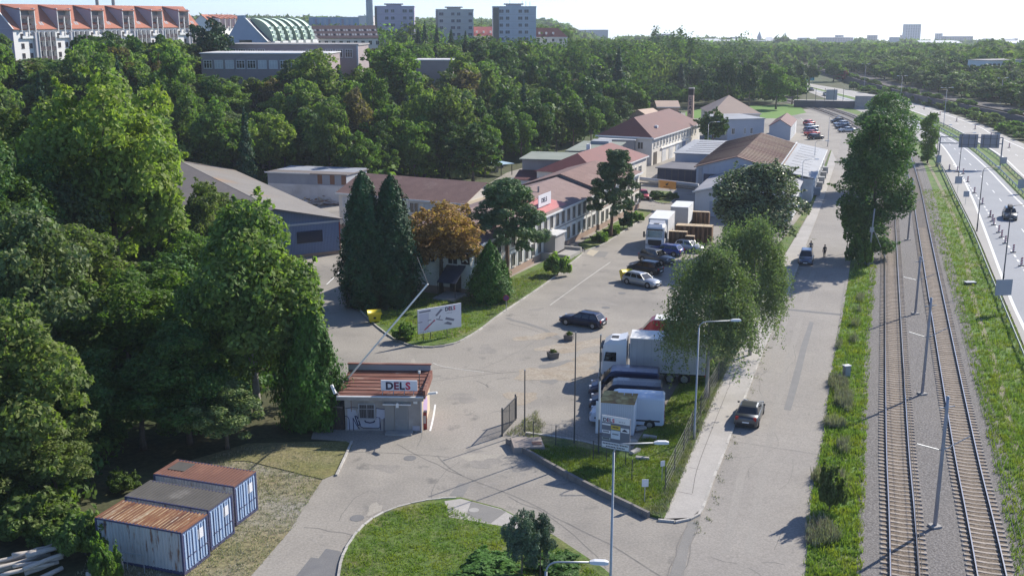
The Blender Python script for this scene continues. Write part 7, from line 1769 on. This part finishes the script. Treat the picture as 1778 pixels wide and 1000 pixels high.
mp = G(1507,462); mr = empty('roadside_mast', mp, 0, 'pale concrete mast with a slanted stay at the foot of the poplar', 'mast'); MB().tube([(0,0,0),(.25,0,7.2)], [.13,.09], 8).build('pole', CONC, mr, True); MB().tube([(.16,0,5.0),(1.7,.8,2.2)], .035, 6).build('stay', GALV, mr); MB().box(-.1,.35,-.1,.1,4.3,4.9).build('fixture_box', GALV, mr)
def cabinet(px, w, h, label):
    P = G(*px); r_ = empty('cable_cabinet', P, .3, label, 'cabinet'); MB().box(-w/2,w/2,-.2,.2,.05,h).build('body', PLAST, r_); MB().box(-w/2-.04,w/2+.04,-.25,.25,h,h+.06).build('lid', M('cabinet lid', (.7,.7,.7), rough=.5), r_); MB().box(-w/2+.05,w/2-.05,-.215,-.202,.15,h-.1).build('door', M('cabinet door', (.3,.32,.34), rough=.5), r_)
cabinet((1469,656), .55, 1.1, 'grey cable cabinet on the verge beside the service road'); cabinet((1506,461), .5, 1.1, 'pale cabinet at the foot of the roadside mast')
# barrier boom, gate leaf, flag masts
foot_ = D(603,658,78.4); tip = D(743,493,76.0); br = empty('slanting_pole', (foot_.x,foot_.y,foot_.z), 0, 'long white slanting pole rising from the gatehouse roof', 'pole')
o_ = Vector((foot_.x,foot_.y,foot_.z)); MB().box(-.12,.12,-.12,.12,-.35,.12).build('foot', DSTEEL, br); MB().tube([(0,0,0),tip-o_], [.075,.06], 8).build('pole', M('bright white pole', (.88,.88,.86), rough=.4), br)
e = D(724,446,77.0); MB().tube([tip-o_, e-o_], .03, 6).build('dark_stay', DSTEEL, br)
for i,(x,b,t,l) in enumerate(((911,750,643,'shorter of the thin dark masts near the open gate'),(997,770,577,'tall thin mast in the middle of the fenced corner'),(1039,788,582,'tall thin mast right beside the notice board'))):
    P = G(x,b,.1); h = D(x,t,P.y).z-.1; r_ = empty('thin_mast', P, 0, l, 'mast'); MB().tube([(0,0,0),(0,0,h)], [.055,.04], 8).build('pole', DSTEEL, r_); MB().tube([(0,0,h),(0,0,h+.06)], .06, 8).build('cap', GALV, r_)
    if i == 2: MB().tube([(0,0,h*.3),(0,0,h*.62)], .07, 8).build('white_sleeve', WHITE, r_)
gp0 = G(872,757); gt = empty('gate_leaf', gp0, 1.25, 'open dark steel gate leaf beside the yard entrance', 'gate'); mb = MB()
mb.box(0,3.4,-.03,.03,.15,.22); mb.box(0,3.4,-.03,.03,1.9,1.97); [mb.box(x,x+.06,-.028,.028,.22,1.9) for x in (0,1.67,3.34)]; mb.build('frame', DSTEEL, gt)
for k in range(22): MB().box(.12+k*.15,.14+k*.15,-.012,.012,.22,1.9).build('bar', DSTEEL, gt)
mb = MB(); mb.tube([(0,0,0),(0,0,2.2)], .07, 8); mb.tube([(3.4,.1,0),(3.4,.1,2.1)], .06, 8); mb.build('post', DSTEEL, gt)
# wire fence round the fenced corner
def fence(px, label, h=1.7, z=.15):
    P = [G(x,y,z) for x,y in px]; r_ = empty('wire_fence', P[0], 0, label, 'fence'); o = P[0]
    for p in P: MB().tube([p-o,p-o+Vector((0,0,h))], .035, 6).build('post', DSTEEL, r_)
    for i in range(len(P)-1):
        mb = MB()
        for zz in (.15,.5,.9,1.3,1.65): mb.tube([P[i]-o+Vector((0,0,zz*h/1.7)),P[i+1]-o+Vector((0,0,zz*h/1.7))], .008, 3, cap=False)
        n = int((P[i+1]-P[i]).length/.3)
        for k in range(1,n): q = (P[i]-o).lerp(P[i+1]-o,k/n); mb.tube([q+Vector((0,0,.1)),q+Vector((0,0,h-.04))], .006, 3, cap=False)
        mb.build('wire_mesh', DSTEEL, r_)
fence([(1155,852),(1171,818),(1187,785),(1201,752),(1216,722),(1231,692),(1247,662),(1262,634),(1278,604)], 'wire fence along the pavement side of the grass corner')
fence([(926,765),(965,772),(1030,800),(1097,834)], 'low wire fence posts across the grass corner', h=1.5)
# small signs and blocks
def post_sign(px, h, w, hh, label, m=M_SIGNB, round_=False, z=.15, rz=0.0):
    P = G(px[0],px[1],z); r_ = empty('post_sign', P, rz, label, 'sign'); MB().tube([(0,0,0),(0,0,h)], .03, 6).build('post', GALV, r_)
    if round_: MB().tube([(0,-.05,h-w/2),(0,-.03,h-w/2)], w/2, 20).build('disc', m, r_); MB().tube([(0,-.06,h-w/2),(0,-.052,h-w/2)], w*.36, 20).build('disc_centre', M('sign blue', (.03,.06,.25), rough=.4), r_); MB().cbox((0,-.064,h-w/2),(w*.75,.004,w*.1),0,.78).build('cross_bar', m, r_); MB().cbox((0,-.068,h-w/2),(w*.75,.004,w*.1),0,-.78).build('cross_bar', m, r_)
    else: MB().box(-w/2,w/2,-.05,-.03,h-hh,h).build('plate', m, r_)
    return r_
post_sign((1119,872), 1.6, .42, .5, 'small white sign on a post at the point of the grass corner'); post_sign((1149,836), 1.5, .32, .38, 'white plate on the last fence post', rz=.4)
post_sign((879,540), 1.75, .65, .65, 'round no-stopping sign on the lawn edge', M('no-stopping red', (.28,.03,.045), rough=.5), True, .1); post_sign((1164,345), 2.0, .7, .5, 'white sign on the oval bed by the orange sign', z=.12)
pb_ = MB(); pb_.add([(-1.15,-.8,0),(1.15,-.8,0),(1.15,.8,0),(-1.15,.8,0),(-1.1,-.78,.42),(1.1,-.78,.36),(1.1,.78,.5),(-1.1,.78,.56)], [(3,2,1,0),(4,5,6,7),(0,1,5,4),(1,2,6,5),(2,3,7,6),(3,0,4,7)])
sl = empty('concrete_slab', G(916,778), .15, 'flat concrete slab cover at the corner of the fenced grass', 'slab'); pb_.build('slab', M('weathered slab', (.36,.3,.26), (.3,.26,.23), scale=1.2, rough=.95, grain=.15), sl); MB().box(.3,.95,-.45,.05,.42,.47).build('hatch', M('rust hatch', (.3,.17,.12), rough=.9), sl)
for i,(x,b) in enumerate(((960,621),(988,590))):
    r_ = empty('concrete_block', G(x,b), .3+i, ['nearer dark concrete planter block in the open yard','farther dark concrete planter block by the navy car'][i], 'planter'); MB().add([(-.4,-.4,0),(.4,-.4,0),(.4,.4,0),(-.4,.4,0),(-.46,-.46,.55),(.46,-.46,.55),(.46,.46,.55),(-.46,.46,.55),(-.34,-.34,.55),(.34,-.34,.55),(.34,.34,.55),(-.34,.34,.55),(-.32,-.32,.45),(.32,-.32,.45),(.32,.32,.45),(-.32,.32,.45)], [(0,1,5,4),(1,2,6,5),(2,3,7,6),(3,0,4,7),(4,5,9,8),(5,6,10,9),(6,7,11,10),(7,4,8,11),(8,9,13,12),(9,10,14,13),(10,11,15,14),(11,8,12,15),(12,13,14,15)]).build('tub', M('dark planter', (.2,.18,.165), (.15,.14,.13), scale=2, rough=.95), r_); 
    o = put('weeds', proto('shrub',0,i)[0], r_, (0,0,.4), 0, (.25,.25,.25)); o.material_slots[0].link = 'OBJECT'; o.material_slots[0].material = L_['olive']
for i,(x,b,sx,sy,rz) in enumerate(((1103,785,1.0,.35,.9),(1128,760,1.1,.3,-.3),(1112,745,.9,.4,.5),(1115,797,1.0,.25,-.2),(1098,768,.7,.4,.2),(1142,722,.5,.4,.1))):
    P = G(x,b,.16); o = MB().add([(-sx/2,-sy/2,0),(sx/2,-sy/2,0),(sx/2,sy/2,0),(-sx/2,sy/2,0),(-sx/2.2,-sy/2.3,.16),(sx/2.1,-sy/2.2,.2),(sx/2.2,sy/2.2,.18),(-sx/2.3,sy/2.4,.22)], [(3,2,1,0),(4,5,6,7),(0,1,5,4),(1,2,6,5),(2,3,7,6),(3,0,4,7)]).build('rubble_piece', CONC, None, loc=P, rz=rz)
    tag(o, ['broken concrete beam beside the notice board','pale beam lying on the grass right of the cabin','rough concrete lump at the cabin corner','flat concrete strip lowest in the fenced grass','concrete lump under the notice board','small white block in the grass behind the cabin'][i], 'rubble', 'broken concrete round the cabin')
# pallets
M_PAL = M('pallet timber', (.55,.44,.3), (.45,.35,.23), scale=3, rough=.9); M_PALD = M('dark pallet timber', (.27,.17,.1), (.2,.125,.08), scale=3, rough=.95)
def pallets(px, nx, ny, nz, label, rz):
    P = G(*px); r_ = empty('pallet_stack', P, rz, label, 'pallet stack', 'stacks of pallets beside the trucks'); side = MB(); tops = MB()
    for i in range(nx):
        for j in range(ny):
            h = nz - ((i*3+j*5)%3)
            for k in range(h):
                z = k*.145; x, y = i*1.24, j*.84
                [side.box(x+p_,x+p_+.14,y+q,y+q+.1,z,z+.098) for q in (0,.35,.7) for p_ in (0,.53,1.06)]
                (tops if k == h-1 else side).box(x,x+1.2,y,y+.8,z+.1,z+.14)
    tag(side.build('pallet', M_PALD, r_), kind='stuff'); tag(tops.build('top_pallet', M_PAL, r_), kind='stuff')
pallets((1160,431),2,1,16,'nearest pale-topped stack of pallets beside the white truck',-.25); pallets((1189,434),1,1,13,'short stack of pallets beside the silver hatchback',-.25); pallets((1172,422),4,3,17,'broad middle block of stacked pallets',-.25); pallets((1187,392),3,2,15,'farthest block of stacked pallets by the grey hall',-.25)
# motorway furniture
def rail(path, label, n0, n1, side):
    sub = [p for p in path if n0 < p.y < n1]; o = sub[0]; r_ = empty('guard_rail', (o.x,o.y,0), 0, label, 'guard rail')
    loc = [p-o for p in sub]; n = len(loc); prof = [(-.03,.45),(.03,.5),(-.02,.58),(.03,.66),(-.03,.72),(-.05,.72),(-.05,.45)]
    rings = []
    for i, p in enumerate(loc):
        t = (loc[min(i+1,n-1)]-loc[max(i-1,0)]).normalized(); rings.append([(p.x+t.y*a*side, p.y-t.x*a*side, z) for a,z in prof])
    MB().loft(rings).build('beam', GALV, r_)
    d = 0.0
    for i in range(n-1):
        L = (loc[i+1]-loc[i]).length
        while d <= L: p = loc[i].lerp(loc[i+1], d/L); MB().box(-.05,.05,-.05,.05,0,.7).build('post', GALV, r_, loc=(p.x,p.y,0)); d += 4.0
        d -= L
rail(offs(hw_l,-.6), 'guard rail on the railway side of the motorway', 45, 330, 1); rail(offs(hw_r,.7), 'guard rail on the near edge of the median', 95, 330, -1); rail(offs(far_l,-.7), 'guard rail on the far edge of the median', 95, 330, 1)
BEAC = [(423,130),(462,140),(492,150),(514,190),(547,245),(586,300),(625,364),(636,385),(643,403),(668,440),(682,464),(700,494),(740,538),(780,605)]
M_BR = M('beacon red', (.5,.05,.03), rough=.5)
def beacon(P, label):
    r_ = empty('traffic_beacon', P, VA-.1, label, 'traffic beacon', 'beacons along the motorway'); MB().box(-.3,.3,-.18,.18,0,.1).build('base', BLACK, r_)
    pn = MB().box(-.14,.14,-.03,.03,.1,1.12).build('panel', M('beacon white', (.72,.72,.7), rough=.5), r_)
    for k in range(3): z = .18+k*.32; MB().add([(-.14,-.034,z),(.14,-.034,z+.14),(.14,-.034,z+.3),(-.14,-.034,z+.16)], [(0,1,2,3)]).build('stripe', M_BR, pn); MB().add([(-.14,.034,z),(.14,.034,z+.14),(.14,.034,z+.3),(-.14,.034,z+.16)], [(3,2,1,0)]).build('stripe', M_BR, pn)
ORD = ['farthest','thirteenth','twelfth','eleventh','tenth','ninth','eighth','seventh','sixth','fifth','fourth','third','second nearest','nearest']
for i,(x,y) in enumerate(BEAC): beacon(G(1500+x/2.856,250+y/2.856,.02), ORD[i]+' beacon of the row leading past the dark car on the motorway')
for i,f in enumerate((.3,.36,.42,.48,.54,.6,.66,.72)):
    p = far_l[int(f*(len(far_l)-1))].lerp(far_r[int(f*(len(far_r)-1))], .55); beacon((p.x,p.y,.02), 'small beacon standing on the far motorway carriageway')
gA, gB = G(1628,290), G(1736,292); gr_ = empty('sign_gantry', gA, math.atan2(gB.y-gA.y,gB.x-gA.x), 'motorway sign gantry carrying two large boards seen from behind', 'gantry'); Lg_ = (gB-gA).length
hg_ = D(1636,238,gA.y).z; mb = MB(); [mb.tube([(x,0,0),(x,0,hg_)], .14, 8) for x in (0,Lg_)]; mb.build('leg', M('gantry steel', (.2,.21,.24), rough=.5), gr_); mb = MB(); mb.box(0,Lg_,-.1,.1,hg_-.1,hg_+.1); mb.box(0,Lg_,-.1,.1,hg_-1.35,hg_-1.15); mb.build('beam', M('gantry steel', (.2,.21,.24)), gr_)
for f0,f1 in ((.3,.6),(.645,.945)):
    pn = MB().box(f0*Lg_,f1*Lg_,-.22,-.14,hg_-2.1,hg_+.65).build('board_back', M('board back', (.24,.25,.29), (.2,.21,.25), scale=.8, rough=.6), gr_); mb = MB(); [mb.box(x,x+.08,-.3,-.221,hg_-2.1,hg_+.65) for x in (f0*Lg_+.5,(f0+f1)/2*Lg_,f1*Lg_-.6)]; [mb.box(f0*Lg_,f1*Lg_,-.27,-.221,z,z+.06) for z in (hg_-1.5,hg_-.2)]; mb.build('stiffener', DSTEEL, pn)
for px,h,w,hh,l in (((1738,540),3.4,1.8,1.7,'large grey sign seen from behind on the motorway verge'),((1662,336),3.0,1.3,1.3,'grey sign seen from behind before the gantry'),((1629,292),2.6,.9,1.5,'narrow grey sign beside the gantry leg'),((1741,292),2.2,1.4,1.3,'grey sign on the median below the gantry'),((1773,335),2.4,1.6,1.6,'grey sign at the picture edge on the median'),((1443,178),4.5,4.2,4.2,'grey sign board on the distant motorway')): post_sign(px, h, w, hh, l, M('sign back', (.34,.36,.4), (.3,.32,.36), scale=1, rough=.5), rz=.1)
post_sign((1676,355), 2.2, .95, .95, 'round sign seen from behind on the hard shoulder', M('sign back', (.34,.36,.4)), z=.02).children
bs = G(1406,146); b_ = empty('motorway_sign', (bs.x,bs.y,0), -.1, 'blue direction sign where the motorway bends away', 'sign'); MB().box(-1.9,1.9,-.1,0,1.5,6.5).build('board', M('blue sign', (.05,.3,.4), (.07,.36,.46), scale=.3, rough=.4), b_); mb = MB(); [mb.tube([(x,.1,0),(x,.1,6)], .12, 6) for x in (-1.2,1.2)]; mb.build('post', GALV, b_); MB().box(-1.2,.8,-.115,-.101,4.4,4.9).build('caption_mark', WHITE, b_); MB().box(-1.2,.2,-.115,-.101,2.6,3.1).build('caption_mark', WHITE, b_)
bs = D(1316,118,600); b_ = empty('motorway_sign', (bs.x,600,terrain_h(bs.x,600)), 0, 'wide pale blue sign glimpsed above the trees', 'sign'); zz = D(1316,108,600).z-terrain_h(bs.x,600); MB().box(-3.8,3.8,-.1,0,zz-2.6,zz).build('board', M('pale blue sign', (.16,.4,.52), (.22,.5,.6), scale=.3, rough=.4), b_); mb = MB(); [mb.tube([(x,.1,0),(x,.1,zz)], .15, 6) for x in (-3,3)]; mb.build('post', GALV, b_); MB().box(-2.8,.6,-.115,-.101,zz-1.7,zz-.9).build('caption_mark', WHITE, b_)
fd = empty('garden_frame', G(1684,494), .1, 'small dark frame lying in the verge beside the drain channel', 'frame'); MB().box(-.6,.6,-.35,.35,0,.3).build('box', DSTEEL, fd); MB().box(-.62,.62,-.37,.37,.3,.34).build('lid', GALV, fd)
# footbridge / platform beyond the car park
pf = empty('railway_platform', G(1378,186), math.atan2(-8,26), 'dark railway platform wall beyond the car park', 'platform'); MB().box(0,26,0,3,0,2.2).build('wall', M('dark wall', (.15,.14,.15)), pf); MB().box(20,26,-1,3.5,0,4.2).build('hut', M_GREYW, pf); MB().box(0,26,-.1,3.1,2.2,2.35).build('deck', CONC, pf)
for k in range(6): MB().box(1+k*3,1.15+k*3,.2,.35,2.35,6.5).build('post', DSTEEL, pf)

# ---- people
def person(P, rz, label, jacket, trousers, arms='down', hairc=(.03,.022,.018)):
    root = empty('person', P, rz, label, 'person')
    J = {'pelvis':(0,0,.95),'waist':(0,0,1.08),'chest':(0,.01,1.3),'neck':(0,0,1.47),'head0':(0,.01,1.56),'head1':(0,.02,1.66),'head2':(0,.01,1.74)}
    rad = {'pelvis':.15,'waist':.135,'chest':.155,'neck':.06,'head0':.075,'head1':.092,'head2':.07}
    E = [('pelvis','waist'),('waist','chest'),('chest','neck'),('neck','head0'),('head0','head1'),('head1','head2')]
    for s, n in ((-1,'l'),(1,'r')):
        st = .10*s
        J.update({n+'hip':(.09*s,0,.9),n+'knee':(.11*s,.03+.02*s,.5),n+'ank':(.12*s,-.02+.05*s,.09),n+'toe':(.13*s,.14+.05*s,.04),n+'sho':(.19*s,0,1.41),n+'elb':(.26*s,-.03,1.13),n+'wri':(.25*s,.06,.88),n+'palm':(.25*s,.08,.82)})
        rad.update({n+'hip':.095,n+'knee':.065,n+'ank':.045,n+'toe':.04,n+'sho':.068,n+'elb':.047,n+'wri':.034,n+'palm':.034})
        E += [('pelvis',n+'hip'),(n+'hip',n+'knee'),(n+'knee',n+'ank'),(n+'ank',n+'toe'),('chest',n+'sho'),(n+'sho',n+'elb'),(n+'elb',n+'wri'),(n+'wri',n+'palm')]
        for k in range(4):
            J[n+'f%d'%k] = (.25*s,.055+k*.018,.76); J[n+'g%d'%k] = (.245*s,.06+k*.018,.725-(.012 if k in (1,2) else 0)); rad[n+'f%d'%k] = .0095; rad[n+'g%d'%k] = .008
            E += [(n+'palm',n+'f%d'%k),(n+'f%d'%k,n+'g%d'%k)]
        J[n+'t0'] = (.235*s,.12,.81); J[n+'t1'] = (.228*s,.135,.775); rad[n+'t0'] = .011; rad[n+'t1'] = .009; E += [(n+'wri',n+'t0'),(n+'t0',n+'t1')]
    nm = list(J); me = bpy.data.meshes.new('body'); me.from_pydata([J[k] for k in nm], [(nm.index(a),nm.index(b)) for a,b in E], [])
    ob = bpy.data.objects.new('body', me); COL.objects.link(ob); md = ob.modifiers.new('skin','SKIN'); sv = me.skin_vertices[0].data
    for i,k in enumerate(nm): sv[i].radius = (rad[k],rad[k]*(.8 if k in ('chest','pelvis','waist') else 1)); sv[i].use_root = (k == 'pelvis')
    sd = ob.modifiers.new('sub','SUBSURF'); sd.levels = 1; sd.render_levels = 1
    dg = bpy.context.evaluated_depsgraph_get(); me2 = bpy.data.meshes.new_from_object(ob.evaluated_get(dg)); bpy.data.objects.remove(ob)
    SK = M('skin', (.5,.32,.24), rough=.6); SH = M('shoes', (.03,.03,.03), rough=.6)
    me2.materials.clear(); [me2.materials.append(m) for m in (SK, jacket, trousers, SH)]
    for p in me2.polygons:
        c = p.center; p.use_smooth = True
        p.material_index = 0 if c.z > 1.49 or (abs(c.x) > .18 and c.z < .885) else 3 if c.z < .1 else 2 if c.z < .93 else 1
    b_ = put('body', me2, root); hr = MB(); rings = []
    for k in range(6): t = k/5*math.pi*.55; rings.append([(math.cos(2*math.pi*j/12)*.1*math.sin(max(.05,t)), -.005+math.sin(2*math.pi*j/12)*.108*math.sin(max(.05,t)), 1.665+.115*math.cos(t)) for j in range(12)])
    hr.loft(rings).build('hair', M('hair', hairc, rough=.7), root, True)
    fcb = MB(); fcb.add([(-.015,.105,1.63),(.015,.105,1.63),(0,.13,1.635),(0,.108,1.67)], [(0,1,2),(0,2,3),(1,3,2)]); fcb.build('nose', SK, root)
    for s in (-1,1): MB().tube([(s*.035,.1,1.665),(s*.035,.108,1.665)], .012, 8).build('eye', TRIM, root); MB().cbox((s*.098,.01,1.645),(.02,.03,.055)).build('ear', SK, root)
    MB().cbox((0,.1,1.6),(.045,.012,.01)).build('mouth', M('lips', (.35,.15,.13), rough=.6), root)
    return root
person(G(1431,448,.006), .3, 'person in dark clothes standing in the tree shade on the road', M('dark jacket', (.025,.02,.03), rough=.85), M('dark trousers', (.02,.022,.035), rough=.85))
person(G(1407,441,.006), 2.6, 'person in a grey-blue top standing behind the steel blue car', M('grey blue top', (.06,.075,.11), rough=.85), M('dark trousers', (.02,.022,.035)))

# ---- grass blades and weeds: one mass per place
def tufts(name, spots, mat, label, h0, h1, blades=5, wid=.03):
    rng = np.random.default_rng(len(spots)); V = []
    S = np.repeat(np.array(spots), blades, 0); n = len(S); a = rng.uniform(0,6.283,n); h = rng.uniform(h0,h1,n)*S[:,3]; lean = rng.uniform(.05,.55,n)*h; w = wid*rng.uniform(.6,1.4,n)
    base = S[:,:3] + np.stack([rng.normal(0,.1,n),rng.normal(0,.1,n),np.zeros(n)],1); d = np.stack([np.cos(a),np.sin(a)],1)
    q = np.empty((n,4,3)); px2 = np.stack([-d[:,1]*w,d[:,0]*w],1)
    q[:,0,:2] = base[:,:2]-px2; q[:,0,2] = base[:,2]; q[:,1,:2] = base[:,:2]+px2; q[:,1,2] = base[:,2]
    q[:,2,:2] = base[:,:2]+d*lean[:,None]+px2*.3; q[:,2,2] = base[:,2]+h; q[:,3,:2] = base[:,:2]+d*(lean*.9)[:,None]-px2*.3; q[:,3,2] = base[:,2]+h*.95
    me = quads_mesh(name, q); me.materials.append(mat); return tag(put(name, me), label, 'grass', kind='stuff')
GR = leafmat('grass blades', (.09,.165,.026), var=.4, trans=.36, gain=1.6); GD = leafmat('dry grass blades', (.27,.26,.15), var=.35, trans=.2, yel=.85, gain=1.2)
rnd = random.Random(21)
def fill(poly, n, z, keep=None, hvar=.25):
    xs = [p[0] for p in poly]; ys = [p[1] for p in poly]; out = []
    k = 0
    while len(out) < n and k < n*40:
        k += 1; x, y = rnd.uniform(min(xs),max(xs)), rnd.uniform(min(ys),max(ys))
        # nearer ground gets more blades
        if rnd.random() > min(1, (75/max(40,y))**2): continue
        if inside((x,y),poly): out.append((x,y,z,1+mnoise.noise(Vector((x*.3,y*.3,0)))*hvar*2))
    return out
vl = [tuple(p) for p in gp([(1396,1040),(1411,850),(1432,753),(1442,664),(1470,507),(1483,460),(1522,460),(1518,507),(1510,600),(1503,753),(1492,1040)])]
tufts('grass', fill(vl,5200,.03), GR, 'green grass on the verge between service road and ballast', .12, .3, 5)
dry_sp = [s for s in fill([tuple(p) for p in gp([(1394,1040),(1409,850),(1430,753),(1441,664),(1469,507),(1500,507),(1486,600),(1474,753),(1450,1040)])],4200,.03) if mnoise.noise(Vector((s[0]*.35,s[1]*.35,7))) > .26]
tufts('dry_grass', dry_sp, GD, 'tall dry grass along the road edge of the verge', .3, .75, 6)
vr = [tuple(p) for p in gp([(1772,1040),(1715,753),(1650,500),(1620,400),(1600,330),(1655,330),(1690,400),(1720,474),(1775,600),(1900,900)])]
tufts('grass', fill(vr,7000,.03), GR, 'green grass on the verge between tracks and motorway', .12, .32, 5)
tufts('grass', fill([tuple(p) for p in gp([(593,1030),(600,965),(620,932),(650,904),(700,884),(760,874),(860,915),(960,945),(1040,1000),(1040,1040)])],4200,.1), GR, 'short grass on the near lawn', .05, .12, 5, .022)
tufts('grass', fill([tuple(p) for p in gp([(900,776),(1005,780),(1095,800),(1150,720),(1235,600),(1235,690),(1153,895),(1118,886),(1005,832)])],5200,.16), GR, 'rough grass in the fenced corner', .06, .18, 5, .022)
tufts('dry_grass', fill([tuple(p) for p in gp([(1100,890),(1153,903),(1240,695),(1300,570),(1290,560),(1225,690),(1140,880)])],1500,.16) + fill([tuple(p) for p in gp([(880,755),(930,715),(945,735),(935,760)])],300,.02) , GD, 'dry grass along the pavement fence', .08, .25, 5, .022)
tufts('grass', fill([tuple(p) for p in gp([(650,555),(692,588),(730,598),(783,593),(828,570),(868,541),(948,488),(1005,442),(890,487),(818,522),(700,520)])],3000,.1), GR, 'grass on the corner lawn by the billboard', .06, .16, 5)
tufts('dry_grass', fill([tuple(p) for p in gp([(100,1040),(230,880),(330,805),(430,775),(600,770),(560,832),(500,925),(400,1035)])],4200,-.02), GD, 'dry trodden grass round the containers', .04, .14, 5, .022)
tufts('dry_grass', fill([tuple(p) for p in gp([(845,560),(890,530),(948,488),(1005,442),(890,487),(850,512)])],1500,.1), GD, 'dry grass on the lawn before the office', .05, .13, 5, .022)
gut = []
for p, q in zip(offs(road_l,.12), offs(road_l,.5)):
    if 58 < p.y < 150:
        for k in range(9): c = p.lerp(q, rnd.random()**2); gut.append((c.x+rnd.uniform(-.8,.8)*.3,c.y+rnd.uniform(-1.5,1.5),.01,.6+rnd.random()*.8)) if rnd.random() < .75 else None
tufts('gutter_weeds', gut, GD, 'weeds and leaf litter in the gutter of the pavement', .04, .14, 5, .03)

# ---- the air
hz = MB().box(-2500,3000,-60,4500,-160,135).build('haze', None); tag(hz, 'thin pale summer haze filling the valley', 'haze', kind='stuff')
hm = bpy.data.materials.new('haze'); hm.use_nodes = True; hm.node_tree.nodes.clear()
pv = hm.node_tree.nodes.new('ShaderNodeVolumePrincipled'); ho = hm.node_tree.nodes.new('ShaderNodeOutputMaterial'); pv.inputs['Color'].default_value = (.8,.88,1,1); pv.inputs['Density'].default_value = .00016; pv.inputs['Anisotropy'].default_value = .3
hm.node_tree.links.new(pv.outputs[0], ho.inputs['Volume']); hz.data.materials.append(hm)
